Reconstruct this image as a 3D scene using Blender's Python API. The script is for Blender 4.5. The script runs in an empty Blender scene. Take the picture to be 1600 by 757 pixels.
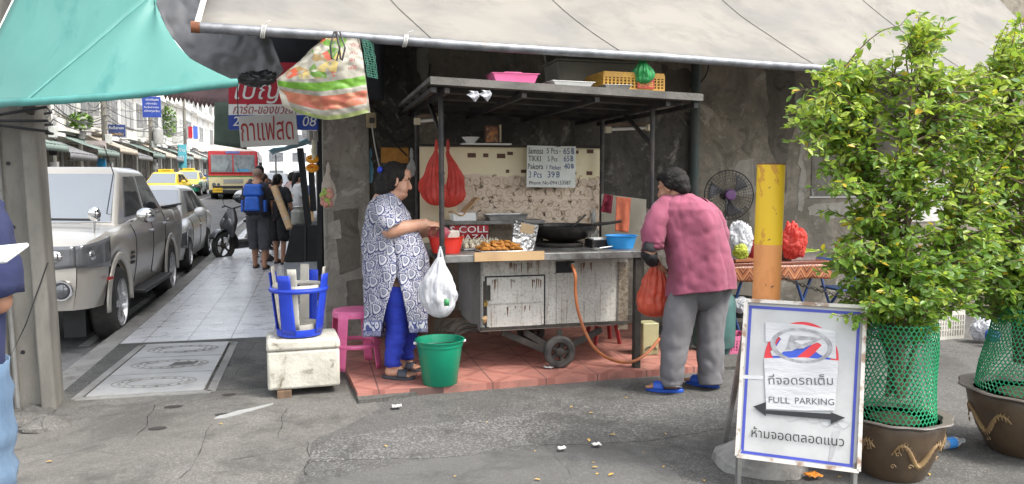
import bpy, bmesh, math, random
from mathutils import Vector as V, Matrix, noise, Euler, geometry
import numpy as np
random.seed(7)
R=math.radians; PI=math.pi
S=bpy.context.scene; COL=S.collection
# ---------- camera and the survey of the place (pixel -> world point, used to measure sizes and distances)
CAM=V((0,0,1.55)); YAW=R(14.5); PITCH=R(4.57); FPX=1208.0
_fh=V((math.sin(YAW),math.cos(YAW),0)); RT=V((math.cos(YAW),-math.sin(YAW),0))
FW=_fh*math.cos(PITCH)+V((0,0,-math.sin(PITCH))); UP=RT.cross(FW)
FH=_fh; BK=-_fh
def ray(px,py): return FW+RT*((px-800)/FPX)+UP*((378.5-py)/FPX)
def atY(px,py,y): d=ray(px,py); return CAM+d*((y-CAM.y)/d.y)
def atX(px,py,x): d=ray(px,py); return CAM+d*((x-CAM.x)/d.x)
def atZ(px,py,z): d=ray(px,py); return CAM+d*((z-CAM.z)/d.z)
def atD(px,py,D): d=ray(px,py); return CAM+d*(D/d.dot(FH))   # D = horizontal distance along the view
def gz(y): return 0.0 if y<12 else 0.02*(y-12)
ZU=V((0,0,1))
# ---------- mesh builder
def frame(d,up=ZU):
    d=d.normalized(); a=d.cross(up)
    if a.length<1e-4: a=d.cross(V((1,0,0)))
    a.normalize(); return a,a.cross(d).normalized()
def mrot(loc=(0,0,0),rz=0,rx=0,ry=0): return Matrix.Translation(V(loc))@Euler((rx,ry,rz),'XYZ').to_matrix().to_4x4()
class MB:
    def __init__(s): s.v=[];s.f=[];s.m=[]
    def add(s,vs,fs,mi=0,M=None):
        b=len(s.v)
        s.v+= [tuple(M@V(p)) for p in vs] if M is not None else [tuple(p) for p in vs]
        s.f+=[tuple(b+i for i in f) for f in fs]
        s.m+= mi if isinstance(mi,list) else [mi]*len(fs)
        return s
    def box(s,c,size,rz=0,rx=0,ry=0,mi=0,M=None,tap=1.0):
        x,y,z=size[0]/2,size[1]/2,size[2]/2
        vs=[(-x,-y,-z),(x,-y,-z),(x,y,-z),(-x,y,-z),(-x*tap,-y*tap,z),(x*tap,-y*tap,z),(x*tap,y*tap,z),(-x*tap,y*tap,z)]
        T=mrot(c,rz,rx,ry)
        if M is not None: T=M@T
        return s.add(vs,[(0,3,2,1),(4,5,6,7),(0,1,5,4),(1,2,6,5),(2,3,7,6),(3,0,4,7)],mi,T)
    def bar(s,a,b,w,h,mi=0,up=ZU):
        a,b=V(a),V(b); u,v=frame(b-a,up); vs=[]
        for p in (a,b):
            for i,j in ((-1,-1),(1,-1),(1,1),(-1,1)): vs.append(p+u*(i*w/2)+v*(j*h/2))
        return s.add(vs,[(0,1,2,3),(7,6,5,4),(0,4,5,1),(1,5,6,2),(2,6,7,3),(3,7,4,0)],mi)
    def tube(s,pts,r,n=8,mi=0,closed=False,caps=True,flat=1.0,up=ZU):
        pts=[V(p) for p in pts]; k=len(pts); rr=r if isinstance(r,(list,tuple)) else [r]*k
        vs=[];fs=[];pu=None
        for i,p in enumerate(pts):
            a=pts[(i-1)%k] if (closed or i>0) else p; b=pts[(i+1)%k] if (closed or i<k-1) else p
            d=(b-a)
            if d.length<1e-9: d=V((0,0,1))
            d.normalize()
            if pu is None: u,w=frame(d,up)
            else:
                u=pu-d*pu.dot(d)
                if u.length<1e-5: u,w=frame(d,up)
                u.normalize(); w=d.cross(u)*-1
                w=u.cross(d)
            pu=u
            for j in range(n):
                t=2*PI*j/n; vs.append(p+u*(rr[i]*math.cos(t))+w*(rr[i]*flat*math.sin(t)))
        m=k if closed else k-1
        for i in range(m):
            i2=(i+1)%k
            for j in range(n): fs.append((i*n+j,i*n+(j+1)%n,i2*n+(j+1)%n,i2*n+j))
        if caps and not closed: fs+= [tuple(range(n-1,-1,-1)),tuple((k-1)*n+j for j in range(n))]
        return s.add(vs,fs,mi)
    def cyl(s,a,b,r,r2=None,n=14,mi=0,caps=True): return s.tube([a,b],[r,r if r2 is None else r2],n,mi,caps=caps)
    def lathe(s,prof,M=None,n=24,mi=0,rf=None):
        vs=[];fs=[];k=len(prof)
        for i,(r,z) in enumerate(prof):
            for j in range(n):
                t=2*PI*j/n; q=r*(rf(t,z) if rf else 1); vs.append((q*math.cos(t),q*math.sin(t),z))
        for i in range(k-1):
            for j in range(n): fs.append((i*n+j,i*n+(j+1)%n,(i+1)*n+(j+1)%n,(i+1)*n+j))
        if prof[0][0]>1e-6: fs.append(tuple(range(n-1,-1,-1)))
        if prof[-1][0]>1e-6: fs.append(tuple((k-1)*n+j for j in range(n)))
        if M is None: M=Matrix()
        elif not isinstance(M,Matrix): M=Matrix.Translation(V(M))
        return s.add(vs,fs,mi,M)
    def shell(s,prof,M=None,n=24,mi=0,rf=None):      # open lathe (no caps)
        vs=[];fs=[];k=len(prof)
        for i,(r,z) in enumerate(prof):
            for j in range(n):
                t=2*PI*j/n; q=r*(rf(t,z) if rf else 1); vs.append((q*math.cos(t),q*math.sin(t),z))
        for i in range(k-1):
            for j in range(n): fs.append((i*n+j,i*n+(j+1)%n,(i+1)*n+(j+1)%n,(i+1)*n+j))
        if M is None: M=Matrix()
        elif not isinstance(M,Matrix): M=Matrix.Translation(V(M))
        return s.add(vs,fs,mi,M)
    def ell(s,c,r,n=16,mi=0,rot=(0,0,0),M=None):
        k=max(6,n//2+2); prof=[(math.sin(PI*i/k),-math.cos(PI*i/k)) for i in range(k+1)]; prof[0]=(1e-4,-1);prof[-1]=(1e-4,1)
        T=Matrix.Translation(V(c))@Euler(rot).to_matrix().to_4x4()@Matrix.Diagonal((*((r,)*3 if not hasattr(r,'__len__') else r),1))
        if M is not None: T=M@T
        return s.lathe(prof,T,n,mi)
    def prism(s,poly,h,M=None,mi=0,mi2=None):   # polygon in xy extruded 0..h
        n=len(poly); vs=[(p[0],p[1],0) for p in poly]+[(p[0],p[1],h) for p in poly]
        tri=geometry.tessellate_polygon([[V((p[0],p[1],0)) for p in poly]])
        ar=sum(poly[i][0]*poly[(i+1)%n][1]-poly[(i+1)%n][0]*poly[i][1] for i in range(n))
        fs=[]
        for t in tri:
            a,b,c=[V((*poly[i],0)) if len(poly[i])==2 else V(poly[i]) for i in t]
            if (b-a).cross(c-a).z<0: t=(t[0],t[2],t[1])
            fs.append(tuple(t[::-1])); fs.append(tuple(i+n for i in t))
        sd=[(i,(i+1)%n,(i+1)%n+n,i+n) if ar>0 else ((i+1)%n,i,i+n,(i+1)%n+n) for i in range(n)]
        mm=[mi]*len(fs)+[mi if mi2 is None else mi2]*len(sd)
        return s.add(vs,fs+sd,mm,M)
    def grid(s,fn,nu,nv,mi=0,cu=False,cv=False):
        vs=[];fs=[];U=nu if cu else nu+1;W=nv if cv else nv+1
        for i in range(U):
            for j in range(W): vs.append(fn(i/nu,j/nv))
        for i in range(nu):
            for j in range(nv):
                i2=(i+1)%U;j2=(j+1)%W
                fs.append((i*W+j,i2*W+j,i2*W+j2,i*W+j2))
        return s.add(vs,fs,[mi(( i+.5)/nu,(j+.5)/nv) for i in range(nu) for j in range(nv)] if callable(mi) else mi)
    def loft(s,rings,n=24,mi=0,caps=True):   # ring=(center,a,b[,exp])
        vs=[];fs=[];k=len(rings)
        for rg in rings:
            c,a,b=V(rg[0]),V(rg[1]),V(rg[2]); e=rg[3] if len(rg)>3 else 2
            for j in range(n):
                t=2*PI*j/n; ct,st=math.cos(t),math.sin(t)
                vs.append(c+a*(math.copysign(abs(ct)**(2/e),ct))+b*(math.copysign(abs(st)**(2/e),st)))
        for i in range(k-1):
            for j in range(n): fs.append((i*n+j,i*n+(j+1)%n,(i+1)*n+(j+1)%n,(i+1)*n+j))
        if caps: fs+=[tuple(range(n-1,-1,-1)),tuple((k-1)*n+j for j in range(n))]
        return s.add(vs,fs,mi)
    def text(s,body,M,size=.1,align='CENTER',mi=0,w=None,lift=.0003,bold=0):
        vs,fs,wd=text_geo(body)
        if not vs: return s
        k=size; kx=(w/wd if w else size); ox={'CENTER':-wd/2,'LEFT':0,'RIGHT':-wd}[align]
        return s.add([((x+ox)*kx,y*k,z*lift) for x,y,z in vs],fs,mi,M)
    def jitter(s,a,sc=5,seed=0):
        o=V((seed*7.1,seed*3.3,0))
        s.v=[tuple(V(p)+noise.noise_vector(V(p)*sc+o)*a) for p in s.v]; return s
    def build(s,name,mat,parent=None,smooth=35,bev=0,sub=0,solid=0,org=None,seg=2):
        me=bpy.data.meshes.new(name)
        vs=s.v
        ob=bpy.data.objects.new(name,me)
        if parent is None:
            if org is None:
                xs=[p[0] for p in vs];ys=[p[1] for p in vs]; org=V(((min(xs)+max(xs))/2,(min(ys)+max(ys))/2,min(p[2] for p in vs)))
            ob.location=org; Mi=Matrix.Translation(-V(org))
        else:
            r=parent
            while r.parent: r=r.parent
            Mi=Matrix.LocRotScale(r.location,r.rotation_euler,None).inverted(); ob.parent=parent
        me.from_pydata([tuple(Mi@V(p)) for p in vs],[],s.f)
        for m in (mat if isinstance(mat,(list,tuple)) else [mat]): me.materials.append(m)
        me.polygons.foreach_set('material_index',s.m)
        if smooth:
            me.polygons.foreach_set('use_smooth',[True]*len(me.polygons)); me.set_sharp_from_angle(angle=R(smooth))
        me.validate(); me.update()
        COL.objects.link(ob)
        if solid: m=ob.modifiers.new('s','SOLIDIFY');m.thickness=solid;m.offset=0
        if bev: m=ob.modifiers.new('b','BEVEL');m.width=bev;m.segments=seg;m.limit_method='ANGLE';m.angle_limit=R(40)
        if sub: m=ob.modifiers.new('u','SUBSURF');m.levels=sub;m.render_levels=sub
        return ob
_tx={}
def text_geo(body):
    if body in _tx: return _tx[body]
    VS=[];FS=[];x=0;lay=0
    c=bpy.data.curves.new('t','FONT'); c.body=body; c.fill_mode='NONE'; c.resolution_u=3; c.space_line=1.0
    o=bpy.data.objects.new('t',c); COL.objects.link(o)
    me=bpy.data.meshes.new_from_object(o.evaluated_get(bpy.context.evaluated_depsgraph_get()))
    pts=[v.co.copy() for v in me.vertices]; nb={}
    for e in me.edges:
        a,b=e.vertices; nb.setdefault(a,[]).append(b); nb.setdefault(b,[]).append(a)
    seen=set();loops=[]
    for st in sorted(nb):
        if st in seen: continue
        lp=[st];seen.add(st);cur=st
        while True:
            nx=[q for q in nb[cur] if q not in seen]
            if len(lp)==1: nx=[q for q in nx if q==st+1] or nx
            if not nx: break
            cur=nx[0];seen.add(cur);lp.append(cur)
        if len(lp)>2: loops.append([pts[i] for i in lp])
    COL.objects.unlink(o); bpy.data.objects.remove(o); bpy.data.curves.remove(c); bpy.data.meshes.remove(me)
    def area(l): return sum(l[i].x*l[(i+1)%len(l)].y-l[(i+1)%len(l)].x*l[i].y for i in range(len(l)))/2
    def inside(p,l):
        r=False;n=len(l)
        for i in range(n):
            a,b=l[i],l[i-1]
            if (a.y>p.y)!=(b.y>p.y) and p.x<(b.x-a.x)*(p.y-a.y)/(b.y-a.y)+a.x: r=not r
        return r
    ars=[area(l) for l in loops]
    if loops:
        big=max(range(len(loops)),key=lambda i:abs(ars[i])); sg=1 if ars[big]>0 else -1
        free=[not any(j!=i and abs(ars[j])>abs(ars[i]) and all(inside(p,loops[j]) for p in loops[i][::3]) for j in range(len(loops))) for i in range(len(loops))]; outs=[i for i in range(len(loops)) if ars[i]*sg>0 or free[i]]; hol=[i for i in range(len(loops)) if i not in outs]
        own={i:[] for i in outs}
        for h in hol:
            best=None
            for i in outs:
                if inside(loops[h][0],loops[i]) and (best is None or abs(ars[i])<abs(ars[best])): best=i
            if best is not None: own[best].append(h)
        for lay,i in enumerate(outs):
            pl=[loops[i]]+[loops[h] for h in own[i]]; flat=[p for l in pl for p in l]
            b=len(VS); VS+=[(p.x,p.y,lay%6) for p in flat]
            for t in geometry.tessellate_polygon([[V((p.x,p.y,0)) for p in l] for l in pl]):
                a_,b_,c_=[flat[q] for q in t]
                if (b_-a_).cross(c_-a_).z<0: t=(t[0],t[2],t[1])
                FS.append(tuple(b+q for q in t))
    x0=min([p[0] for p in VS],default=0); wd=max([p[0] for p in VS],default=1)-x0
    VS=[(p[0]-x0,p[1],p[2]) for p in VS]
    _tx[body]=(VS,FS,wd); return _tx[body]
def basis(o,x,z,):  # matrix with local x, z(normal)
    x=V(x).normalized(); z=V(z); z=(z-x*z.dot(x)).normalized(); y=z.cross(x)
    M=Matrix((x,y,z)).transposed().to_4x4(); M.translation=V(o); return M
def thing(name,label,cat,loc=(0,0,0),rz=0,group=None):
    o=bpy.data.objects.new(name,None); o.empty_display_size=.1; COL.objects.link(o); o.location=loc; o.rotation_euler=(0,0,rz)
    return tag(o,label,cat,group)
def tag(o,label=None,cat=None,group=None,kind=None):
    if label: o['label']=label
    if cat: o['category']=cat
    if group: o['group']=group
    if kind: o['kind']=kind
    return o
def st(o): o['kind']='structure'; return o
def kids(o): return [c for c in bpy.data.objects if c.parent==o]
def dup(root,loc,rz=0,label=None,group=None):
    def rec(o,par):
        c=o.copy(); COL.objects.link(c); c.parent=par
        for k in kids(o): rec(k,c)
        return c
    c=rec(root,None); c.location=loc; c.rotation_euler=(0,0,rz)
    if label: c['label']=label
    if group: c['group']=group
    return c
def remesh(prims,voxel,it=6,fac=.5):
    me=bpy.data.meshes.new('r'); me.from_pydata(prims.v,[],prims.f); o=bpy.data.objects.new('r',me); COL.objects.link(o)
    m=o.modifiers.new('r','REMESH');m.mode='VOXEL';m.voxel_size=voxel
    if it: m=o.modifiers.new('s','SMOOTH');m.iterations=it;m.factor=fac
    r=bpy.data.meshes.new_from_object(o.evaluated_get(bpy.context.evaluated_depsgraph_get()))
    b=MB(); b.v=[tuple(v.co) for v in r.vertices]; b.f=[tuple(p.vertices) for p in r.polygons]; b.m=[0]*len(b.f)
    COL.objects.unlink(o); bpy.data.objects.remove(o); bpy.data.meshes.remove(r); bpy.data.meshes.remove(me)
    return b
def paint(b,spots):
    for k,f in enumerate(b.f):
        c=sum((V(b.v[i]) for i in f),V())/len(f)
        for p,r,mi in spots:
            q=c-V(p)
            if hasattr(r,'__len__'):
                if (q.x/r[0])**2+(q.y/r[1])**2+(q.z/r[2])**2<1: b.m[k]=mi
            elif q.length<r: b.m[k]=mi
    return b
def caps_(b,a,c,ra,rc,n=14):      # tapered capsule
    a,c=V(a),V(c); b.tube([a,c],[ra,rc],n); b.ell(a,ra,n); b.ell(c,rc,n)
# ---------- materials
def nodes(name):
    m=bpy.data.materials.new(name); m.use_nodes=True; nt=m.node_tree; return m,nt,nt.nodes['Principled BSDF']
class NB:
    def __init__(s,nt): s.nt=nt; s.tc=nt.nodes.new('ShaderNodeTexCoord')
    def n(s,t,**k):
        x=s.nt.nodes.new('ShaderNode'+t)
        for a,b in k.items(): setattr(x,a,b)
        return x
    def l(s,a,b): s.nt.links.new(a,b)
    def m(s,op,a,b=None,c=None):
        x=s.n('Math',operation=op)
        for i,q in enumerate((a,b,c)):
            if q is None: continue
            if isinstance(q,(int,float)): x.inputs[i].default_value=q
            else: s.l(q,x.inputs[i])
        return x.outputs[0]
    def co(s,kind='Object',scale=(1,1,1),rot=(0,0,0),loc=(0,0,0)):
        x=s.n('Mapping'); s.l(s.tc.outputs[kind],x.inputs[0]); x.inputs['Scale'].default_value=scale; x.inputs['Rotation'].default_value=rot; x.inputs['Location'].default_value=loc
        return x.outputs[0]
    def noise(s,co,scale,det=5,rough=.6,dist=0):
        x=s.n('TexNoise'); s.l(co,x.inputs[0]); x.inputs['Scale'].default_value=scale; x.inputs['Detail'].default_value=det; x.inputs['Roughness'].default_value=rough; x.inputs['Distortion'].default_value=dist
        return x.outputs[0]
    def ramp(s,f,a,b,ca=(0,0,0),cb=(1,1,1)):
        x=s.n('ValToRGB'); s.l(f,x.inputs[0]); e=x.color_ramp.elements; e[0].position=a; e[1].position=b; e[0].color=(*ca,1); e[1].color=(*cb,1); return x.outputs[0]
    def mix(s,f,a,b,mode='MIX'):
        x=s.n('Mix',data_type='RGBA',blend_type=mode)
        if isinstance(f,(int,float)): x.inputs[0].default_value=f
        else: s.l(f,x.inputs[0])
        for i,q in ((6,a),(7,b)):
            if isinstance(q,tuple): x.inputs[i].default_value=(*q,1)
            else: s.l(q,x.inputs[i])
        return x.outputs[2]
    def sep(s,co):
        x=s.n('SeparateXYZ'); s.l(co,x.inputs[0]); return x.outputs
    def bump(s,h,st,d=.01):
        x=s.n('Bump'); s.l(h,x.inputs['Height']); x.inputs['Strength'].default_value=st; x.inputs['Distance'].default_value=d; return x.outputs[0]
def M(name,c,rough=.6,metal=0,c2=None,sc=6,rng=(.4,.62),dirt=None,dsc=3,drng=(.55,.7),bump=0,bsc=60,coat=0,stretch=(1,1,1),trans=0,emit=0,alpha=1,sss=0,rv=.15,spec=.5,sheen=0):
    m,nt,p=nodes(name); b=NB(nt); p.inputs['Roughness'].default_value=rough; p.inputs['Metallic'].default_value=metal; p.inputs['Specular IOR Level'].default_value=spec
    co=b.co('Object',stretch)
    if c2 is None: c2=tuple(x*.8 for x in c)
    n1=b.noise(co,sc); col=b.mix(b.ramp(n1,*rng),tuple(c),tuple(c2))
    if dirt: col=b.mix(b.ramp(b.noise(co,dsc,8,.65,.4),*drng),col,tuple(dirt))
    b.l(col,p.inputs['Base Color'])
    if rv: b.l(b.m('ADD',b.m('MULTIPLY',b.noise(co,sc*2.3),rv*2),rough-rv),p.inputs['Roughness'])
    if bump: b.l(b.bump(b.noise(b.co('Object',stretch),bsc,4),bump),p.inputs['Normal'])
    if coat: p.inputs['Coat Weight'].default_value=coat; p.inputs['Coat Roughness'].default_value=.06
    if trans: p.inputs['Transmission Weight'].default_value=trans
    if sss: p.inputs['Subsurface Weight'].default_value=sss; p.inputs['Subsurface Radius'].default_value=(.02,.008,.004); p.inputs['Subsurface Scale'].default_value=.5
    if alpha<1: p.inputs['Alpha'].default_value=alpha
    if sheen: p.inputs['Sheen Weight'].default_value=sheen
    return m
def film(name,c,mixf=.35,rough=.35):     # thin translucent plastic sheet
    m,nt,p=nodes(name); b=NB(nt); p.inputs['Roughness'].default_value=rough
    co=b.co(); col=b.mix(b.ramp(b.noise(co,14),.35,.7),tuple(c),tuple(x*.75 for x in c)); b.l(col,p.inputs['Base Color'])
    t=b.n('BsdfTranslucent'); b.l(col,t.inputs[0]); mx=b.n('MixShader'); mx.inputs[0].default_value=mixf
    b.l(b.bump(b.noise(co,30,4),.5),p.inputs['Normal'])
    b.l(p.outputs[0],mx.inputs[1]); b.l(t.outputs[0],mx.inputs[2]); b.l(mx.outputs[0],nt.nodes['Material Output'].inputs[0]); return m
# ---------- camera, light, sky
cd=bpy.data.cameras.new('camera'); cam=bpy.data.objects.new('camera',cd); COL.objects.link(cam); S.camera=cam
cd.sensor_width=36; cd.lens=36*FPX/1600; cd.clip_end=2000; cd.clip_start=.05
cam.matrix_world=Matrix.Translation(CAM)@Matrix((RT,UP,-FW)).transposed().to_4x4()
SUN_EL,SUN_AZ=R(56),R(128)       # azimuth clockwise from +Y
wd=bpy.data.worlds.new('World'); S.world=wd; wd.use_nodes=True
sk=wd.node_tree.nodes.new('ShaderNodeTexSky'); sk.sky_type='NISHITA'; sk.sun_disc=False; sk.sun_elevation=SUN_EL; sk.sun_rotation=SUN_AZ
sk.dust_density=4; sk.air_density=1.3; sk.ozone_density=1.5
bg=wd.node_tree.nodes['Background']; hs=wd.node_tree.nodes.new('ShaderNodeHueSaturation'); hs.inputs['Saturation'].default_value=.3; wd.node_tree.links.new(sk.outputs[0],hs.inputs['Color']); wd.node_tree.links.new(hs.outputs[0],bg.inputs[0]); bg.inputs[1].default_value=.15
sl=bpy.data.lights.new('sun','SUN'); sl.energy=1.0; sl.angle=R(11); sl.color=(1,.95,.86); so=bpy.data.objects.new('sun',sl); COL.objects.link(so)
sd=V((math.sin(SUN_AZ)*math.cos(SUN_EL),math.cos(SUN_AZ)*math.cos(SUN_EL),math.sin(SUN_EL)))
so.rotation_euler=sd.to_track_quat('Z','Y').to_euler(); so.location=(0,0,30)
S.view_settings.view_transform='Standard'; S.view_settings.look='None'; S.view_settings.exposure=1.6; S.view_settings.gamma=1
# ---------- materials of the setting
def asphalt(name,c,c2,gravel,gs=260,wear=.5):
    m,nt,p=nodes(name); b=NB(nt); co=b.co()
    v=b.n('TexVoronoi'); b.l(co,v.inputs[0]); v.inputs['Scale'].default_value=gs/2.2
    sp=b.ramp(v.outputs['Color'],.45,.9); col=b.mix(b.ramp(b.noise(co,1.3,6,.65,.3),.35,.65),c,c2)
    big=b.ramp(b.noise(co,.9,5,.7),.42,.6); msk=b.m('MULTIPLY',sp,b.m('ADD',b.m('MULTIPLY',big,wear),1-wear))
    col=b.mix(b.m('MULTIPLY',msk,gravel),col,(.42,.41,.39))
    col=b.mix(b.m('MULTIPLY',b.ramp(b.noise(co,3.1,7,.7,.5),.52,.7),.8),col,tuple(x*.55 for x in c)); col=b.mix(b.m('MULTIPLY',b.ramp(b.noise(co,.75,8,.75,.8),.5,.62),.55),col,tuple(x*.5 for x in c)); col=b.mix(b.m('MULTIPLY',b.ramp(b.noise(co,14,5,.7),.62,.7),.5),col,tuple(x*1.6 for x in c)); b.l(col,p.inputs['Base Color'])
    p.inputs['Roughness'].default_value=.85
    b.l(b.bump(b.m('ADD',b.noise(co,gs*.5,3),b.m('MULTIPLY',b.noise(co,9,5),1.5)),.5,.006),p.inputs['Normal']); return m
mLane=asphalt('worn_asphalt',(.06,.058,.054),(.085,.082,.077),.3)
mGrav=asphalt('gravelly_asphalt',(.06,.058,.055),(.088,.085,.081),.45,200,.4)
mSmooth=asphalt('smooth_patch',(.08,.078,.074),(.102,.099,.094),.12)
mApron=asphalt('cracked_concrete',(.09,.085,.077),(.122,.116,.105),.25,240)
mRoad=asphalt('street_asphalt',(.15,.15,.152),(.19,.19,.192),.15)
mDark=asphalt('dark_mortar',(.055,.053,.048),(.095,.091,.083),.25)
mCrack=M('crack',(.03,.028,.025),.95)
mSpill=M('milky_spill',(.3,.3,.29),.5)
mKerb=M('kerb_concrete',(.27,.265,.25),.85,c2=(.2,.195,.185),sc=3,dirt=(.12,.115,.1),dsc=4,bump=.4)
mManh=M('worn_manhole_concrete',(.36,.36,.355),.5,c2=(.29,.29,.285),sc=2.5,dirt=(.19,.18,.17),dsc=6,drng=(.56,.75),bump=.3)
mConc=M('pole_concrete',(.24,.225,.195),.9,c2=(.17,.16,.14),sc=5,dirt=(.09,.085,.075),dsc=4,drng=(.55,.72),bump=.4,stretch=(1,1,.35))
mWhiteLine=M('road_paint',(.55,.55,.53),.7,c2=(.35,.35,.34),sc=8)
def tiles(name,a,b_,sx,sy,grout,rough,gap=.012,dirt=(.1,.1,.1)):
    m,nt,p=nodes(name); b=NB(nt); co=b.co(); x,y,z=b.sep(co)
    fx=b.m('FRACT',b.m('DIVIDE',x,sx)); fy=b.m('FRACT',b.m('DIVIDE',y,sy))
    e=b.m('MINIMUM',b.m('MULTIPLY',b.m('MINIMUM',fx,b.m('SUBTRACT',1,fx)),sx),b.m('MULTIPLY',b.m('MINIMUM',fy,b.m('SUBTRACT',1,fy)),sy))
    g=b.m('LESS_THAN',e,gap/2)
    wn=b.n('TexWhiteNoise'); cv=b.n('CombineXYZ'); b.l(b.m('FLOOR',b.m('DIVIDE',x,sx)),cv.inputs[0]); b.l(b.m('FLOOR',b.m('DIVIDE',y,sy)),cv.inputs[1]); b.l(cv.outputs[0],wn.inputs[0])
    col=b.mix(wn.outputs[0],a,b_); col=b.mix(b.ramp(b.noise(co,3.5,7,.7,.5),.55,.72),col,dirt); col=b.mix(g,col,grout); b.l(col,p.inputs['Base Color'])
    b.l(b.m('ADD',b.m('MULTIPLY',b.noise(co,6),.35),rough-.15),p.inputs['Roughness']); b.l(b.bump(b.m('SUBTRACT',b.noise(co,40),b.m('MULTIPLY',g,2)),.25,.004),p.inputs['Normal']); return m
mPave=tiles('pavement_tile',(.52,.525,.54),(.6,.605,.62),.4,.4,(.2,.2,.2),.28,dirt=(.26,.26,.27))
mStreetTile=tiles('opposite_pavement',(.4,.39,.37),(.45,.44,.42),.5,.5,(.25,.25,.24),.7)
def terracotta():
    m,nt,p=nodes('terracotta_tile'); b=NB(nt); co=b.co(); x,y,z=b.sep(co); s=.42
    fx=b.m('FRACT',b.m('DIVIDE',x,s)); fy=b.m('FRACT',b.m('DIVIDE',y,s))
    e=b.m('MINIMUM',b.m('MINIMUM',fx,b.m('SUBTRACT',1,fx)),b.m('MINIMUM',fy,b.m('SUBTRACT',1,fy)))
    d1=b.m('ABSOLUTE',b.m('SUBTRACT',fx,fy)); d2=b.m('ABSOLUTE',b.m('SUBTRACT',b.m('ADD',fx,fy),1))
    cx=b.m('ADD',b.m('ABSOLUTE',b.m('SUBTRACT',fx,.5)),b.m('ABSOLUTE',b.m('SUBTRACT',fy,.5)))
    x_=b.m('LESS_THAN',b.m('MINIMUM',d1,d2),.075); hole=b.m('LESS_THAN',cx,.2); core=b.m('LESS_THAN',cx,.05)
    pat=b.m('MAXIMUM',b.m('MULTIPLY',x_,b.m('SUBTRACT',1,hole)),core)
    col=b.mix(b.ramp(b.noise(co,4),.35,.65),(.43,.185,.145),(.35,.15,.12)); col=b.mix(b.m('MULTIPLY',pat,.55),col,(.22,.075,.06))
    col=b.mix(b.ramp(b.noise(co,3,8,.7,.6),.5,.78),col,(.15,.09,.075)); col=b.mix(b.m('LESS_THAN',e,.012),col,(.12,.07,.06)); b.l(col,p.inputs['Base Color'])
    b.l(b.m('ADD',b.m('MULTIPLY',b.noise(co,7),.5),.25),p.inputs['Roughness']); return m
mTerra=terracotta()
def mould(name,a,b_,c,strk=.5):
    m,nt,p=nodes(name); b=NB(nt); co=b.co()
    col=b.mix(b.ramp(b.noise(co,1.6,9,.7,.8),.4,.6),a,b_)
    col=b.mix(b.ramp(b.noise(b.co('Object',(3.2,3.2,.5)),1.3,8,.75,1.2),.5,.78),col,tuple(x*strk for x in a))
    col=b.mix(b.ramp(b.noise(co,2.4,9,.72,.9),.56,.66),col,c)
    col=b.mix(b.m('MULTIPLY',b.ramp(b.noise(co,9,9,.75,.7),.57,.66),.6),col,c)
    col=b.mix(b.m('MULTIPLY',b.ramp(b.noise(co,5,9,.75,1.2),.52,.68),.8),col,tuple(x*.3 for x in a)); b.l(col,p.inputs['Base Color'])
    p.inputs['Roughness'].default_value=.9; b.l(b.bump(b.noise(co,14,8,.7),.5,.01),p.inputs['Normal']); return m
mWall=mould('mouldy_wall',(.31,.275,.22),(.165,.147,.117),(.44,.4,.34))
mWallDark=mould('dark_wall',(.06,.056,.05),(.1,.094,.084),(.3,.28,.25))  # darker tone for the narrow panel and the band behind the cart
mPillar=mould('grey_pillar',(.32,.3,.26),(.22,.21,.18),(.46,.43,.38))
mBlack=M('black_metal',(.025,.025,.027),.5,.3,c2=(.06,.05,.045),sc=9)
mPipe=M('green_downpipe',(.055,.085,.08),.55,c2=(.09,.1,.09),sc=4)
mSteel=M('galvanised_pipe',(.24,.25,.27),.5,.6,c2=(.15,.155,.165),sc=10,dirt=(.22,.17,.14),dsc=7,drng=(.62,.75))
mRust=M('rust',(.2,.07,.03),.85,c2=(.1,.04,.02),sc=20)
mCream=M('cream_tarpaulin',(.21,.196,.172),.75,c2=(.165,.158,.146),sc=1.3,dirt=(.125,.12,.11),dsc=2.3,drng=(.48,.75),bump=.25,bsc=5)
mSeam=M('tarpaulin_seam',(.175,.164,.146),.8)
mTeal=M('teal_tarpaulin',(.055,.19,.165),.6,c2=(.08,.225,.2),sc=1.6,rng=(.3,.7),dirt=(.035,.165,.15),dsc=2,drng=(.58,.72),bump=.2,bsc=4,stretch=(2,1,.4))
mTealHem=M('teal_hem',(.05,.19,.17),.65,c2=(.07,.25,.23))
mGreyTarp=M('dark_grey_tarpaulin',(.15,.15,.157),.42,c2=(.21,.21,.22),sc=2,bump=.4,bsc=6)
mShadeSheet=M('shade_sheet',(.012,.014,.02),.7)  # near-black colour that stands for shade behind the shopping bag
mMaroon=M('maroon_canvas',(.11,.06,.06),.8,c2=(.07,.04,.04),sc=4)
mDkGreen=M('dark_green_canvas',(.05,.075,.055),.8,c2=(.03,.045,.035),sc=3,bump=.4,bsc=5)
mWhite=M('white_paint',(.78,.78,.76),.5,c2=(.7,.7,.68),sc=4)
mSignW=M('white_signboard',(.7,.69,.65),.45,c2=(.6,.59,.55),sc=5)
mRedP=M('red_paint',(.5,.02,.04),.45); mRedDk=M('dark_red_lettering',(.33,.015,.02),.5); mBlueP=M('blue_paint',(.03,.07,.36),.4); mInk=M('black_ink',(.015,.015,.018),.6); mYellow=M('yellow_paint',(.8,.5,.03),.5)
mNavyInk=M('navy_ink',(.03,.06,.2),.6)
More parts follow.
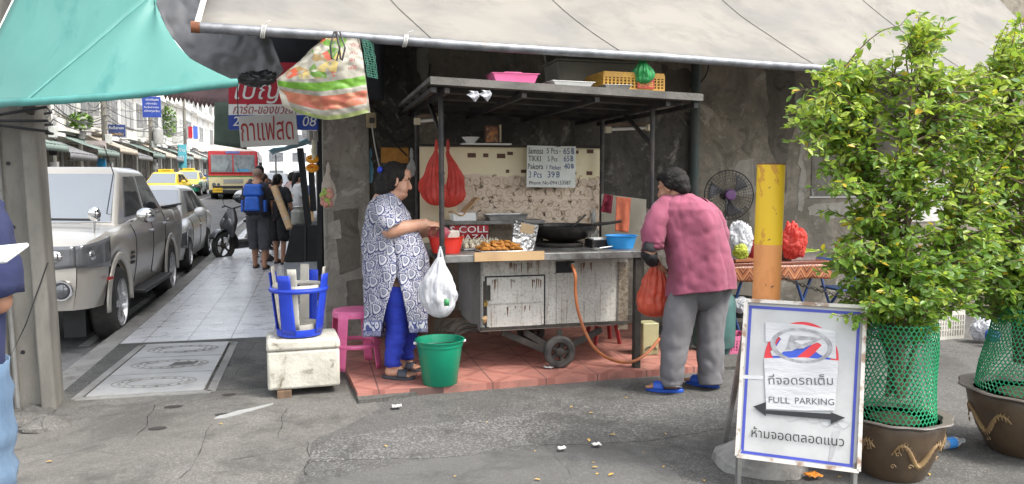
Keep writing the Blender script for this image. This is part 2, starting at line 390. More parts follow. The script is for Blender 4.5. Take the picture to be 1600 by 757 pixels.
# ---------- ground, street, pavements
def strip(name,x0,x1,y0,y1,dz,mat,step=4,thick=0):
    b=MB(); n=max(1,int((y1-y0)/step)); b.grid(lambda u,v:V((x0+(x1-x0)*u,y0+(y1-y0)*v,gz(y0+(y1-y0)*v)+dz)),1,n)
    if thick:
        b.grid(lambda u,v:V((x0,y0+(y1-y0)*u,gz(y0+(y1-y0)*u)+dz-thick*v)),n,1); b.grid(lambda u,v:V((x1,y0+(y1-y0)*u,gz(y0+(y1-y0)*u)+dz-thick*v)),n,1)
        b.grid(lambda u,v:V((x0+(x1-x0)*u,y0,gz(y0)+dz-thick*v)),1,1)
    return st(b.build(name,mat,org=(0,0,0),smooth=0))
b=MB(); b.grid(lambda u,v:V((-300+600*u,-150+500*v,gz(-150+500*v)-.3)),1,60); st(b.build('ground',mRoad,org=(0,0,0)))
strip('road',-9.6,-1.98,-60,240,-.12,mRoad)
strip('kerb',-1.98,-1.80,6.2,200,0.0,mKerb,4,.2)
strip('pavement',-1.80,.36,6.95,200,-.006,mPave,4,.2)
strip('opposite_kerb',-9.8,-9.6,-60,240,0.03,mKerb,6,.2)
strip('opposite_pavement',-11.4,-9.8,-60,240,0.03,mStreetTile,6,.2)
strip('lane_marking',-5.75,-5.63,-40,200,-.115,mWhiteLine,4); strip('edge_marking',-2.3,-2.2,8.5,120,-.115,mWhiteLine,4)
b=MB(); b.box((7.1,.5,-.15),(17.8,14.9,.3)); st(b.build('lane',mLane,org=(0,0,0),smooth=0))
def gpoly(name,pts,mat,z0=.002,th=.004,wob=.03,sub=9,seed=1):
    P=[atZ(px,py,0) for px,py in pts]; q=[]
    for i in range(len(P)):
        a,c=P[i],P[(i+1)%len(P)]
        for k in range(sub):
            t=k/sub; p=a.lerp(c,t); w=wob*(1 if 0<k else .3); n=noise.noise_vector(p*3+V((seed*5,0,0)))*w+noise.noise_vector(p*11+V((seed*9,0,0)))*w*.4
            q.append((p.x+n.x,p.y+n.y))
    b=MB(); b.prism(q,th,mrot((0,0,z0))); return st(b.build(name,mat,smooth=0,org=(0,0,0)))
gpoly('concrete_apron',[(-420,757),(-300,650),(92,604),(126,626),(330,616),(372,586),(420,575),(560,560),(575,600),(595,640),(490,690),(478,725),(440,790),(200,900)],mApron,-.003,.006,.02)
gpoly('pavement_patch',[(330,613),(366,537),(560,528),(562,590),(420,606)],mDark,-.001,.006,.02,seed=2)
gpoly('asphalt_patch',[(478,722),(492,688),(640,668),(900,636),(1160,622),(1150,668),(1000,690),(800,700),(640,718)],mGrav,-.002,.005,.05,seed=3)
gpoly('smooth_patch',[(455,760),(640,724),(880,700),(1000,700),(1060,740),(1120,790),(900,880),(400,880)],mSmooth,-.002,.0055,.04,seed=4)
gpoly('mortar_edge',[(552,610),(574,607),(830,584),(1180,556),(1180,576),(1000,588),(720,606),(600,628),(560,632)],mDark,-.002,.03,.012,14,seed=5)
cr=MB()
def crack(pts,w=.012,z=.0062,seed=0):
    P=[atZ(px,py,0) for px,py in pts]; q=[]
    for i in range(len(P)-1):
        for k in range(8):
            p=P[i].lerp(P[i+1],k/8); n=noise.noise_vector(p*6+V((seed,0,0)))*.035; q.append(V((p.x+n.x,p.y+n.y,z)))
    for i in range(len(q)-1):
        d=(q[i+1]-q[i]).normalized(); s_=V((-d.y,d.x,0)); w1=.4*w*(.2+abs(noise.noise(q[i]*9))*1.6); w2=.4*w*(.2+abs(noise.noise(q[i+1]*9))*1.6)
        cr.add([q[i]-s_*w1/2,q[i]+s_*w1/2,q[i+1]+s_*w2/2,q[i+1]-s_*w2/2],[(3,2,1,0)])
for k,(pp,w) in enumerate([([(240,635),(228,665),(208,686)],.03),([(330,665),(318,700),(282,757)],.016),([(400,615),(240,640),(120,656),(60,664)],.012),([(180,690),(100,712),(20,730)],.008),([(445,640),(438,665),(432,690)],.016),([(480,690),(484,720),(478,750)],.014),([(400,535),(380,560),(372,580),(362,600)],.012),([(410,570),(385,580)],.012),([(360,720),(470,700),(600,676)],.012),([(1040,690),(1085,712),(1110,716)],.014),([(860,706),(900,757)],.006),([(990,706),(1050,757)],.006),([(500,740),(620,716)],.01)]): crack(pp,w,seed=k*3)
def hole(px,py,a,c):
    p=atZ(px,py,0); cr.add([(p.x+a*math.cos(t*PI/8)*(1+.2*noise.noise(V((t,px,0)))),p.y+c*math.sin(t*PI/8),.0066) for t in range(16)],[tuple(range(16))])
for px,py,a,c in ((358,618,.05,.03),(271,637,.06,.035),(348,649,.05,.03),(246,671,.055,.035),(300,570,.0,.0),(345,573,.09,.03)): 
    if a: hole(px,py,a,c)
st(cr.build('pavement_cracks',mCrack,org=(0,0,0),smooth=0))
gpoly('milk_spill',[(334,656),(343,651),(372,643),(426,631),(427,633),(385,645),(350,655)],mSpill,.003,.0042,.02,8,seed=8)
# manhole covers let into the pavement
mc0=None
mhf=MB()
Q=[atZ(*p,0) for p in ((118,626),(330,613),(367,536),(222,541))]
def mp(u,v,z): a=Q[0].lerp(Q[1],u); c=Q[3].lerp(Q[2],u); p=a.lerp(c,v); return V((p.x,p.y,z))
for k in range(3):
    mb=MB(); v0=.02+k*.33; v1=v0+.315
    c=[mp(.06,v0,0),mp(.94,v0,0),mp(.94,v1,0),mp(.06,v1,0)]
    mb.prism([(p.x,p.y) for p in c],.016,mrot((0,0,.003)))
    o=mb.build('manhole_cover',mManh,smooth=0,bev=.004)
    tag(o,['rectangular concrete manhole cover nearest the camera, oval lettering and dark crack along its edge','middle one of three concrete manhole covers, with a dark broken patch in its oval','farthest of three concrete manhole covers, next to the shiny pavement tiles'][k],'manhole cover','concrete manhole covers in the pavement')
    rg=MB(); cc=mp(.5,(v0+v1)/2,.0195)
    ux=(mp(1,.5,0)-mp(0,.5,0)).normalized(); uy=V((-ux.y,ux.x,0))
    for rr in (.1,.15): rg.tube([cc+ux*(rr*2.0*math.cos(t*PI/18))+uy*(rr*math.sin(t*PI/18)) for t in range(36)],.004,5,closed=True)
    for t in range(18):
        a=t*PI/9; q=cc+ux*(.25*math.cos(a))+uy*(.125*math.sin(a)); rg.box(q,(.018,.02,.006),rz=a)
    if k==1: rg.prism([(.0,-.07),(.2,-.03),(.22,.07),(.03,.06)],.003,basis(cc-V((0,0,.002)),ux,ZU),1)
    rg.build('emblem',[mKerb,mDark],o)
fr=MB(); 
for a,c in ((0,1),(1,2),(2,3),(3,0)): fr.bar(Q[a]+V((0,0,.004)),Q[c]+V((0,0,.004)),.06,.012)
st(fr.build('manhole_frame',mKerb,smooth=0))
# raised terracotta floor under the food cart
b=MB(); T=[atZ(*p,.05) for p in ((553,578),(570,614),(1092,573),(1115,560))]
b.prism([(T[1].x-.05,T[1].y+.0),(T[2].x,T[2].y),(T[2].x+.25,T[2].y+.3),(T[2].x+.25,7.48),(T[1].x-.2,7.48),(T[1].x-.1,6.2)],.06,mrot((0,0,-.008)))
st(b.build('tiled_floor',mTerra,smooth=0,org=(T[1].x+.1,T[1].y+.02,0)))
# ---------- wall behind the cart and the near shophouse
YW=7.5; xc=atY(505,400,YW).x
w=thing('shophouse','dark mouldy concrete corner shophouse whose stained wall stands behind the food cart','building',(xc,YW,0))
b=MB(); b.box((xc+9.01,YW+.2,2.9),(17.9,.4,6.0)); b.build('wall',mWall,w,smooth=0)
b=MB(); x0,x1=atY(579,300,YW).x,atY(652,300,YW).x; b.box(((x0+x1)/2,YW-.02,2.0),(x1-x0,.06,4.0)); b.build('dark_panel',mWallDark,w,smooth=0)  # narrow strip of wall in the darker tone, right of the pillar
x0=atY(505,300,YW-.25).x; x1=atY(578,300,YW-.25).x
b=MB(); b.box(((x0+x1)/2,YW-.1,2.5),(x1-x0,.3,5)); b.build('pillar',mPillar,w,smooth=0,bev=.015)
b=MB(); x1=atY(690,300,YW).x;x2=atY(1085,300,YW).x; b.box(((x1+x2)/2,YW-.011,1.76),(x2-x1,.03,1.0)); b.build('dark_band',mWallDark,w,smooth=0)  # band in the darker wall tone behind the cart
b=MB(); b.box((xc+9,YW+.26,6.9),(17.7,.3,2)); b.build('upper_wall',mPillar,w,smooth=0)
b=MB(); px=atY(1085,200,YW-.08); b.cyl((px.x,YW-.09,0),(px.x,YW-.09,4.4),.05,n=14)
for z in (1.2,2.5,3.6): b.cyl((px.x,YW-.09,z),(px.x,YW-.09,z+.05),.058)
tag(b.build('downpipe',mPipe),'dark green downpipe running up the wall behind the man','pipe')
# posters on the wall
mPoster=mould('torn_poster',(.24,.22,.19),(.1,.095,.085),(.5,.48,.44)); mPaperW=M('weathered_paper',(.6,.59,.56),.7,c2=(.45,.44,.41),sc=6)
p0=atY(1270,215,YW-.006);p1=atY(1348,308,YW-.006)
b=MB(); b.box(((p0.x+p1.x)/2,YW-.006,(p0.z+p1.z)/2),(p1.x-p0.x,.008,p0.z-p1.z)); b.box(((p0.x+p1.x)/2,YW-.012,p1.z),(p1.x-p0.x+.06,.02,.015),mi=1)
tag(b.build('poster',[mPoster,mPaperW],smooth=0),'torn blackened poster pasted on the wall left of the shrub','poster')
p0=atY(1425,280,YW-.006);p1=atY(1530,345,YW-.006)
b=MB(); b.box(((p0.x+p1.x)/2,YW-.008,(p0.z+p1.z)/2),(p1.x-p0.x,.012,p0.z-p1.z)); 
nt_=tag(b.build('notice_board',mPaperW,smooth=0),'white notice with black capital lettering on the wall behind the shrubs','sign')
b=MB()
for i,tx in enumerate(('NO PARKING','NO PARKING','CH')): b.text(tx,basis(((p0.x+p1.x)/2,YW-.0165,p0.z-.13-.11*i),(1,0,0),(0,-1,0)),.09,mi=0)
b.build('lettering',mInk,nt_,smooth=0)

mPeel=mould('bare_plaster',(.38,.355,.31),(.3,.28,.24),(.5,.48,.43)); mMold=mould('black_mould',(.12,.108,.088),(.16,.145,.12),(.16,.15,.13),.6)
def wpatch(pts,mat,th,seed,wob=.06,y=YW):
    P=[atY(a,c,y) for a,c in pts]; q=[]
    for i in range(len(P)):
        a,c=P[i],P[(i+1)%len(P)]
        for k in range(7):
            p=a.lerp(c,k/7); n=noise.noise_vector(p*5+V((seed*5,0,0)))*wob+noise.noise_vector(p*17+V((seed,0,0)))*wob*.5; q.append((p.x+n.x,p.z+n.z))
    b=MB(); b.prism(q,th,Matrix(((1,0,0,0),(0,0,-1,y),(0,1,0,0),(0,0,0,1)))); return b.build('plaster_patch',mat,w,smooth=0)
for k,(pts,mt,th) in enumerate([([(1246,140),(1256,138),(1258,250),(1254,330),(1246,332),(1249,240)],mPeel,.004),([(1262,322),(1340,312),(1350,330),(1300,345),(1262,340)],mPeel,.003),([(1150,255),(1180,250),(1184,300),(1150,302)],mPeel,.0025),([(1030,105),(1078,108),(1078,150),(1035,150)],mMold,.0035),([(1110,330),(1160,320),(1170,352),(1110,360)],mMold,.003),([(1195,110),(1240,110),(1240,200),(1225,300),(1200,210)],mMold,.0026),([(1350,110),(1420,112),(1410,260),(1370,250)],mMold,.0027),([(1040,220),(1076,215),(1077,300),(1045,290)],mPeel,.0028),([(650,75),(668,75),(672,130),(655,128)],mPeel,.033)]): wpatch(pts,mt,th,k)
for k,pts in enumerate([[(545,190),(560,188),(556,250),(548,240)],[(520,330),(560,325),(565,420),(530,430)],[(512,350),(530,345),(534,372),(514,375)],[(540,440),(572,436),(572,490),(545,488)]]): wpatch(pts,(mPeel,mMold,mPeel,mMold)[k],.003+.0004*k,k+20,.02,YW-.25)
# ---------- awnings and tarpaulins
A=atD(312,38,4.72);B=atD(1700,131,7.7); A2=V((A.x-.02,YW-.02,A.z+1.45));B2=V((B.x,YW-.02,B.z+1.45))
aw=thing('awning','broad cream canvas awning sloping down over the food cart, held by a steel pipe','awning',(A.x,A.y,A.z))
b=MB()
def awf(u,v):
    p=A.lerp(B,u).lerp(A2.lerp(B2,u),v); sag=-.05*math.sin(PI*v)-.03*abs(math.sin(u*PI*5))*math.sin(PI*min(1,v*1.5)); p=p+ZU*(sag+.012*noise.noise(p*2.2)); return p
b.grid(awf,60,14)
cv=b.build('canvas',mCream,aw,solid=.004)
for u in (.157,.335,.56,.78):
    b=MB(); b.tube([awf(u+.02*(1-v/12)**2-.04*v/12,v/12)+V((0,-.003,.006)) for v in range(13)],.0045,5,flat=.4); b.build('seam',mSeam,aw)
b=MB(); b.tube([A.lerp(B,t/10)+V((0,0,-.02+.004*math.sin(t*2))) for t in range(-0,11)],.032,14); b.build('front_pipe',mSteel,aw)
b=MB(); b.cyl(A+(A-B).normalized()*.05+V((0,0,-.02)),A+V((0,0,-.02)),.034,n=14); b.build('pipe_end',mRust,aw)
b=MB(); b.tube([A.lerp(A2,t/4)+V((-.015,0,0)) for t in range(5)],.018,8); b.build('edge_rope',mSignW,aw)
for u in (.155,.62,.045):
    b=MB(); c=A.lerp(B,u)+V((0,0,-.02))
    for k in range(3): b.tube([c+V((.01*k-.01+.008*math.sin(a),.038*math.cos(a),.038*math.sin(a))) for a in [i*PI/6 for i in range(12)]],.004,5,closed=True)
    b.tube([c+V((0,-.036,0)),c+V((.02,-.05,.05)),c+V((.05,-.05,.06))],.003,5); b.build('tie',mPaperW,aw)
# teal market awning, upper left
tl=thing('awning','teal canvas awning corner hanging over the street at upper left','awning',atD(38,160,4.25))
rc=[(372,129,4.45),(335,112,4.5),(300,94,4.55),(278,72,4.62),(262,48,4.7),(250,22,4.78),(238,-12,4.9),(225,-60,5.05)]
def tealB(u,v):
    k=v*(len(rc)-1);i=min(int(k),len(rc)-2);f=k-i; r=[rc[i][q]*(1-f)+rc[i+1][q]*f for q in range(3)]
    l=[38+(300-38)*v,160-(160+60)*v,4.25+.8*v]
    px,py,D=[l[q]*(1-u)+r[q]*u for q in range(3)]; py+=4*math.sin(PI*u)*(1-v); D+=-.06*math.sin(PI*u)*(1-v)
    p=atD(px,py,D); return p+BK*(.014*noise.noise(p*2.5)+.02*math.sin(u*9)*v)
def tealA(u,v):
    l=[-60+110*v,166-(226)*v,4.6+.45*v]; r=[38+262*v,160-220*v,4.25+.8*v]
    px,py,D=[l[q]*(1-u)+r[q]*u for q in range(3)]; p=atD(px,py,D); return p+BK*(.02*noise.noise(p*3)*math.sin(PI*u))
b=MB(); b.grid(tealB,40,24); b.grid(tealA,16,24); b.build('canvas',mTeal,tl,solid=.003,smooth=80)
b=MB(); b.tube([tealB(0,v/16)+BK*.004 for v in range(17)],.006,5); b.build('seam',mTealHem,tl)
b=MB(); b.tube([tealA(u/8,0) for u in range(9)]+[tealB(u/24,0) for u in range(1,25)],[.018+.006*noise.noise(V((i*.7,0,0))) for i in range(33)],10,flat=1.2); b.build('hem',mTealHem,tl)
b=MB(); e=[tealA(0,v/8) for v in range(9)]; b.tube(e,.006,6); b.build('edge_cord',mPaperW,tl)
# dark grey tarpaulin between the two awnings
pl=[(236,-12),(262,50),(300,97),(372,130),(432,132)]; pr=[(338,-30),(345,20),(398,46),(424,62),(448,112)]
def lerpp(L,v):
    k=v*(len(L)-1);i=min(int(k),len(L)-2);f=k-i; return L[i][0]*(1-f)+L[i+1][0]*f,L[i][1]*(1-f)+L[i+1][1]*f
def gt(u,v):
    a=lerpp(pl,v);c=lerpp(pr,v); p=atD(a[0]*(1-u)+c[0]*u,a[1]*(1-u)+c[1]*u,5.75-.35*v); w=.25+.75*v
    return p+BK*w*(.09*noise.noise(p*3.1)+.06*abs(noise.noise(p*V((7,7,4))))+.02*noise.noise(p*16))
b=MB(); b.grid(gt,56,56); tag(b.build('tarpaulin',mGreyTarp,solid=.003,smooth=80),'crumpled dark grey tarpaulin hanging between the teal and cream awnings','tarpaulin')
b=MB()
rr=random.Random(3)
for k in range(7):
    y0=124+rr.uniform(-4,7); b.tube([atD(372+i*6.5,y0+rr.uniform(-3,3)-(2 if i>5 else 0),5.25+rr.uniform(-.03,.03)) for i in range(10)],[.012+.02*math.sin(PI*i/9) for i in range(10)],8)
b.jitter(.012,14); tag(b.build('tarpaulin_bundle',M('black_vinyl',(.02,.02,.022),.35),smooth=80),'shiny black bundle of rolled vinyl tied above the red street sign','bundle')
b=MB(); b.grid(lambda u,v:(lambda p:p+BK*.05*noise.noise(p*2))(atD(392+(600-392)*u,40+(118+30*u)*v*.8,6.9)),20,10); tag(b.build('tarpaulin',mShadeSheet,solid=.004),'added blackish sheet standing for the deep shade behind the hanging shopping bag','tarpaulin')  # dark sheet added in place of the shaded void behind the bag
# maroon awning with toothed valance and dark green side sheet
ma=thing('awning','faded maroon awning with a toothed valance hanging over the pavement','awning',atD(330,160,9.2))
def mq(u,v): return atD(255+u*175,112+u*20+ v*(30+u*16),9.6-.5*v)
b=MB(); b.grid(mq,16,6); b.build('canvas',mMaroon,ma,solid=.004)
b=MB()
for k in range(26):
    u0,u1=k/26,(k+.97)/26; a=mq(u0,1);c=mq(u1,1); h=.1+.02*math.sin(k); m_=(a+c)/2
    b.add([a,c,c-ZU*h*.45,m_-ZU*h,a-ZU*h*.45],[(0,4,3,2,1)])
b.build('valance',mMaroon,ma,solid=.004)
b=MB(); b.grid(lambda u,v:(lambda p:p+BK*(.05*noise.noise(p*V((3,3,.8)))))(atD(335+u*50,160+v*(66+8*u),8.6)),14,8); tag(b.build('canvas_sheet',mDkGreen,solid=.004,smooth=80),'dark green canvas sheet hanging beside the red shop sign','canvas')
# ---------- signs over the pavement
rs=thing('street_sign','red white and blue shop sign in Thai, half hidden behind the hanging white board','sign',atD(425,200,6.7))
Dq=6.7
def srect(b,x0,y0,x1,y1,D,th,mi=0,rake=0):
    a=atD(x0,y0,D);c=atD(x1,y0,D);d=atD(x1,y1,D);e=atD(x0,y1,D); o=FH*th
    b.add([a,c,d,e,a+o,c+o,d+o,e+o],[(3,2,1,0),(4,5,6,7),(0,1,5,4),(1,2,6,5),(2,3,7,6),(3,0,4,7)],mi)
b=MB(); srect(b,357,98,496,163,Dq,.05); b.build('red_panel',mRedP,rs,smooth=0)
b=MB(); srect(b,357,163.2,496,180,Dq,.05); b.build('white_panel',mWhite,rs,smooth=0)
b=MB(); srect(b,357,180.2,496,203,Dq,.05); b.build('blue_panel',mBlueP,rs,smooth=0)
def tx(body,px,py,D,h,mat,par,align='LEFT',w=None,sl=0,rot=0):
    b=MB(); x=(RT+ZU*math.sin(rot)); Mx=basis(atD(px,py,D)+BK*.004,x,BK)
    if sl: Mx=Mx@Matrix(((1,sl,0,0),(0,1,0,0),(0,0,1,0),(0,0,0,1)))
    b.text(body,Mx,h,align,w=w); return b.build('lettering',mat,par,smooth=0)
k_=Dq/FPX
tx('เบญจ',366,155,Dq,36*k_*1.15,mWhite,rs,sl=.25); tx('การ์ด-ของขวัญ',364,178,Dq,15*k_*1.3,mRedDk,rs,w=92*k_,sl=.25); tx('2',364,197,Dq,16*k_*1.3,mWhite,rs,sl=.2); tx('08',472,197.5,Dq,17*k_*1.3,mWhite,rs,sl=.2)
b=MB(); b.bar(atD(357,98,Dq)+FH*.08+ZU*.3,atD(357,203,Dq)+FH*.08,.03,.03); b.bar(atD(496,98,Dq)+FH*.08+ZU*.3,atD(496,203,Dq)+FH*.08,.03,.03); b.build('bracket',mBlack,rs)
ws=thing('hanging_sign','white board hanging on wires with red Thai lettering for fresh coffee','sign',atD(419,228,6.25))
b=MB(); Dw=6.25; a,c,d,e=atD(372,182,Dw),atD(462,177,Dw),atD(466,226,Dw),atD(376,231,Dw); o=FH*.02
b.add([a,c,d,e,a+o,c+o,d+o,e+o],[(3,2,1,0),(4,5,6,7),(0,1,5,4),(1,2,6,5),(2,3,7,6),(3,0,4,7)]); b.build('board',M('sign_grey_white',(.5,.5,.48),.5,c2=(.42,.42,.4),sc=3),ws,smooth=0,bev=.003)
tx('กาแฟสด',378,221,Dw,40*Dw/FPX*1.22,mRedDk,ws,w=81*Dw/FPX,rot=R(2.5))
b=MB()
for q,t in ((a,a+V((0,0,.35))),(c,c+V((0,0,.3)))): b.tube([q,t],.004,5)
b.build('wire',mBlack,ws)
# printed shopping bag tied to the pipe
def bagmats():
    L=[]
    for nm,c,c2 in (('bag_white',(.36,.34,.28),(.24,.22,.18)),('bag_green',(.13,.3,.02),(.09,.22,.02)),('bag_red',(.4,.11,.07),(.45,.19,.1)),('bag_pale_green',(.27,.31,.1),(.2,.24,.09))): L.append(M(nm,c,.45,c2=c2,sc=12,bump=.3,bsc=20))
    m,nt,p=nodes('bag_vegetable_print'); q=NB(nt); v=q.n('TexVoronoi'); q.l(q.co('Object',(1,1,1.6)),v.inputs[0]); v.inputs['Scale'].default_value=13
    r=q.n('ValToRGB'); q.l(v.outputs['Color'],r.inputs[0]); r.color_ramp.interpolation='CONSTANT'; e=r.color_ramp.elements; e[0].position=0;e[0].color=(.34,.32,.26,1);e[1].position=.36;e[1].color=(.12,.25,.03,1)
    for pos,c in ((.52,(.5,.47,.38)),(.6,(.5,.1,.05)),(.68,(.55,.42,.14)),(.78,(.33,.22,.09)),(.85,(.5,.48,.4))): z=e.new(pos); z.color=(*c,1)
    col=q.mix(q.ramp(q.noise(q.co(),25,4),.52,.66),r.outputs[0],(.33,.31,.26)); q.l(col,p.inputs['Base Color']); p.inputs['Roughness'].default_value=.45; L.append(m); return L
bm_=bagmats(); sb=thing('shopping_bag','crumpled white shopping bag printed with vegetables, green and red stripes, tied to the awning pipe','bag',atD(510,183,4.95))
bl=[(506,60),(470,92),(433,124),(436,142),(443,168)]; br=[(560,60),(566,88),(570,115),(574,145),(578,176)]
def sbf(u,v,off=0):
    a=lerpp(bl,v);c=lerpp(br,v); x=a[0]*(1-u)+c[0]*u; y=a[1]*(1-u)+c[1]*u+ (10*math.sin(PI*min(1,u*1.02))*v if True else 0)+ (6*(1-abs(u-.5)*2)*v)
    p=atD(x,y,4.95+.12*(u-.5)**2); f=abs(math.sin(PI*u))*math.sin(PI*min(1,.1+v*.9)); 
    return p+BK*((.07*f if off==0 else -.1*f)+.025*noise.noise(p*V((9,9,5))+V((off*9,0,0)))-.05*max(0,.28-abs(noise.noise(p*V((6,6,9)))))-.03*max(0,.22-abs(noise.noise(p*15))))
def bmi(u,v): return 3 if v>.95 else 0 if v>.88 else 2 if v>.72 else 0 if v>.65 else 1 if v>.53 else (0 if u>.68 or v>.49 else 4)
b=MB(); b.grid(sbf,40,60,bmi); b.grid(lambda u,v:sbf(1-u,v,1),30,30,0); b.build('bag_body',bm_,sb,smooth=80)
b=MB()
for dx in (0,14): b.tube([atD(522+dx*.3,50,4.9),atD(516+dx,72,4.83),atD(518+dx,92,4.84),atD(526+dx*.6,95,4.84),atD(531+dx*.6,75,4.84),atD(524+dx*.5,50,4.9)],.006,6)
b.build('handle',mBlack,sb)
b=MB()
for i in range(4): b.text(['สดใหม่','ทุกวัน','ผัก','ผลไม้'][i],basis(sbf(.86,.12+.1*i)+BK*.012,RT,BK),.03,mi=0,lift=.0003)
b.build('printed_lettering',mRedP,sb,smooth=0)
b=MB(); rr=random.Random(5)
gn=lambda u,v: atD(566+u*12+8*v,62+v*58,5.0)+FH*(.1*u)+V((.01*noise.noise(V((u*9,v*9,1))),0,0))
for k in range(9): b.tube([gn(k/8,v/10) for v in range(11)],.0025,4)
for k in range(16): b.tube([gn(u/8,k/15) for u in range(9)],.0025,4)
tag(b.build('net',M('dark_green_net',(.02,.12,.08),.6)),'dark green net hanging beside the printed shopping bag','net')
# ---------- the food cart
def dirtymetal(name,c,stain=(.16,.09,.04),speck=(.1,.09,.08),amt=.62):
    m,nt,p=nodes(name); b=NB(nt); co=b.co()
    col=b.mix(b.ramp(b.noise(co,3,7,.7,.3),.35,.65),c,tuple(x*.72 for x in c))
    col=b.mix(b.ramp(b.noise(co,48,9,.8,.4),amt-.07,amt+.1),col,speck)
    col=b.mix(b.m('MULTIPLY',b.ramp(b.noise(b.co('Object',(16,16,.55)),2.2,7,.75,.35),.56,.66),.85),col,stain)
    col=b.mix(b.ramp(b.noise(co,5,9,.75,1),.6,.7),col,tuple(x*.4 for x in c)); b.l(col,p.inputs['Base Color']); p.inputs['Roughness'].default_value=.62; p.inputs['Metallic'].default_value=.15
    b.l(b.bump(b.noise(co,30,6,.7),.35,.004),p.inputs['Normal']); return m
mCart=dirtymetal('peeling_white_metal',(.62,.6,.55),amt=.585); mCart2=dirtymetal('speckled_white_metal',(.58,.56,.51),(.16,.09,.04),(.2,.185,.16),amt=.57); mDoor=dirtymetal('stained_door_metal',(.68,.66,.61),(.2,.1,.03),amt=.6); mSide=dirtymetal('grey_side_metal',(.33,.33,.32),amt=.6)
mSteelT=M('steel_counter',(.3,.3,.29),.45,.6,c2=(.14,.13,.12),sc=5,dirt=(.06,.05,.045),dsc=6,drng=(.5,.7)); mSoot=M('sooty_iron',(.035,.033,.03),.75,.3,c2=(.07,.06,.05),sc=7)
mAlu=M('dull_aluminium',(.55,.55,.54),.33,.85,c2=(.4,.4,.39),sc=8); mFoil=M('crumpled_foil',(.55,.55,.55),.3,.9,c2=(.35,.34,.33),sc=12,bump=.9,bsc=25)
mWood=M('grimy_brown_wood',(.16,.1,.06),.8,c2=(.09,.06,.04),sc=3,stretch=(6,6,1)); mCard=M('kraft_cardboard',(.5,.33,.17),.8,c2=(.42,.27,.14),sc=5)
mRoofW=M('weathered_roof_board',(.16,.15,.135),.85,c2=(.1,.094,.085),sc=4,dirt=(.07,.065,.06),dsc=5,bump=.4); mRubber=M('dusty_rubber',(.03,.029,.028),.85,c2=(.075,.07,.065),sc=9)
mRedPl=M('red_plastic',(.72,.035,.02),.35,c2=(.6,.03,.02)); mBluePl=M('light_blue_plastic',(.03,.3,.7),.35,c2=(.025,.25,.6)); mPink=M('pink_plastic',(.9,.2,.42),.35,c2=(.82,.17,.37)); mCreamBd=M('cream_board',(.8,.71,.49),.6,c2=(.75,.66,.43),sc=3,dirt=(.35,.28,.17),dsc=3,drng=(.62,.78)); mCreamL=M('pale_board',(.6,.56,.45),.6,c2=(.52,.47,.36),sc=3,dirt=(.3,.26,.18),dsc=4,drng=(.6,.75)); mWallp=M('floral_wallpaper',(.68,.56,.45),.6,c2=(.63,.51,.4),sc=2,dirt=(.38,.28,.2),dsc=3,drng=(.6,.8)); mScroll=M('scroll_print',(.56,.43,.3),.6); mBrown=M('brown_square',(.13,.06,.04),.7)
fRed=film('red_bag_film',(.85,.12,.09),.55); fWhite=film('white_bag_film',(.72,.73,.76),.3); fOrange=film('orange_bag_film',(.85,.16,.09),.4); fClear=film('clear_bag_film',(.5,.5,.48),.5); fGreen=film('green_bag_film',(.06,.42,.13),.35)
yF=5.87; yB=6.78; yC=5.62
cxl=atY(752,470,yF).x; cxr=atY(980,470,yF).x; czb=atY(752,519,yF).z; czt=atY(800,408,yC).z
ccl=atY(689,400,yC).x; ccr=atY(1006,400,yC).x; ctop=atY(850,396,yC).z
cart=thing('food_cart','weathered white metal food cart on wheels with iron posts, wide roof and patterned back panel','food cart',((cxl+cxr)/2,yF,.052))
b=MB(); x3=atY(869,470,yF).x
b.box(((cxl+x3)/2,(yF+yB)/2,(czb+czt)/2),(x3-cxl-.004,yB-yF,czt-czb)); b.box(((x3+cxr)/2,(yF+yB)/2,(czb+czt)/2),(cxr-x3,yB-yF-.003,czt-czb),mi=1); b.box((cxl-.004,(yF+yB)/2,(czb+czt)/2),(.01,yB-yF+.01,czt-czb+.006),mi=2)
body=b.build('cabinet',[mCart,mCart2,mSide],cart,smooth=0,bev=.006)
def fq(b,x0,y0,x1,y1,Y,th,mi=0):
    a,c=atY(x0,y0,Y),atY(x1,y1,Y); z1=atY(x0,y1,Y).z; b.box(((a.x+c.x)/2,Y-th/2+.001,(a.z+z1)/2),(abs(c.x-a.x),th,abs(a.z-z1)),mi=mi); return b
b=MB(); fq(b,757.5,431.5,851.5,513,yF,.005); b.build('door_gap',mInk,cart,smooth=0)
b=MB(); fq(b,760,434,849,511,yF,.016); d_=b.build('door',mDoor,cart,smooth=0,bev=.004)
b=MB(); rr=random.Random(2)
a=atY(764,440,yF-.018);c=atY(847,508,yF-.018)
b.grid(lambda u,v:V((a.x+(c.x-a.x)*u,yF-.017-.006*max(0,noise.noise(V((u*5,v*4,2))))*math.sin(PI*u)*math.sin(PI*v),a.z+(c.z-a.z)*v)),30,20); b.build('skin_sheet',mDoor,d_,smooth=80)
b=MB(); fq(b,764,474,848,476,yF-.02,.006); b.build('rail',mCart,d_,smooth=0)
b=MB(); fq(b,755,440,759,508,yF,.02); fq(b,761,446,766,470,yF-.018,.014); b.build('latch',mSoot,d_,smooth=0,bev=.003)
b=MB(); q=atY(759,476,yF-.03); b.box(q,(.028,.014,.03)); b.tube([q+V((.01*math.cos(t),0,.014+.016*math.sin(t))) for t in [i*PI/6 for i in range(7)]],.003,5); b.build('padlock',M('brass',(.45,.3,.08),.4,.8),d_)
b=MB(); q=atY(757,499,yF-.03); b.ell(q,(.022,.015,.028),10); b.jitter(.012,30); b.build('rag_knot',mCard,d_)
b=MB(); fq(b,754,409,866,432,yF,.012); b.build('upper_panel',mCart,cart,smooth=0,bev=.003)
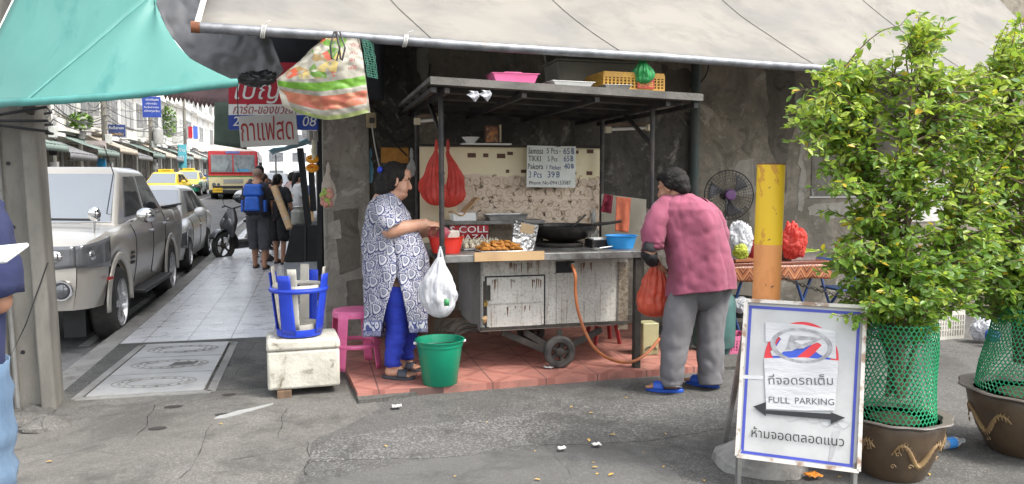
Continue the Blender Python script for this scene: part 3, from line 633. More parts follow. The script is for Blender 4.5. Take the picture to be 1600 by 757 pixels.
b=MB(); fq(b,852,434,868,512,yF,.008); b.build('stile',mCart,cart,smooth=0,bev=.002)
b=MB(); fq(b,750,512,982,517,yF,.018); b.build('bottom_rail',mSoot,cart,smooth=0)
b=MB(); fq(b,869,409,897,427,yF,.006); b.build('valve_opening',mInk,cart,smooth=0)
b=MB(); q=atY(892,414,yF-.01); b.cyl(q,q+V((0,-.06,0)),.022,.02); b.cyl(q+V((0,-.06,0)),q+V((0,-.075,0)),.014); b.build('gas_valve',mAlu,cart)
b=MB(); fq(b,966,410,980,515,yF,.012); b.build('rusty_edge',dirtymetal('rusty_trim',(.3,.26,.2),(.14,.06,.02),(.08,.05,.03),.5),cart,smooth=0)
b=MB(); b.box(((ccl+ccr)/2,(yC+yB)/2,ctop-.028),(ccr-ccl,yB-yC,.056)); b.build('counter',mSteelT,cart,smooth=0,bev=.005)
b=MB(); fq(b,741,395,850,409,yC-.004,.012); b.build('counter_lip_board',mCard,cart,smooth=0)
rr=random.Random(19); mDrip=M('rust_drip',(.16,.075,.025),.8,c2=(.09,.04,.02),sc=30)
b=MB()
for (x0,x1,y0) in ((795,812,410),(800,838,409),(768,778,436),(795,808,436),(832,846,436),(775,845,477),(905,925,410)):
    for k in range(5):
        x=rr.uniform(x0,x1); p=atY(x,y0+rr.uniform(0,3),yF-.0195); L=rr.uniform(.02,.11); w_=rr.uniform(.002,.006)
        b.add([(p.x-w_,p.y,p.z),(p.x+w_,p.y,p.z),(p.x+w_*.6,p.y,p.z-L*.7),(p.x,p.y,p.z-L),(p.x-w_*.6,p.y,p.z-L*.7)],[(4,3,2,1,0)])
b.build('rust_drips',mDrip,body,smooth=0)
# wheels and chassis
def wheel(c,r,w,par,side=-1,nm='wheel'):
    b=MB(); T=Matrix.Translation(c)@Euler((PI/2,0,0)).to_matrix().to_4x4()
    b.shell([(r*.62,-w/2),(r*.86,-w/2),(r*.97,-w*.32),(r,0),(r*.97,w*.32),(r*.86,w/2),(r*.62,w/2)],T,28); o=b.build('tyre',mRubber,par)
    b=MB(); b.shell([(r*.64,-w*.35),(r*.6,-w*.42),(r*.55,-w*.3),(r*.55,w*.3),(r*.64,w*.35)],T,24); b.lathe([(.02,-w*.5),(.035,-w*.46),(.035,w*.4),(.02,w*.5)],T,14)
    for k in range(5):
        a=k*2*PI/5; dv=V((math.cos(a),0,math.sin(a))); b.bar(c+dv*.02,c+dv*r*.57,.03,w*.5,up=V((0,1,0)))
    b.build('wheel_rim',mSoot,o); return o
wc=atY(874,550,5.8); wr=wc.z-.052; wheel(wc,wr,.06,cart); wheel(V((wc.x+.02,6.7,wc.z)),wr,.06,cart)
b=MB(); b.cyl((wc.x,5.78,wc.z),(wc.x,6.72,wc.z),.014); b.build('axle',mSoot,cart)
for p,q in (((784,519),(852,548)),((820,519),(862,545)),((940,515),(892,540))):
    b=MB(); b.bar(atY(*p,5.9),atY(*q,5.9),.02,.05); b.build('strut',mSoot,cart,bev=.003)
b=MB(); b.bar(atY(874,515,5.86),atY(874,535,5.86),.02,.04); b.build('fork',mSoot,cart)
for k in (0,1):
    b=MB(); b.tube([atY(756+k*6,512+k*8,yF+.15),atY(730,508+k*8,yF+.1),atY(715,515+k*8,yF+.1),atY(708,530,yF+.1)],.016,8); b.build('push_handle',mSoot,cart)
for px_,Y_,ztop,mt in ((995,5.66,ctop-.056,mSoot),(1000,6.7,ctop-.056,mSoot),(672,6.72,ctop-.056,mWood)):
    q=atY(px_,480,Y_); b=MB(); b.box((q.x,Y_,(.052+ztop)/2),(.055,.055,ztop-.052)); b.build('leg',mt,cart,smooth=0,bev=.004)
b=MB(); q=atY(990,480,5.9); b.box(((cxr+q.x)/2+.06,6.3,czb+.05),(.14,.8,.05)); b.build('side_shelf',mSoot,cart,smooth=0)
b=MB(); q=atY(640,520,6.7); b.box((cxl-.2,6.72,czb+.0),(.5,.05,.06)); b.build('crossbar',mWood,cart,smooth=0)
# posts and roof
PFL=atY(690,300,5.6);PBL=atY(652,300,6.9);PFR=atY(1018,300,5.6);PBR=atY(940,300,6.72)
def zroof(x): return 2.225-.03*(x-.8)
for P,z0,r in ((PFL,ctop,.02),(PBL,.9,.02),(PFR,ctop,.018),(PBR,.9,.02)):
    b=MB(); zt=zroof(P.x)-.06; b.cyl((P.x,P.y,z0),(P.x,P.y,zt),r,n=12); b.cyl((P.x,P.y,z0),(P.x,P.y,z0+.07),r*1.35,n=12); b.cyl((P.x,P.y,z0+.6),(P.x,P.y,z0+.615),r*1.2); b.build('post',mBlack,cart)
RL=atY(672,130,5.3);RR=atY(1091,156,5.3); rx0,rx1=RL.x,RR.x+.03; ry0,ry1=5.3,7.42
roof=MB()
def rf(x,y,dz): return V((x,y,zroof(x)+dz+.0*(y-5.3)))
for dz0,dz1 in ((0,.03),):
    vs=[rf(rx0,ry0,dz0),rf(rx1,ry0,dz0),rf(rx1,ry1,dz0),rf(rx0,ry1,dz0),rf(rx0,ry0,dz1),rf(rx1,ry0,dz1),rf(rx1,ry1,dz1),rf(rx0,ry1,dz1)]
    roof.add(vs,[(0,3,2,1),(4,5,6,7),(0,1,5,4),(1,2,6,5),(2,3,7,6),(3,0,4,7)])
ro=roof.build('roof',mRoofW,cart,smooth=0)
b=MB(); b.bar(rf(rx0,ry0-.012,.0),rf(rx1,ry0-.012,.0),.02,.05); b.build('fascia',mRoofW,ro,smooth=0)
for yy in (5.6,6.05,6.5,6.9,7.3):
    b=MB(); b.bar(rf(rx0+.02,yy,-.02),rf(rx1-.02,yy,-.02),.03,.036); b.build('purlin',mSoot,ro,smooth=0)
for xx in (rx0+.03,PFL.x,PFL.x+.55,PFL.x+1.1,PFR.x,rx1-.03):
    b=MB(); b.bar(rf(xx,5.33,-.055),rf(xx,7.38,-.055),.035,.035); b.build('rafter',mBlack,ro,smooth=0)
for P,s in ((PFL,-1),(PFR,1)):
    b=MB(); b.bar(V((P.x,P.y,zroof(P.x)-.35)),V((P.x+s*.0,P.y+.55,zroof(P.x)-.07)),.025,.025); b.build('brace',mBlack,ro)
# back panel with its wallpaper and brown squares
pb=MB(); a=atY(656,228,6.8);c=atY(938,228,6.8)
pb.box(((a.x+c.x)/2,6.82,(a.z+ctop)/2),(c.x-a.x,.02,a.z-ctop)); back=pb.build('back_panel',mCreamBd,cart,smooth=0)
b=MB(); w0=atY(718,272,6.8);w1=atY(936,392,6.8); zt=w0.z; b.grid(lambda u,v:V((w0.x+(w1.x-w0.x)*u-(.05*v*(u<.01)),6.807,zt-.03*noise.noise(V((u*14,3,0)))-.05*u+(w1.z-zt)*v)),30,2); wp=b.build('wallpaper',mWallp,back,smooth=0)
b=MB(); rr=random.Random(11)
def spiral(cx,cz,r,ph,sg,turns=1.35,w=.011):
    pts=[]
    for i in range(18):
        t=i/17; a=ph+sg*t*turns*2*PI; q=r*(1-t*.88); pts.append((cx+q*math.cos(a),cz+q*math.sin(a),w*(1-.6*t)))
    for i in range(17):
        x0,z0,wa=pts[i];x1_,z1,wb=pts[i+1]; dx,dz=x1_-x0,z1-z0; L=math.hypot(dx,dz) or 1; nx,nz=-dz/L,dx/L
        b.add([(x0-nx*wa/2,6.8055,z0-nz*wa/2),(x1_-nx*wb/2,6.8055,z1-nz*wb/2),(x1_+nx*wb/2,6.8055,z1+nz*wb/2),(x0+nx*wa/2,6.8055,z0+nz*wa/2)],[(0,1,2,3)])
for i in range(14):
    for j in range(7):
        cx=w0.x+.06+i*(w1.x-w0.x-.1)/13.2+.03*(j%2); cz=w1.z+.05+j*(zt-w1.z-.1)/6.2
        spiral(cx,cz,.044+rr.uniform(-.006,.006),rr.uniform(0,6),rr.choice((-1,1))); 
        for k in range(3): ph=rr.uniform(0,6); spiral(cx+.055*math.cos(ph),cz+.05*math.sin(ph),.022,ph+2,rr.choice((-1,1)),.7,.014)
b.build('scrollwork',mScroll,wp,smooth=0)
for i,(x,y,w_,h_) in enumerate(((737,243,13,7),(759,243,8,6),(783,244,13,7),(797,240,9,5),(922,237,10,6),(793,268,5,5),(818,268,8,5),(897,271,7,5),(921,271,9,6),(900,238,8,5))):
    b=MB(); fq(b,x-w_/2,y-h_/2,x+w_/2,y+h_/2,6.808,.003); b.build('brown_square',mBrown,back,smooth=0)
b=MB(); fq(b,650,225,940,229,6.79,.02); b.build('panel_rail',mSoot,cart,smooth=0)
# ---- things on, in and around the cart
def lathe_thing(name,label,cat,c,prof,mat,n=28,group=None,rf=None,bev=0):
    b=MB(); b.lathe(prof,c,n,rf=rf); o=b.build(name,mat,org=V(c),smooth=40); return tag(o,label,cat,group)
def basin(r,h,t=.004,flare=.78): return [(r*flare,0),(r*.9,h*.5),(r*.985,h*.93),(r*1.05,h*.95),(r*1.06,h),(r*.98,h*.99),(r*.89,h*.5),(r*flare*.97,.006),(1e-4,.006)]
def onC(px,py,D=None,z=None): return atZ(px,py,ctop if z is None else z)
c=V((*atY(697,398,5.84).xy,ctop+.002)); rB=.135
lathe_thing('basin','bright red plastic basin on the left end of the cart counter under the woman\'s hands','basin',c,basin(rB,.125),mRedPl)
b=MB(); b.lathe([(.03,0),(.045,.03),(.05,.09),(.045,.1),(.04,.09),(.03,.02),(1e-4,.015)],Matrix.Translation(c+V((-.05,.0,.1)))@Euler((.2,.5,0)).to_matrix().to_4x4(),18)
j=tag(b.build('jug',M('dusky_pink_plastic',(.5,.12,.16),.4)),'small dusky pink jug tipped inside the red basin','jug')
b=MB(); q=c+V((-.08,-.02,.16)); b.tube([q+V((-.02-.03*math.sin(t),0,.035*math.cos(t))) for t in [i*PI/6 for i in range(7)]],.006,6); b.build('handle',j.data.materials[0],j)
b=MB(); b.box(c+V((.045,.01,.115)),(.1,.09,.11),rz=.3); tag(b.build('tub',M('milky_plastic',(.6,.55,.47),.35),bev=.012,smooth=40),'milky plastic tub standing in the red basin','tub')
# trays of food
q0=atY(752,388,6.12); tr=thing('tray','shallow metal tray of pale uncooked dumplings behind the fried pieces','tray',(q0.x,6.12,ctop))
b=MB(); b.box((q0.x,6.12,ctop+.008),(.34,.26,.014)); b.build('tray_base',mAlu,tr,bev=.004)
dough=M('pale_dough',(.62,.55,.42),.6,c2=(.55,.47,.34),sc=20); fry=M('fried_batter',(.5,.22,.04),.6,c2=(.33,.12,.02),sc=22,dirt=(.6,.33,.09),dsc=18,bump=.6,bsc=60)
rr=random.Random(4)
for i in range(7):
    for k in range(4):
        b=MB(); x,y=q0.x-.14+i*.045+rr.uniform(-.006,.006),6.03+k*.055+rr.uniform(-.006,.006); z=ctop+.034
        b.lathe([(1e-4,-.022),(.02,-.019),(.024,-.008),(.017,.008),(.005,.02),(.009,.03),(1e-4,.031)],(x,y,z+.002+.02*(k%2)),9,rf=lambda t,z_:1+.1*math.sin(5*t)); tag(b.build('dumpling',dough),'pale pinched dumpling on the metal tray','dumpling','pale dumplings on the tray')
q0=atY(782,394,5.83); tr=thing('tray','metal tray heaped with golden fried pieces at the front of the cart','tray',(q0.x,5.83,ctop))
b=MB(); b.box((q0.x,5.84,ctop+.008),(.36,.24,.014)); b.build('tray_base',mAlu,tr,bev=.004)
fp=[]
for lay,(nx,ny,zz) in enumerate(((6,4,.03),(5,3,.052),(3,2,.072))):
    for i in range(nx):
        for k in range(ny):
            b=MB(); x=q0.x+(i-(nx-1)/2)*.052+rr.uniform(-.012,.012);y=5.84+(k-(ny-1)/2)*.055+rr.uniform(-.012,.012)
            b.ell((x,y,ctop+zz),(.036+rr.uniform(-.006,.006),.024,.014),12,rot=(rr.uniform(-.5,.5),rr.uniform(-.5,.5),rr.uniform(0,3))); b.jitter(.008,45,i+k); tag(b.build('fritter',fry),'golden brown fried fritter heaped on the front tray','fritter','golden fritters heaped on the tray')
b=MB(); a,c2,d2,e2=[atD(*p) for p in ((803,343,6.25),(842,352,6.3),(833,394,6.1),(798,392,6.05))]
b.grid(lambda u,v:a.lerp(c2,u).lerp(e2.lerp(d2,u),v)+BK*(.006*noise.noise(V((u*9,v*9,0)))),24,24); fo=tag(b.build('foil_board',mFoil,solid=.012,smooth=80),'crinkled foil covered board standing on edge beside the wok','board')
b=MB(); b.grid(lambda u,v:a.lerp(c2,.3+.55*u).lerp(e2.lerp(d2,.3+.55*u),.05+.33*v-.12*u*0)+BK*.012,3,3); b.build('brown_stain',M('brown_scorch',(.42,.3,.17),.7),fo)
# wok on gas ring
wk=V((*atY(880,388,6.2).xy,ctop)); W=thing('wok','big blackened iron wok with long handles on the gas ring','wok',wk)
b=MB(); zr=atY(880,352,6.2).z-ctop; rW=.285
pr=[(.06,.035)]+[(rW*math.sin(t),zr-(zr-.035)*math.cos(t)**1.0*1.0) for t in [.35,.6,.85,1.1,1.3,1.5,PI/2]]
b.lathe(pr+[(rW*1.02,zr+.004),(rW*.97,zr)]+[(rW*.97*math.sin(t),zr-(zr-.045)*math.cos(t)) for t in [1.4,1.1,.8,.5,.2]]+[(1e-4,.045)],wk,36); b.build('bowl',M('wok_iron',(.022,.021,.02),.42,.6,c2=(.045,.04,.036),sc=10,bump=.3,bsc=30),W)
b=MB(); b.tube([wk+V((rW*.95,-.0,zr)),wk+V((rW+.1,-.04,zr+.012)),wk+V((rW+.21,-.08,zr+.03))],[.016,.013,.011],8); b.build('handle',mSoot,W)
b=MB(); b.tube([wk+V((-rW-.005,-.05,zr)),wk+V((-rW-.05,-.04,zr+.02)),wk+V((-rW-.05,.04,zr+.02)),wk+V((-rW-.005,.05,zr))],.008,8); b.build('loop_handle',mSoot,W)
tag(lathe_thing('gas_ring','x','stove',wk+V((-.03,0,.001)),[(.19,0),(.2,.02),(.185,.035),(.17,.03),(.17,.004),(1e-4,.004)],mSoot),'round black gas ring under the wok','gas ring')
b=MB(); b.tube([atY(885,362,6.2)+V((0,.05,-.05)),atY(900,350,6.25),atY(915,336,6.3)],.009,8); b.ell(atY(885,362,6.2)+V((0,.05,-.05)),(.05,.05,.015),14); tag(b.build('ladle',mSoot),'long handled iron ladle leaning in the wok','ladle')
c=V((*atY(970,393,5.88).xy,ctop+.002)); lathe_thing('basin','light blue plastic basin near the right end of the counter','basin',c,basin(.128,.105),mBluePl)
b=MB(); q=atY(932,388,6.05); b.box((q.x,6.05,ctop+.012),(.15,.2,.02)); b.box((q.x,6.05,ctop+.04),(.14,.19,.05)); b.box((q.x,6.04,ctop+.07),(.12,.17,.012),mi=1); tag(b.build('box',[mBlack,mWhite],bev=.004,smooth=0),'small black box with white paper top between the wok and the blue basin','box')
b=MB(); q=atY(931,391,5.75); q.z=ctop+.012; b.ell(q,(.035,.035,.012),14); b.tube([q+V((.03,0,.005)),q+V((.16,.05,.012))],.006,6); tag(b.build('serving_spoon',mAlu),'steel serving spoon lying on the counter in front of the black box','spoon')
b=MB(); b.lathe([(.022,0),(.025,.01),(.025,.12),(.01,.16),(.01,.18),(1e-4,.18)],V((*atY(927,392,6.6).xy,ctop+.12)),14); b.box(V((*atY(927,392,6.6).xy,ctop+.06)),(.07,.07,.118)); tag(b.build('bottle',M('clear_plastic',(.6,.62,.6),.15,trans=.6)),'clear bottle on a stand against the wallpaper right of the wok','bottle')
# middle shelf and its load
ys=6.45; a=atY(697,349,ys);c=atY(850,349,ys); sh=thing('shelf_rack','low metal rack behind the counter food carrying the aluminium tray','rack',((a.x+c.x)/2,ys,ctop))
b=MB(); b.box(((a.x+c.x)/2,ys+.12,a.z),(c.x-a.x,.3,.03)); b.build('shelf',mSteelT,sh,smooth=0,bev=.003)
for x in (a.x+.02,c.x-.02):
    b=MB(); b.box((x,ys+.12,(ctop+a.z)/2-.006),(.02,.25,a.z-ctop-.02)); b.build('upright',mSoot,sh,smooth=0)
zs=a.z+.015
b=MB(); x0,x1=atY(703,360,ys-.03).x,atY(763,360,ys-.03).x; z0,z1=atY(703,377,ys-.03).z,atY(703,353,ys-.03).z
b.grid(lambda u,v:V((x0+(x1-x0)*u,ys-.034-.004*math.sin(u*7),z0+(z1-z0)*v)),12,2); bn=tag(b.build('banner',M('crimson_banner',(.33,.015,.02),.55),solid=.002),'crimson banner with white capital letters hung under the rack','banner')
b=MB(); b.text('S COLL',basis((x0+.0,ys-.046,z0+(z1-z0)*.54),(1,0,0),(0,-1,0)),.078,'LEFT',w=(x1-x0)*.98); b.text('INAZAI',basis((x0+.03,ys-.046,z0+.004),(1,0,0),(0,-1,0)),.07,'LEFT',w=(x1-x0)*.88); b.build('lettering',mWhite,bn,smooth=0)
def tray(c,w,d,h,mat,name,label,cat,rz=0,t=.006):
    b=MB(); Mx=mrot(c,rz); p=lambda s,z:[(-w/2*s,-d/2*s,z),(w/2*s,-d/2*s,z),(w/2*s,d/2*s,z),(-w/2*s,d/2*s,z)]
    vs=p(.86,0)+p(1,h)+p(1.06,h)+p(1.06,h+.004)+p(.98,h+.003)+p(.85,t)
    fs=[(3,2,1,0)]
    for k in range(5):
        for i in range(4): fs.append((k*4+i,k*4+(i+1)%4,k*4+4+(i+1)%4,k*4+4+i))
    fs.append((20,21,22,23)); b.add(vs,fs,0,Mx); return tag(b.build(name,mat,bev=.004,smooth=40),label,cat)
q=atY(790,346,ys+.1); tray((q.x,ys+.12,zs),.36,.22,.05,mAlu,'tray','rectangular aluminium tray resting on the metal rack','tray')
q=atY(724,346,ys+.1); b=MB(); b.box((q.x,ys+.12,zs+.035),(.2,.18,.07),mi=1); tag(b.build('carton',[mCard,mWhite],bev=.004,smooth=0),'low white carton on the left of the metal rack','carton')
b=MB(); b.grid(lambda u,v:V((q.x-.11+.24*u,ys+.02+.2*v,zs+.075+.09*u*u-.03*math.sin(u*5)+.02*noise.noise(V((u*4,v*4,0))))),14,8); tag(b.build('paper_bag',mCard,solid=.012,smooth=60),'crumpled brown paper bag lying on the white carton','paper bag')
# high ledge with bowl and picture
yl=6.76; a=atY(720,225,yl);c=atY(795,225,yl); b=MB(); b.box(((a.x+c.x)/2,yl-.03,a.z-.003),(c.x-a.x,.14,.012)); tag(b.build('ledge',mWhite,smooth=0),'thin white ledge above the back panel holding a bowl','ledge')
zl=a.z+.005; q=atY(735,222,yl-.03); lathe_thing('bowl','small white bowl on the ledge above the back panel','bowl',V((q.x,yl-.04,zl)),[(.035,0),(.05,.02),(.078,.05),(.08,.052),(.074,.05),(.045,.014),(1e-4,.01)],mWhite)
q=atY(769,222,yl-.03); pc=thing('picture','small orange and brown devotional picture in a dark frame on the ledge','picture',(q.x,yl-.01,zl))
b=MB(); b.box((q.x,yl-.012,zl+.08),(.13,.012,.16)); b.build('frame',mBrown,pc,smooth=0,bev=.003)
m_=M('orange_print',(.5,.18,.03),.4,c2=(.14,.05,.03),sc=16,rng=(.42,.55),dirt=(.6,.45,.2),dsc=24); b=MB(); b.box((q.x,yl-.02,zl+.08),(.105,.006,.135)); b.build('print',m_,pc,smooth=0)
b=MB()
for i in range(9): b.ell((q.x+.075,yl-.03,zl+.02+i*.017),.011,8)
b.build('bead_garland',M('cream_beads',(.7,.62,.42),.6),pc)
# price board
ps=thing('price_sign','white handwritten price board for samosa, tikki and pakora clipped to the back panel','sign',atY(861,293,6.7))
Yp=6.70; a=atY(823,228,Yp);c=atY(899,293,Yp); b=MB(); b.box(((a.x+c.x)/2,Yp,(a.z+c.z)/2),(c.x-a.x,.008,a.z-c.z),ry=.01); b.build('board',M('off_white_card',(.68,.7,.66),.4,c2=(.6,.62,.57),sc=4),ps,smooth=0)
W_=c.x-a.x;H_=a.z-c.z
def hw(body,u,v,size,w,mat=mInk,rot=0):
    b=MB(); b.text(body,basis((a.x+W_*u,Yp-.006,a.z-H_*v),(math.cos(rot),0,math.sin(rot)),(0,-1,0)),size,'LEFT',w=w); 
    b.v=[(x+.003*noise.noise(V((x*30,z*30,1))),y,z+.004*noise.noise(V((x*25,z*25,5)))) for x,y,z in b.v]; b.build('handwriting',mat,ps,smooth=0)
for row in ((('Samosa',.03,.19,.078,.3),('5 Pcs',.4,.18,.07,.23),('-',.66,.18,.07,.03),('65 ฿',.74,.19,.08,.23)),(('TIKKI',.03,.37,.07,.25),('5 Pcs',.42,.37,.065,.2),('65 ฿',.75,.37,.075,.2)),(('Pakora',.02,.56,.075,.31),('1 Packet',.4,.56,.055,.29),('40 ฿',.76,.55,.07,.2)),(('3 Pcs',.04,.76,.08,.26),('39 ฿',.42,.76,.08,.25)),(('Phone No-094133587',.05,.93,.05,.85),)):
    for body,u,v,s_,w_ in row:
        if '฿' in body: hw('฿',u+w_*.72,v,s_*.95,W_*w_*.28,mNavyInk); body=body[:2]; w_*=.58
        hw(body,u,v,s_,W_*w_,mNavyInk if body[0] in '1346' else mInk,random.uniform(-.03,.03))
b=MB(); q=atY(872,227,Yp-.01); b.prism([(-.02,0),(.02,0),(.008,.035),(-.008,.035)],.015,basis(q+V((0,0,-.015)),(1,0,0),(0,-1,0))); b.tube([q+V((-.012,0,.018)),q+V((-.018,0,.05)),q+V((-.005,0,.06)),q+V((0,0,.02))],.002,5); b.build('bulldog_clip',mBlack,ps,smooth=0)
# right end board with cloths
b=MB(); a,c,d,e=[atD(*p) for p in ((940,303,7.0),(1010,312,6.75),(1008,398,6.7),(940,396,6.95))]; o=FH*.012
b.add([a,c,d,e,a+o,c+o,d+o,e+o],[(3,2,1,0),(4,5,6,7),(0,1,5,4),(1,2,6,5),(2,3,7,6),(3,0,4,7)]); b.build('end_panel',mCreamL,cart,smooth=0)
def cloth(name,label,pts,D,mat,seed=0,am=.02,th=.006):
    b=MB(); a,c,d,e=[atD(x,y,D) for x,y in pts]
    b.grid(lambda u,v:a.lerp(c,u).lerp(e.lerp(d,u),v)+BK*(am*math.sin(u*9+seed)*(.4+.6*v)+am*noise.noise(V((u*4,v*4,seed)))),16,16); return tag(b.build(name,mat,solid=th,smooth=80),label,'cloth')
cloth('cloth','maroon cloth hanging at the corner of the cart beside the orange towel',((944,303),(958,306),(955,334),(938,331)),6.7,M('maroon_cloth',(.22,.02,.04),.9),1)
cloth('towel','faded orange towel pegged over the right end panel',((963,308),(986,310),(982,364),(961,361)),6.62,M('orange_towel',(.6,.16,.08),.9,c2=(.5,.13,.07),sc=20),2,.008)
# fluorescent tubes
for (x0,y0,x1,y1,Dz,lb,ub) in ((652,190,688,187,6.2,'short grimy fluorescent lamp fixed at the left cart post','left'),(950,203,1014,200,6.45,'long bare fluorescent lamp fixed at the right cart post','right')):
    p,q=atD(x0,y0,Dz),atD(x1,y1,Dz); L=thing('fluorescent_lamp',lb,'lamp',p.lerp(q,.5)); d=(q-p).normalized()
    b=MB(); b.cyl(p,q,.013); b.build('tube',M('dull_white_tube',(.62,.6,.54),.3),L)
    for e,s in ((p,1),(q,-1)):
        b=MB(); b.box(e+d*.0,(.05,.05,.055)); b.build('holder',M('yellowed_plastic',(.5,.43,.3),.5),L,bev=.006)
    b=MB(); b.bar(p+ZU*.035,q+ZU*.035,.03,.02); b.build('batten',mWood,L,smooth=0)
# bags
def bag(name,label,cx,top,bot,wl,wr,D,mat,depth=.7,neck=.12,seed=0,handles=1,par=None,amp=.09,fold=9,max_at=.62,ex=1.5):
    T,Bp=atD(cx,top,D),atD(cx,bot,D); k=D/FPX; H=T.z-Bp.z; w=(wl+wr)*k/2; off=RT*((wr-wl)*k/2)
    rings=[];N=26
    b=MB()
    def f(u,v):
        a=u*2*PI; t=v
        if t<1-max_at: s_=math.sqrt(max(0,1-(1-t/(1-max_at))**2))
        else: q=(t-(1-max_at))/max_at; s_=1-(1-neck)*q**ex
        s_=max(s_,.02); ph=3.5*noise.noise(V((math.cos(a)*1.3,math.sin(a)*1.3,seed+t*.8))); fl=1+amp*(.35+t)*math.sin(fold*a+seed+ph)+.25*amp*noise.noise(V((math.cos(a)*7,math.sin(a)*7,seed+t*1.5)))*4
        p=Bp+ZU*(H*t)+(off*math.sin(PI*min(1,t*1.1)))+RT*(w*s_*fl*math.cos(a))+FH*(w*depth*s_*fl*math.sin(a))
        p=p+noise.noise_vector(p*8+V((seed,0,0)))*.025*min(1,t*4)*s_; return p-(p-Bp-ZU*(H*t)).normalized()*(.022*(1-abs(noise.noise(p*V((17,17,9))))**.5)*min(1,t*4)*s_)
    b.grid(f,110,44,cu=True)
    if handles:
        for sg in (-1,1): b.tube([T+RT*(sg*w*neck*.8)+ZU*-.01,T+RT*(sg*.006)+ZU*.05,T+RT*(-sg*.004)+ZU*.075],[.012,.008,.006],6)
    return tag(b.build(name,mat,par,smooth=80),label,'bag')
bag('plastic_bag','large red plastic bag hanging behind the front left cart post, the left one of two',682,232,322,28,17,6.45,fRed,.4,.07,1,amp=.15,fold=11,max_at=.72,ex=1.0)
bag('plastic_bag','red plastic bag hanging against the wallpaper just right of the front left post',700,232,325,8,32,6.62,fRed,.35,.07,4,amp=.15,fold=11,max_at=.8,ex=.95)
bag('plastic_bag','full white carrier bag hanging in front of the counter from the front left post',688,402,497,33,25,5.5,fWhite,.75,.14,2,amp=.07)
b=MB(); q=atD(694,480,5.36); b.box(q,(.02,.008,.03)); tag(b.build('bag_print',mPipe),'small green printed mark on the white carrier bag','print'); b_=bpy.data.objects['bag_print']
mp_=b_; par=[o for o in bpy.data.objects if o.get('label','').startswith('full white carrier')][0]
bpy.data.objects.remove(b_)
b=MB(); q=atD(694,478,5.33); b.add([q,q+RT*.035,q+RT*.035+ZU*.045,q+ZU*.045],[(0,1,2,3)]); b.build('printed_mark',M('green_print',(.05,.3,.1),.5),par,solid=.02)
bag('plastic_bag','cloudy clear bag of small things hanging beside the rear left cart post',643,245,277,6,7,6.7,fClear,.6,.2,3)
def crumple(label,cx,top,bot,w,D,mat,seed,depth=.8,peak=0):
    T,Bp=atD(cx,top,D),atD(cx,bot,D); H=T.z-Bp.z; r=w/2*D/FPX; b=MB(); o_=V((seed*3.7,seed*1.9,0))
    def f(u,v):
        a=u*2*PI; t=v*PI; d=V((math.sin(t)*math.cos(a),math.sin(t)*math.sin(a),-math.cos(t))); q=d*1.6+o_
        k=1+.25*noise.noise(q)-.5*(max(0,.3-abs(noise.noise(q*2.1)))*.8+max(0,.25-abs(noise.noise(q*4.7)))*.5)+.06*noise.noise(q*9)
        k*=1+peak*max(0,d.z-.2)**2*abs(noise.noise(q*1.7+V((5,0,0))))*3
        p=Bp+ZU*(H*.5+H*.5*d.z*k)+RT*(r*d.dot(RT)*k)+FH*(r*depth*d.dot(FH)*k); p.z=max(p.z,Bp.z+.002); return p
    b.grid(f,90,50,cu=True); return tag(b.build('plastic_bag',mat,smooth=60),label,'bag')
# hose, tin, stool under the cart
b=MB(); hp=[(894,414,5.78),(899,432,5.74),(899,455,5.74),(903,485,5.72),(914,518,5.7),(930,545,5.68),(955,562,5.7),(985,566,5.75),(1010,553,5.9),(1030,530,6.1)]
P=[atD(x,y,D*1.02+.1) for x,y,D in hp]
def smoothp(P,n=6):
    out=[];L=len(P)
    for i in range(L-1):
        p0,p1,p2,p3=P[max(0,i-1)],P[i],P[i+1],P[min(L-1,i+2)]
        for k in range(n):
            t=k/n; out.append(.5*((2*p1)+(p2-p0)*t+(2*p0-5*p1+4*p2-p3)*t*t+(3*p1-p0-3*p2+p3)*t**3))
    return out+[P[-1]]
P=[p if p.z>.07 else V((p.x,p.y,.07)) for p in smoothp(P)]
b.tube(P,.0125,8); tag(b.build('gas_hose',M('orange_rubber_hose',(.42,.13,.035),.5,c2=(.3,.09,.03))),'orange gas hose looping from the cart valve down to the tiled floor','hose')
q=atZ(1017,556,.052); b=MB(); b.box((q.x,q.y+.08,.052+.14),(.15,.15,.28)); ti=tag(b.build('tin',M('olive_tin',(.38,.36,.2),.45,c2=(.28,.26,.14),sc=6,dirt=(.12,.1,.07),dsc=7),bev=.01,smooth=40),'dirty olive yellow oil tin under the right end of the cart','tin')
b=MB(); b.tube([V((q.x+.05*math.cos(t)-.0,q.y-.002,.1+.03*math.sin(t))) for t in [i*PI/8 for i in range(9)]],.005,6); b.build('embossed_arch',mSoot,ti)
rs_=thing('stool','dark red stool in the shade under the cart','stool',atZ(948,540,.052)); q=atZ(948,538,.052)
b=MB(); b.box((q.x,q.y+.1,.052+.2),(.26,.26,.03)); mR=M('dark_red_plastic',(.3,.03,.03),.5); b.build('seat',mR,rs_,bev=.01)
for sx in (-1,1):
    for sy in (-1,1):
        b=MB(); b.bar((q.x+sx*.12,q.y+.1+sy*.12,.053),(q.x+sx*.09,q.y+.1+sy*.09,.24),.03,.03); b.build('leg',mR,rs_)
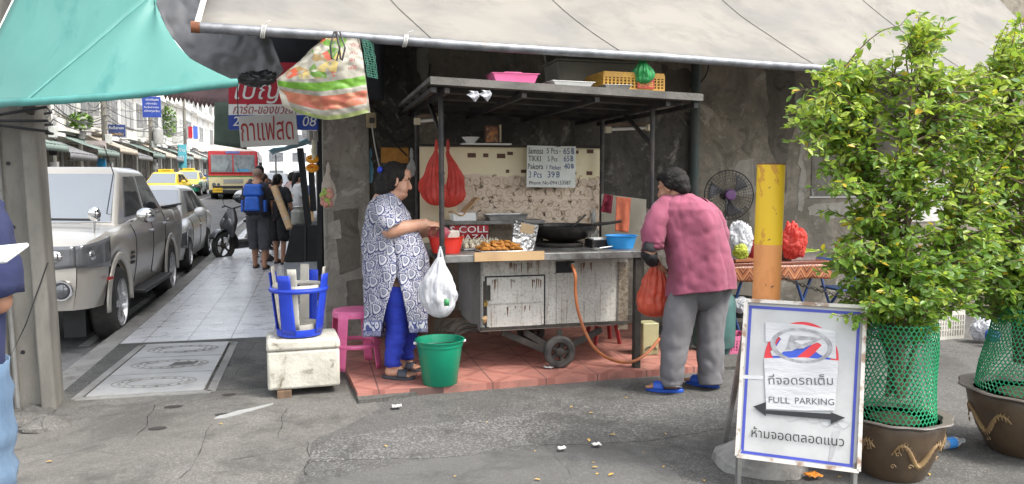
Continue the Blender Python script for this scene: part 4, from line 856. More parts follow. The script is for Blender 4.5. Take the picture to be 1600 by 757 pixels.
# load on the roof
def zr_(x): return zroof(x)+.031
q=atY(797,136,5.5); b=MB(); z=zr_(q.x)
tr=tray((q.x,5.44,z),.33,.22,.06,mPink,'tray','pink plastic tray with a raised handle lying at the front edge of the roof','tray')
b=MB(); b.tube([V((q.x-.07,5.41,z+.05)),V((q.x-.06,5.41,z+.075)),V((q.x+.06,5.41,z+.075)),V((q.x+.07,5.41,z+.05))],.009,8); b.build('handle',mPink,tr)
q=atY(888,139,5.43); tray((q.x,5.43,zr_(q.x)),.32,.2,.03,mWhite,'tray','flat white tray lying on the cart roof beside the pink tray','tray',.1)
q=atY(960,144,5.4); tray((q.x,5.39,zr_(q.x)),.2,.15,.025,mAlu,'tray','small silver tray on the roof edge in front of the amber crate','tray',-.05)
def crate(c,w,d,h,mat,name,label,rz=0,holes=1):
    o=thing(name,label,'crate',c,rz); Mx=mrot(c,rz); b=MB(); t=.012
    b.box((0,0,t/2),(w,d,t),M=Mx)
    for s in (-1,1):
        for zz,hh in ((.02,.03),(h-.02,.04)): b.box((0,s*d/2,zz),(w,t,hh),M=Mx); b.box((s*w/2,0,zz),(t,d-t,hh),M=Mx)
        nx=int(w/.03)
        for i in range(nx+1): b.box((-w/2+w*i/nx,s*d/2,h/2),(.013,t*.8,h-.03),M=Mx)
        ny=int(d/.03)
        for i in range(1,ny): b.box((s*w/2,-d/2+d*i/ny,h/2),(t*.8,.013,h-.03),M=Mx)
        for zz in (.35,.5,.65): b.box((0,s*d/2,h*zz),(w,t*.6,.008),M=Mx); b.box((s*w/2,0,h*zz),(t*.6,d,.008),M=Mx)
    b.build('basket',mat,o,smooth=0); return o,Mx
q=atY(980,146,5.6); z=zr_(q.x); cr_,Mx=crate((q.x,5.66,z),.5,.34,.15,M('amber_crate',(.5,.27,.03),.5,c2=(.4,.21,.03)),'crate','amber yellow plastic crate with a red label on the cart roof',.06)
b=MB(); b.box((.09,-.182,.07),(.14,.006,.075),M=Mx); b.build('label_plate',M('red_label',(.5,.05,.03),.5),cr_,smooth=0)
b=MB(); b.text('SKMB',basis(Mx@V((.03,-.187,.045)),Mx.to_3x3()@V((1,0,0)),Mx.to_3x3()@V((0,-1,0))),.055,'LEFT',w=.12); b.build('lettering',M('amber_ink',(.6,.35,.08),.5),cr_,smooth=0)
o=bag('plastic_bag','knotted green plastic bag sitting in the amber crate on the roof',1004,97,132,20,20,5.93,fGreen,.9,.25,6,handles=1,max_at=.5)
q=atY(925,140,6.1); z=zr_(q.x); gb=thing('storage_box','large greyish translucent storage box with its lid propped open on the cart roof','box',(q.x-.02,6.45,z)); mGB=M('cloudy_grey_plastic',(.33,.32,.27),.4,c2=(.26,.25,.21),sc=3)
b=MB(); b.box((q.x-.02,6.1,z+.14),(.64,.36,.28),tap=1.06); b.box((q.x-.02,6.1,z+.29),(.7,.42,.02)); b.build('tub',mGB,gb,bev=.012)
b=MB(); T=mrot((q.x-.02,6.28,z+.31),0,R(-68)); b.box((0,.21,.0),(.62,.42,.012),M=T@mrot((0,0,0),0,R(128)))
for s in (-1,1): b.box((s*.31,.21,0),(.03,.42,.035),M=T@mrot((0,0,0),0,R(128)))
b.box((0,.41,0),(.62,.03,.035),M=T@mrot((0,0,0),0,R(128))); b.build('lid',mGB,gb,smooth=0)
for x,y in ((738,150),(757,149)):
    b=MB(); a=atY(x,y,5.27); b.grid(lambda u,v:a+V((.06*u-.03+.015*math.sin(v*4),-.02-.012*math.sin(u*7+v*5),.03-.05*v*(.5+u)+.01*noise.noise(V((u*6,v*6,x))))),6,6); tag(b.build('plastic_scrap',fWhite,solid=.002),'scrap of white plastic caught on the %s cart roof'%('front edge of the' if x<750 else 'fascia of the'),'scrap','white plastic scraps caught on the cart roof')
for o in bpy.data.objects:
    if o.name.startswith('plastic_scrap'): o['label']='scrap of white plastic caught on the front edge of the cart roof'
# on the wall left of the cart
q=atY(580,188,7.2); so_=thing('socket_box','yellowed wall socket with black plug on the grey pillar','socket',(q.x,7.2,q.z)); b=MB(); b.box((q.x,7.22,q.z),(.09,.06,.14)); b.build('cover',M('yellowed_socket',(.5,.4,.24),.5),so_,bev=.008)
b=MB(); b.box((q.x+.005,7.17,q.z-.005),(.045,.05,.045)); b.build('plug',mBlack,so_,bev=.006)
b=MB(); b.tube(smoothp([atY(581,196,7.18),atY(586,230,7.2),atY(593,262,7.25)]),.006,6); b.build('cord',mPaperW,so_)
for k,pp in enumerate(([(585,170),(602,185),(603,205),(622,222),(640,215),(655,200)],[(615,175),(625,205),(640,228),(650,235)],[(592,203),(612,220),(636,244)],[(672,100),(668,140),(668,158)],[(1108,100),(1103,118),(1092,132)])):
    b=MB(); b.tube(smoothp([atY(x,y,7.36 if k<3 else 7.45) for x,y in pp]),.008,6); tag(b.build('cable',mBlack),['black cable looping from the wall socket towards the cart roof','black cable slanting down to the rear left cart post','black cable running behind the woman to the cart','black cable dropping down the wall above the left of the cart roof','black cable curling off the top of the green downpipe'][k],'cable')
b=MB(); fq(b,595,231,638,255,7.4,.02); tag(b.build('board',M('orange_board',(.6,.3,.06),.7,c2=(.5,.22,.04),sc=14)),'orange stained board on the dark wall above the woman\'s head','board')
bag('plastic_bag','pale blue bag hanging on the dark wall behind the woman\'s head',579,245,287,5,6,7.25,film('pale_blue_film',(.2,.5,.65),.3),.5,.1,8)
# ---------- houses along the street
mHW=M('sunny_stucco',(.78,.76,.72),.85,c2=(.66,.64,.6),sc=.7,dirt=(.3,.29,.27),dsc=.9,drng=(.58,.75),stretch=(1,1,.4)); mHW2=M('pale_plaster',(.8,.8,.78),.85,c2=(.7,.69,.67),sc=.8,dirt=(.35,.34,.32),dsc=.9,drng=(.6,.75))
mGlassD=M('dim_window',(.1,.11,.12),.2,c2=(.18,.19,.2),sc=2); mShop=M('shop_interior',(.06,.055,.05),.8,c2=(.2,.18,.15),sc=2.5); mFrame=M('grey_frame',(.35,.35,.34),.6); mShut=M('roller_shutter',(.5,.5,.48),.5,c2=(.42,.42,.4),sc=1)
mAwn=[M('beige_shop_awning',(.5,.44,.36),.8),M('grey_shop_awning',(.2,.2,.21),.8),M('green_shop_awning',(.2,.26,.235),.8)]; mAC=M('ac_white',(.6,.6,.58),.5)
def house(kind,lab,mat):
    o=thing('shophouse',lab,'building',(0,0,0)); Wd=4.3; H=11.0
    b=MB(); b.box((-4,0,H/2),(8,Wd,H)); b.box((.06,-Wd/2+.1,H/2),(.14,.2,H)); b.box((.06,Wd/2-.1,H/2),(.14,.2,H)); b.build('wall',mat,o,smooth=0)
    for zz in (3.4,6.9,10.4):
        b=MB(); b.box((.3,0,zz),(.62,Wd-.02,.16)); b.build('ledge',mat,o,smooth=0)
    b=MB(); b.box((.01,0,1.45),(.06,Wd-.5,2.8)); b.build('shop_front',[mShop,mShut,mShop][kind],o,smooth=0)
    if kind==1:
        b=MB()
        for i in range(16): b.box((.05,0,.2+i*.17),(.03,Wd-.5,.05))
        b.build('shutter_slat',mFrame,o,smooth=0)
    for x in (-.9,.9):
        b=MB(); b.box((.08,x,1.4),(.08,.08,2.7)); b.build('mullion',mFrame,o,smooth=0)
    for fl in (0,1):
        z=5.0+3.5*fl
        for i in range(3 if kind!=1 else 2):
            y=(i-1)*1.25 if kind!=1 else (i-.5)*1.9; w=.95 if kind!=1 else 1.5
            f=MB(); f.box((.02,y,z),(.12,w+.14,1.75)); fo=f.build('window',mFrame,o,smooth=0)
            g=MB(); g.box((.085,y,z),(.01,w,1.6)); g.build('pane',mGlassD,fo,smooth=0)
            g=MB()
            for k in range(4): g.box((.1,y-w/2+w*(k+.5)/4,z),(.02,.025,1.6))
            g.box((.1,y,z+.3),(.02,w,.03)); g.build('grille',mFrame if kind!=2 else mWhite,fo,smooth=0)
    if kind==0:
        b=MB(); 
        for i in range(18): b.box((.58,-2+i*.235,4.0),(.025,.025,.9))
        b.box((.58,0,4.46),(.04,4.1,.05)); b.build('balcony_rail',mFrame,o,smooth=0)
    b=MB(); b.box((.75,-1.2+.8*kind,3.85),(.35,.8,.55)); a=b.build('ac_unit',mAC,o,bev=.02); g=MB(); g.cyl((.925,-1.3+.8*kind,3.85),(.935,-1.3+.8*kind,3.85),.2,n=16); g.build('fan_grille',mFrame,a)
    b=MB(); p=[(.1,3.2),(1.9,2.5)]; b.grid(lambda u,v:V((.1+1.8*u,-Wd/2+.1+(Wd-.2)*v,3.25-.75*u-.05*math.sin(PI*u))),6,8); b.grid(lambda u,v:V((1.9,-Wd/2+.1+(Wd-.2)*v,2.5-.25*u-.04*abs(math.sin(v*30)))),1,30); b.build('awning',mAwn[kind],o,solid=.02)
    return o
hp_=[house(0,'h0',mHW),house(1,'h1',mHW2),house(2,'h2',mHW)]
base_lab=['pale stuccoed shophouse with railed balcony and beige shop awning across the street','white shophouse with roller shutter and grey shop awning across the street','pale shophouse with open dark shop front and green shop awning across the street']
rr=random.Random(9); used=[0,0,0]; k=0
seq=[0,1,0,2,1,2,0,1,2,0,1,2,0,2,1,0,1,2,0,1,2,0]
for i,kd in enumerate(seq):
    y=20+i*4.32; hh=rr.uniform(-.25,.15); loc=V((-11.4,y,gz(y)+.03+hh-.1))
    if not used[kd]: o=hp_[kd]; o.location=loc; used[kd]=1
    else: o=dup(hp_[kd],loc)
    o['label']=base_lab[kd]; o['group']='shophouses across the street'
mHN=M('shaded_stucco',(.3,.28,.25),.9,c2=(.22,.21,.19),sc=.8); 
for i in range(12):
    y=YW+2.7+i*4.32; kd=(i+1)%3
    o=dup(hp_[kd],V((.45,y,gz(y)-.1)),PI,'near side shophouse, its front continuing the line of the dark corner wall','shophouses on the near side of the street')
    for a_ in kids(o):
        if a_.name.startswith('awning'): bpy.data.objects.remove(a_)
# end of the street
b=MB(); b.box((-4,150,8),(50,10,20)); eb=thing('office_block','pale office block closing the far end of the street','building',(-4,145,0)); b.build('wall',mHW2,eb,smooth=0)
for zz in range(5):
    for xx in range(12):
        b=MB(); b.box((-26+xx*4,144.96,2.5+zz*3.2),(2.4,.1,1.6)); b.build('window',mGlassD,eb,smooth=0)
# street furniture across the road
def upole(px,pybase,label,arm=True,tr=False,x=-10.0):
    q=atX(px,pybase,x); y=q.y; o=thing('utility_pole',label,'utility pole',(x,y,gz(y)),0,'utility poles across the street'); z0=gz(y)
    b=MB(); b.cyl((x,y,z0),(x,y,z0+8.5),.15,.11,10); b.build('pole',mConc,o)
    if arm:
        for zz in (5.2,7.6):
            b=MB(); b.box((x,y,z0+zz),(1.6,.1,.1)); b.build('cross_arm',mConc,o,smooth=0)
    if tr:
        b=MB(); b.lathe([(.1,0),(.3,.03),(.32,.9),(.28,1.0),(.08,1.05)],(x+.45,y-.1,z0+3.0),14); b.build('transformer',mFrame,o)
    for k in range(3):
        b=MB(); b.box((x+.2,y-.1,z0+1.6+k*.7),(.3,.2,.45)); b.build('junction_box',[mFrame,mBlack,mAC][k],o,bev=.02)
    return V((x,y,z0))
up=[upole(78,270,'concrete utility pole across the street just right of the near concrete post'),upole(166,270,'concrete utility pole with cross arms across the street beside the lettered shop sign'),upole(238,270,'utility pole across the street carrying a transformer and cables below the blue sign',True,True),upole(291,270,'slim far utility pole across the street before the white facades',False),upole(40,300,'concrete utility pole across the street hidden behind the near post')]
up.sort(key=lambda p:p.y)
n=0
for i in range(len(up)-1):
    for j,(zz,dx) in enumerate(((7.6,-.7),(7.6,.7),(5.2,-.6),(5.2,.6),(4.6,.1),(4.2,.15),(3.9,.2),(6.3,.12),(3.5,.2))):
        a,c=up[i]+V((dx,0,zz)),up[i+1]+V((dx,0,zz)); sg=.25+.06*((i*5+j*3)%7)
        b=MB(); b.tube([a.lerp(c,t/10)-ZU*(sg*4*(t/10)*(1-t/10)) for t in range(11)],.014 if j<4 else .022,5); tag(b.build('overhead_cable',mBlack),'black overhead cable strung between the utility poles across the street','cable','overhead cables across the street')
for j in range(4):
    a=up[2]+V((.1,0,4.2+.6*j)); c=V((-11.2,up[2].y-6+4*j,gz(40)+4.2+.4*j)); b=MB(); b.tube([a.lerp(c,t/8)-ZU*(.5*4*(t/8)*(1-t/8)) for t in range(9)],.015,5); tag(b.build('overhead_cable',mBlack),'black service cable drooping from a utility pole to the facades across the street','cable','overhead cables across the street')
def wsign(name,x0,y0,x1,y1,X_,mat,label,lines=0,lmat=None,texts=None,th=.12,faceY=True):
    a,c=atX(x0,y0,X_),atX(x1,y1,X_); yy=(a.y+c.y)/2
    a=atY(x0,y0,a.y);c=atY(x1,y1,a.y); o=thing(name,label,'sign',((a.x+c.x)/2,a.y,c.z))
    b=MB(); b.box(((a.x+c.x)/2,a.y,(a.z+c.z)/2),(c.x-a.x,th,a.z-c.z)); b.build('panel',mat,o,smooth=0)
    w,h=c.x-a.x,a.z-c.z
    if texts:
        for t,u,v,s_,ww,mm in texts:
            b=MB(); b.text(t,basis((a.x+w*u,a.y-th/2-.02,c.z+h*v),(1,0,0),(0,-1,0)),h*s_,'LEFT',w=w*ww,lift=.001); b.build('lettering',mm,o,smooth=0)
    b=MB(); b.bar(V((a.x,a.y,a.z-.1)),V((-11.3,a.y,a.z-.1)),.05,.05); b.build('bracket',mFrame,o)
    return o,a,c
wsign('shop_sign',222,151,252,184,-9.4,mBlueP,'tall blue sign with rows of white lettering high on a pole across the street',texts=[('เบิกเงินสด',.2,.8,.14,.7,mWhite),('บริการรับ',.2,.62,.12,.6,mWhite),('รับจำนำทอง',.1,.44,.12,.8,mWhite),('เปิดทุกวัน',.1,.26,.13,.82,mWhite),('02 222 1234',.1,.08,.12,.82,mWhite)][:4])
wsign('shop_sign',169,195,196,214,-10.2,mNavyInk,'small navy and yellow lettered sign across the street above the awnings',texts=[('รับซื้อทอง',.06,.62,.3,.88,mWhite),('แลกเงิน',.1,.1,.34,.8,mYellow)])
wsign('shop_sign',133,220,166,238,-10.6,M('pinkish_sign',(.45,.38,.37),.6),'grey pink shop sign with dark capital lettering across the street',texts=[('LUCKY GLOBAL',.1,.3,.5,.85,mInk)])
wsign('shop_banner',278,226,292,263,-9.9,M('turquoise_banner',(.1,.42,.5),.6),'turquoise vertical banner across the street near the far pole',texts=[('ร้าน',.15,.7,.2,.7,mWhite),('ยา',.2,.4,.22,.5,mWhite)])
wsign('shop_sign',294,198,301,216,-9.7,mRedP,'red half of a distant hanging sign beside a blue one')
wsign('shop_sign',301.5,198,309,217,-9.7,M('bright_blue',(.08,.16,.6),.5),'blue distant hanging sign next to the red one')
wsign('light_box',152,248,166,262,-10.0,M('tv_blue',(.02,.2,.4),.3),'small bright blue display board at shop level just above the parked pickup roof')
leafH=M('street_leaf',(.1,.2,.04),.6,c2=(.2,.32,.06),sc=3)
def foliage(b,c,r,n,s,rr,squash=1,mi=0):
    for _ in range(n):
        d=V((rr.gauss(0,1),rr.gauss(0,1),rr.gauss(0,1)*squash)); d=d.normalized()*(rr.random()**.4)*r; d.z*=squash; p=V(c)+d
        a=V((rr.gauss(0,1),rr.gauss(0,1),rr.gauss(0,.5))).normalized(); n_=V((rr.gauss(0,.6),rr.gauss(0,.6),1)).normalized(); w=a.cross(n_).normalized(); L=s*rr.uniform(.7,1.3)
        b.add([p-a*L*.5,p+w*L*.26,p+a*L*.5,p-w*L*.26],[(0,1,2,3)],mi)
rr=random.Random(21)
for px,py,X_,r,sq,lab in ((126,190,-10.8,.55,.8,'bright green potted shrub on a balcony ledge across the street'),(263,190,-10.9,.7,1.8,'tall hanging green plant on the white facade beside the blue sign')):
    q=atX(px,py,X_); o=thing('balcony_plant',lab,'plant',(q.x,q.y,q.z-r)); b=MB(); foliage(b,q,r,420,.28,rr,sq); b.build('foliage',leafH,o,smooth=0)
    b=MB(); b.lathe([(.18,0),(.25,.35),(.22,.35),(1e-4,.3)],(q.x,q.y,q.z-r-.3),12); b.build('pot',mKerb,o)
# ---------- vehicles
mTyre=M('tyre_rubber',(.022,.022,.022),.8,c2=(.05,.048,.045),sc=6); mAlloy=M('silver_alloy',(.6,.6,.61),.3,.8); mChrome=M('chrome',(.75,.75,.76),.08,1,rv=0); mGlass=M('car_glass',(.02,.025,.03),.04,0,c2=(.03,.035,.04),rv=.0,spec=.9); mGlassW=M('windscreen_glass',(.1,.12,.13),.04,0,c2=(.12,.14,.15),sc=1,rv=0,spec=1); mGlassW.node_tree.nodes['Principled BSDF'].inputs['IOR'].default_value=2.6; mLampG=M('lamp_lens',(.13,.135,.145),.05,.3,c2=(.2,.205,.215),sc=3,rv=.02,spec=.9); mTrim=M('black_trim',(.02,.02,.022),.5); mIndic=M('amber_lens',(.7,.25,.02),.2); mTail=M('red_lens',(.5,.02,.02),.2)
def interp(L,x):
    if x<=L[0][0]: return L[0][1]
    for (a,va),(b,vb) in zip(L,L[1:]):
        if x<=b: t=(x-a)/(b-a); t=t*t*(3-2*t)*.35+t*.65; return va+(vb-va)*t
    return L[-1][1]
def vehicle(name,label,cat,loc,rz,sp,paintm,group=None,twotone=None):
    o=thing(name,label,cat,(0,0,0),0,group); xf,xr=sp['nose'],sp['tail']; wr=sp['wr']; hwm=sp['hw']; wx=sp['wheels']; sill=sp['sill']; ar=wr*1.16
    def top(x): return interp(sp['top'],x)
    def hw(x):
        a=min(1,max(0,(xf-x)/.55)); c=min(1,max(0,(x-xr)/.35)); return hwm*(.80+.2*math.sqrt(1-(1-a)**2))*(.88+.12*math.sqrt(1-(1-c)**2))
    def bot(x):
        z=sill+.05*max(0,(x-xf+.5))+.12*max(0,(xr+.5-x))
        for w in wx:
            if abs(x-w)<ar: z=max(z,wr+math.sqrt(ar*ar-(x-w)**2))
        return z
    xs=sorted(set([xr+(xf-xr)*i/46 for i in range(47)]+[w+ar*math.cos(PI*k/16) for w in wx for k in range(17)]+[w+s*ar*1.0001 for w in wx for s in (-1,1)]))
    prof=lambda t: .93+.07*math.sin(min(1,t*1.6)*PI/2) - .085*(max(0,t-.7)/.3)**2.4
    NT=13; b=MB()
    for s in (1,-1):
        vs=[(x,s*hw(x)*prof(t/NT),bot(x)+(top(x)-bot(x))*t/NT) for x in xs for t in range(NT+1)]
        fs=[]; mm=[]
        for i in range(len(xs)-1):
            for t in range(NT):
                a=i*(NT+1)+t; q=(a,a+NT+1,a+NT+2,a+1); fs.append(q if s<0 else q[::-1])
                mm.append(1 if twotone and (bot(xs[i])+(top(xs[i])-bot(xs[i]))*(t+.5)/NT)<twotone else 0)
        b.add(vs,fs,mm)
    n=len(xs); e=[hw(x)*prof(1) for x in xs]; ND=6; bed=sp.get('bed')
    vs=[(x,e[i]*(1-2*j/ND),top(x)+.035*(1-(1-2*j/ND)**2)-(.42 if bed and bed[0]<x<bed[1] and 0<j<ND else 0)) for i,x in enumerate(xs) for j in range(ND+1)]
    b.add(vs,[(i*(ND+1)+j,i*(ND+1)+j+1,(i+1)*(ND+1)+j+1,(i+1)*(ND+1)+j)[::-1] for i in range(n-1) for j in range(ND)])
    for x,sg in ((xf,1),(xr,-1)):
        vs=[(x+sg*.03*math.sin(PI*t/NT),hw(x)*prof(t/NT)*(1-2*j/ND),bot(x)+(top(x)-bot(x))*t/NT+(.035*(1-(1-2*j/ND)**2) if t==NT else 0)) for t in range(NT+1) for j in range(ND+1)]
        b.add(vs,[((t*(ND+1)+j,t*(ND+1)+j+1,(t+1)*(ND+1)+j+1,(t+1)*(ND+1)+j))[::sg] for t in range(NT) for j in range(ND)],[1 if twotone and (bot(x)+(top(x)-bot(x))*(t+.5)/NT)<twotone else 0 for t in range(NT) for j in range(ND)])
    body=b.build('body',[paintm]+([sp['paint2']] if twotone else []),o,smooth=72)
    b=MB(); b.box(((xf+xr)/2,0,sill+.16),(xf-xr-.5,hwm*1.6,.3)); b.build('underbody',mTrim,o,smooth=0)
    x0,x1,x2,x3,wb,wt,zb,zt,zb2=sp['cab']
    A=[V((x0,wb*.9,zb)),V((x0,-wb*.9,zb)),V((x3,-wb,zb2)),V((x3,wb,zb2))]; T=[V((x1,wt*.93,zt-.03)),V((x1,-wt*.93,zt-.03)),V((x2,-wt,zt-.02)),V((x2,wt,zt-.02))]
    b=MB(); Tc=[V((p.x*.9+.1*(x1+x2)/2,p.y*.8,zt+.03)) for p in T]; low=[V((p.x,p.y,p.z-.12)) for p in A]
    vs=low+A+T+Tc; fs=[(0,1,2,3)[::-1]]
    for k in range(3):
        for i in range(4): fs.append((k*4+i,k*4+(i+1)%4,k*4+4+(i+1)%4,k*4+4+i)[::-1])
    fs.append((12,13,14,15)[::-1]); b.add(vs,fs); cab=b.build('cabin',paintm,o,smooth=60,bev=.06,seg=4)
    def glass(nm,a,c,d,e,u0,u1,v0,v1,lift=.012,mat=mGlass):
        P=lambda u,v:a.lerp(c,u).lerp(e.lerp(d,u),v); q=[P(u0,v0),P(u1,v0),P(u1,v1),P(u0,v1)]; nn=(q[1]-q[0]).cross(q[3]-q[0]).normalized()
        cen=sum(q,V())/4
        if nn.dot(cen-V(((x1+x2)/2,0,zb)))<0: nn=-nn
        b=MB(); b.add([p+nn*lift for p in q]+[p-nn*.01 for p in q],[(0,1,2,3),(0,4,5,1),(1,5,6,2),(2,6,7,3),(3,7,4,0)]); return b.build(nm,mat,o,smooth=0,bev=.006)
    glass('windshield',A[0],A[1],T[1],T[0],.035,.965,.05,.95,mat=mGlassW); glass('rear_window',A[3],A[2],T[2],T[3],.1,.9,.12,.88)
    for i,(q0,q1,r0,r1) in enumerate(((A[0],A[3],T[0],T[3]),(A[1],A[2],T[1],T[2]))):
        for u0,u1 in sp['win']: glass('side_window',q0,q1,r1,r0,u0,u1,.1,.9)
    for w in wx:
        for s in (1,-1):
            c=V((w,s*(hwm-.11),wr)); Tm=Matrix.Translation(c)@Euler((-s*PI/2,0,0)).to_matrix().to_4x4(); W2=.115
            b=MB(); b.shell([(wr*.6,-W2),(wr*.9,-W2),(wr*.985,-W2*.7),(wr,0),(wr*.985,W2*.7),(wr*.9,W2),(wr*.66,W2*1.02)],Tm,30); ty=b.build('wheel',mTyre,o)
            b=MB(); b.shell([(wr*.66,W2*1.03),(wr*.64,W2*.6),(wr*.58,W2*.3)],Tm,30); b.lathe([(wr*.6,W2*.2),(1e-4,W2*.2)],Tm,24,1); b.build('rim',[mAlloy,mTrim],ty)
            b=MB(); b.lathe([(.05,W2*.2),(.07,W2*.75),(.05,W2*.9),(1e-4,W2*.92)],Tm,14)
            for k in range(sp.get('spokes',6)):
                a=2*PI*k/sp.get('spokes',6)
                for da in (-.11,.11): b.bar(Tm@V((.05*math.cos(a),.05*math.sin(a),W2*.75)),Tm@V((wr*.64*math.cos(a+da),wr*.64*math.sin(a+da),W2*.8)),.035,.03,up=(Tm.to_3x3()@V((0,0,1))))
            b.build('spoke',mAlloy,ty)
            b=MB(); pts=[(w+ar*math.cos(PI*k/16),s*hw(w)*.965,wr+ar*math.sin(PI*k/16)) for k in range(-1,18)]; 
            if sp.get('flare'):
                def fl(u,v): a=-.06+(PI+.12)*u; rr_=ar*(.99+.2*v); x=w+rr_*math.cos(a); return V((x,s*(hw(x)*(.945+.05*v)+.045*math.sin(PI*min(1,.25+v*.75))),wr+rr_*math.sin(a)))
                b.grid(fl,24,6); b.build('wheel_arch_flare',paintm,o,solid=.012,smooth=80)
            b=MB(); b.cyl((w,s*(hwm-.28),wr),(w,s*(hwm-.05),wr),ar*1.0,n=24) if False else b.box((w,s*(hwm-.34),wr+.1),(ar*1.9,.2,ar*1.7)); b.build('wheel_well',mTrim,o,smooth=0)
    for x_,z0_,z1_ in sp.get('seams',()):
        for s in (1,-1):
            b=MB(); NN=9; b.tube([(x_,s*(hw(x_)*prof((z0_+(z1_-z0_)*k/NN-bot(x_))/(top(x_)-bot(x_)))+.001),z0_+(z1_-z0_)*k/NN) for k in range(NN+1)],.006,4); b.build('door_seam',mTrim,o)
    for x_ in sp.get('handles',()):
        for s in (1,-1):
            z_=top(x_)-.17; b=MB(); y_=s*(hw(x_)+.004); b.tube([(x_+.09,y_,z_),(x_+.06,y_+s*.03,z_),(x_-.06,y_+s*.03,z_),(x_-.09,y_,z_)],.013,8); b.build('door_handle',mChrome if sp.get('chrome') else paintm,o)
    mx=x0-.25
    for s in (1,-1):
        b=MB(); b.ell((mx,s*(hwm+.13),zb+.1),(.06,.11,.085),16); b.bar((mx,s*(hwm-.05),zb+.03),(mx,s*(hwm+.06),zb+.08),.03,.03); m_=b.build('wing_mirror',mChrome if sp.get('chrome') else paintm,o)
    zh=top(xf-.2)-.13
    for s in (1,-1):
        b=MB(); L=sp.get('lamp',.42)
        def lf(u,v): x=xf+.012-L*u; return V((x+.02*(1-u),s*(hw(max(xr,min(xf,x)))*.985*(1 if u>.3 else 1)-.0+.012-(.0)*v),zh-.1+.2*v-.05*(1-v)*u+.06*u*v))
        b.grid(lf,10,6); b.grid(lambda u,v:V((xf+.034-.03*u*u,s*(hw(xf)*(1-.45*u)),zh-.1+.2*v+.03*u*(v-1))),6,6); hl_=b.build('headlight',mLampG,o,solid=.02)
        for xo,yo,rr_ in ((xf+.028,hw(xf)*.74,(.03,.085,.062)),(xf-.13,hw(xf-.13)*.985,(.085,.035,.058))):
            g=MB(); g.ell((xo,s*yo,zh),rr_,16); g.build('reflector',mChrome,hl_)
        g=MB(); g.ell((xf-.24,s*(hw(xf-.24)*.975),zh+.02),(.07,.02,.03),12); g.build('turn_lamp',mIndic,hl_)
    if sp.get('grille'):
        b=MB(); b.box((xf+.03,0,zh),(.04,hw(xf)*1.05,.17)); g=b.build('grille',mTrim,o,bev=.01)
        for k in range(3):
            b=MB(); b.box((xf+.055,0,zh-.06+.06*k),(.02,hw(xf)*1.02,.022)); b.build('grille_bar',mChrome,g,smooth=0)
    b=MB(); b.box((xf+.035,0,sill+.2),(.03,.5,.12)); b.build('number_plate',sp.get('plate',mWhite),o,smooth=0)
    for s in (1,-1):
        b=MB(); b.box((xr-.01,s*hwm*.74,top(xr)-.16),(.05,.2,.2)); b.build('tail_light',mTail,o,bev=.02)
    o.location=loc; o.rotation_euler=(0,0,rz); return o,hw,prof,top,bot
def carpaint(name,c,metal=0,dust=(.3,.29,.27)): return M(name,c,.28 if not metal else .32,metal,c2=tuple(x*.92 for x in c),sc=2,coat=.6,rv=.05)
mSilver=carpaint('silver_car_paint',(.5,.47,.42),.35)
zr0=lambda y: gz(y)-.12
SPU=dict(nose=2.42,tail=-2.84,wr=.385,hw=.885,wheels=(1.54,-1.545),sill=.42,top=[(-2.84,1.28),(-1.3,1.28),(-.6,1.24),(.95,1.17),(1.7,1.15),(2.2,1.09),(2.42,1.01)],cab=(1.06,.12,-1.0,-1.3,.84,.64,1.17,1.80,1.25),bed=(-2.72,-1.42),win=((.14,.5),(.55,.9)),flare=1,seams=((.72,.5,1.16),(-.28,.5,1.2),(-1.14,.75,1.24)),handles=(-.1,-.98),chrome=1,lamp=.5,grille=1)
py_=10.44
pk,hwf,prf,tpf,btf=vehicle('pickup_truck','silver double cab pickup truck parked at the kerb facing the viewer','pickup truck',(-2.86,py_,zr0(8)),-PI/2,SPU,mSilver)
pk.location=(0,0,0);pk.rotation_euler=(0,0,0)
b=MB(); b.box((.0,.9,.4),(1.75,.2,.05)); b.build('running_board',mTrim,pk,bev=.015)
for s in (1,-1):
    b=MB(); b.ell((2.435,s*.58,.64),(.05,.08,.08),18); fl=b.build('fog_lamp',mLampG,pk); b=MB(); b.tube([(2.47,s*.58+.088*math.cos(t),.64+.088*math.sin(t)) for t in [k*PI/10 for k in range(20)]],.014,6,closed=True); b.build('chrome_ring',mChrome,fl)
b=MB(); b.box((2.44,0,.6),(.05,.85,.2)); b.build('bumper_intake',mTrim,pk,bev=.02)
for s in (1,-1):
    b=MB(); b.box((2.445,s*.42,.63),(.04,.14,.13)); b.build('side_intake',mTrim,pk,bev=.01)
b=MB(); b.box((2.05,.905,.7),(.1,.02,.03),rz=-.15); b.build('side_reflector',mTail,pk)
b=MB(); b.tube([(1.09,.6,1.235),(1.08,-.0,1.25),(1.05,-.55,1.25)],.014,5); b.build('wiper',mTrim,pk)
b=MB(); b.tube([(.9,.62,1.25),(.75,.68,1.75),(.9,.63,2.05)],.006,5); b.build('antenna',mTrim,pk)
b=MB(); b.tube([(1.85,.72,1.12),(1.86,.74,1.28)],.012,6); b.ell((1.86,.74,1.33),(.035,.06,.075),14); b.build('fender_mirror',mChrome,pk)
b=MB(); b.box((-2.1,.82,1.295),(1.45,.06,.03)); b.build('bed_rail',mTrim,pk,bev=.008)
b=MB(); b.box((-2.1,-.82,1.295),(1.45,.06,.03)); b.build('bed_rail',mTrim,pk,bev=.008)
b=MB(); b.grid(lambda u,v:V((.98-2.3*u,.84-.03*u-.0*v+.01,1.19+.06*u+.02*v)),6,1); b.build('window_trim',mChrome,pk,solid=.01)
for k in range(3):
    b=MB(); b.box((.95,.89,.86-.055*k),(.13,.02,.03),rz=0); b.build('fender_vent',mTrim,pk,smooth=0)
pk.location=(-2.86,py_,zr0(8)); pk.rotation_euler=(0,0,-PI/2)
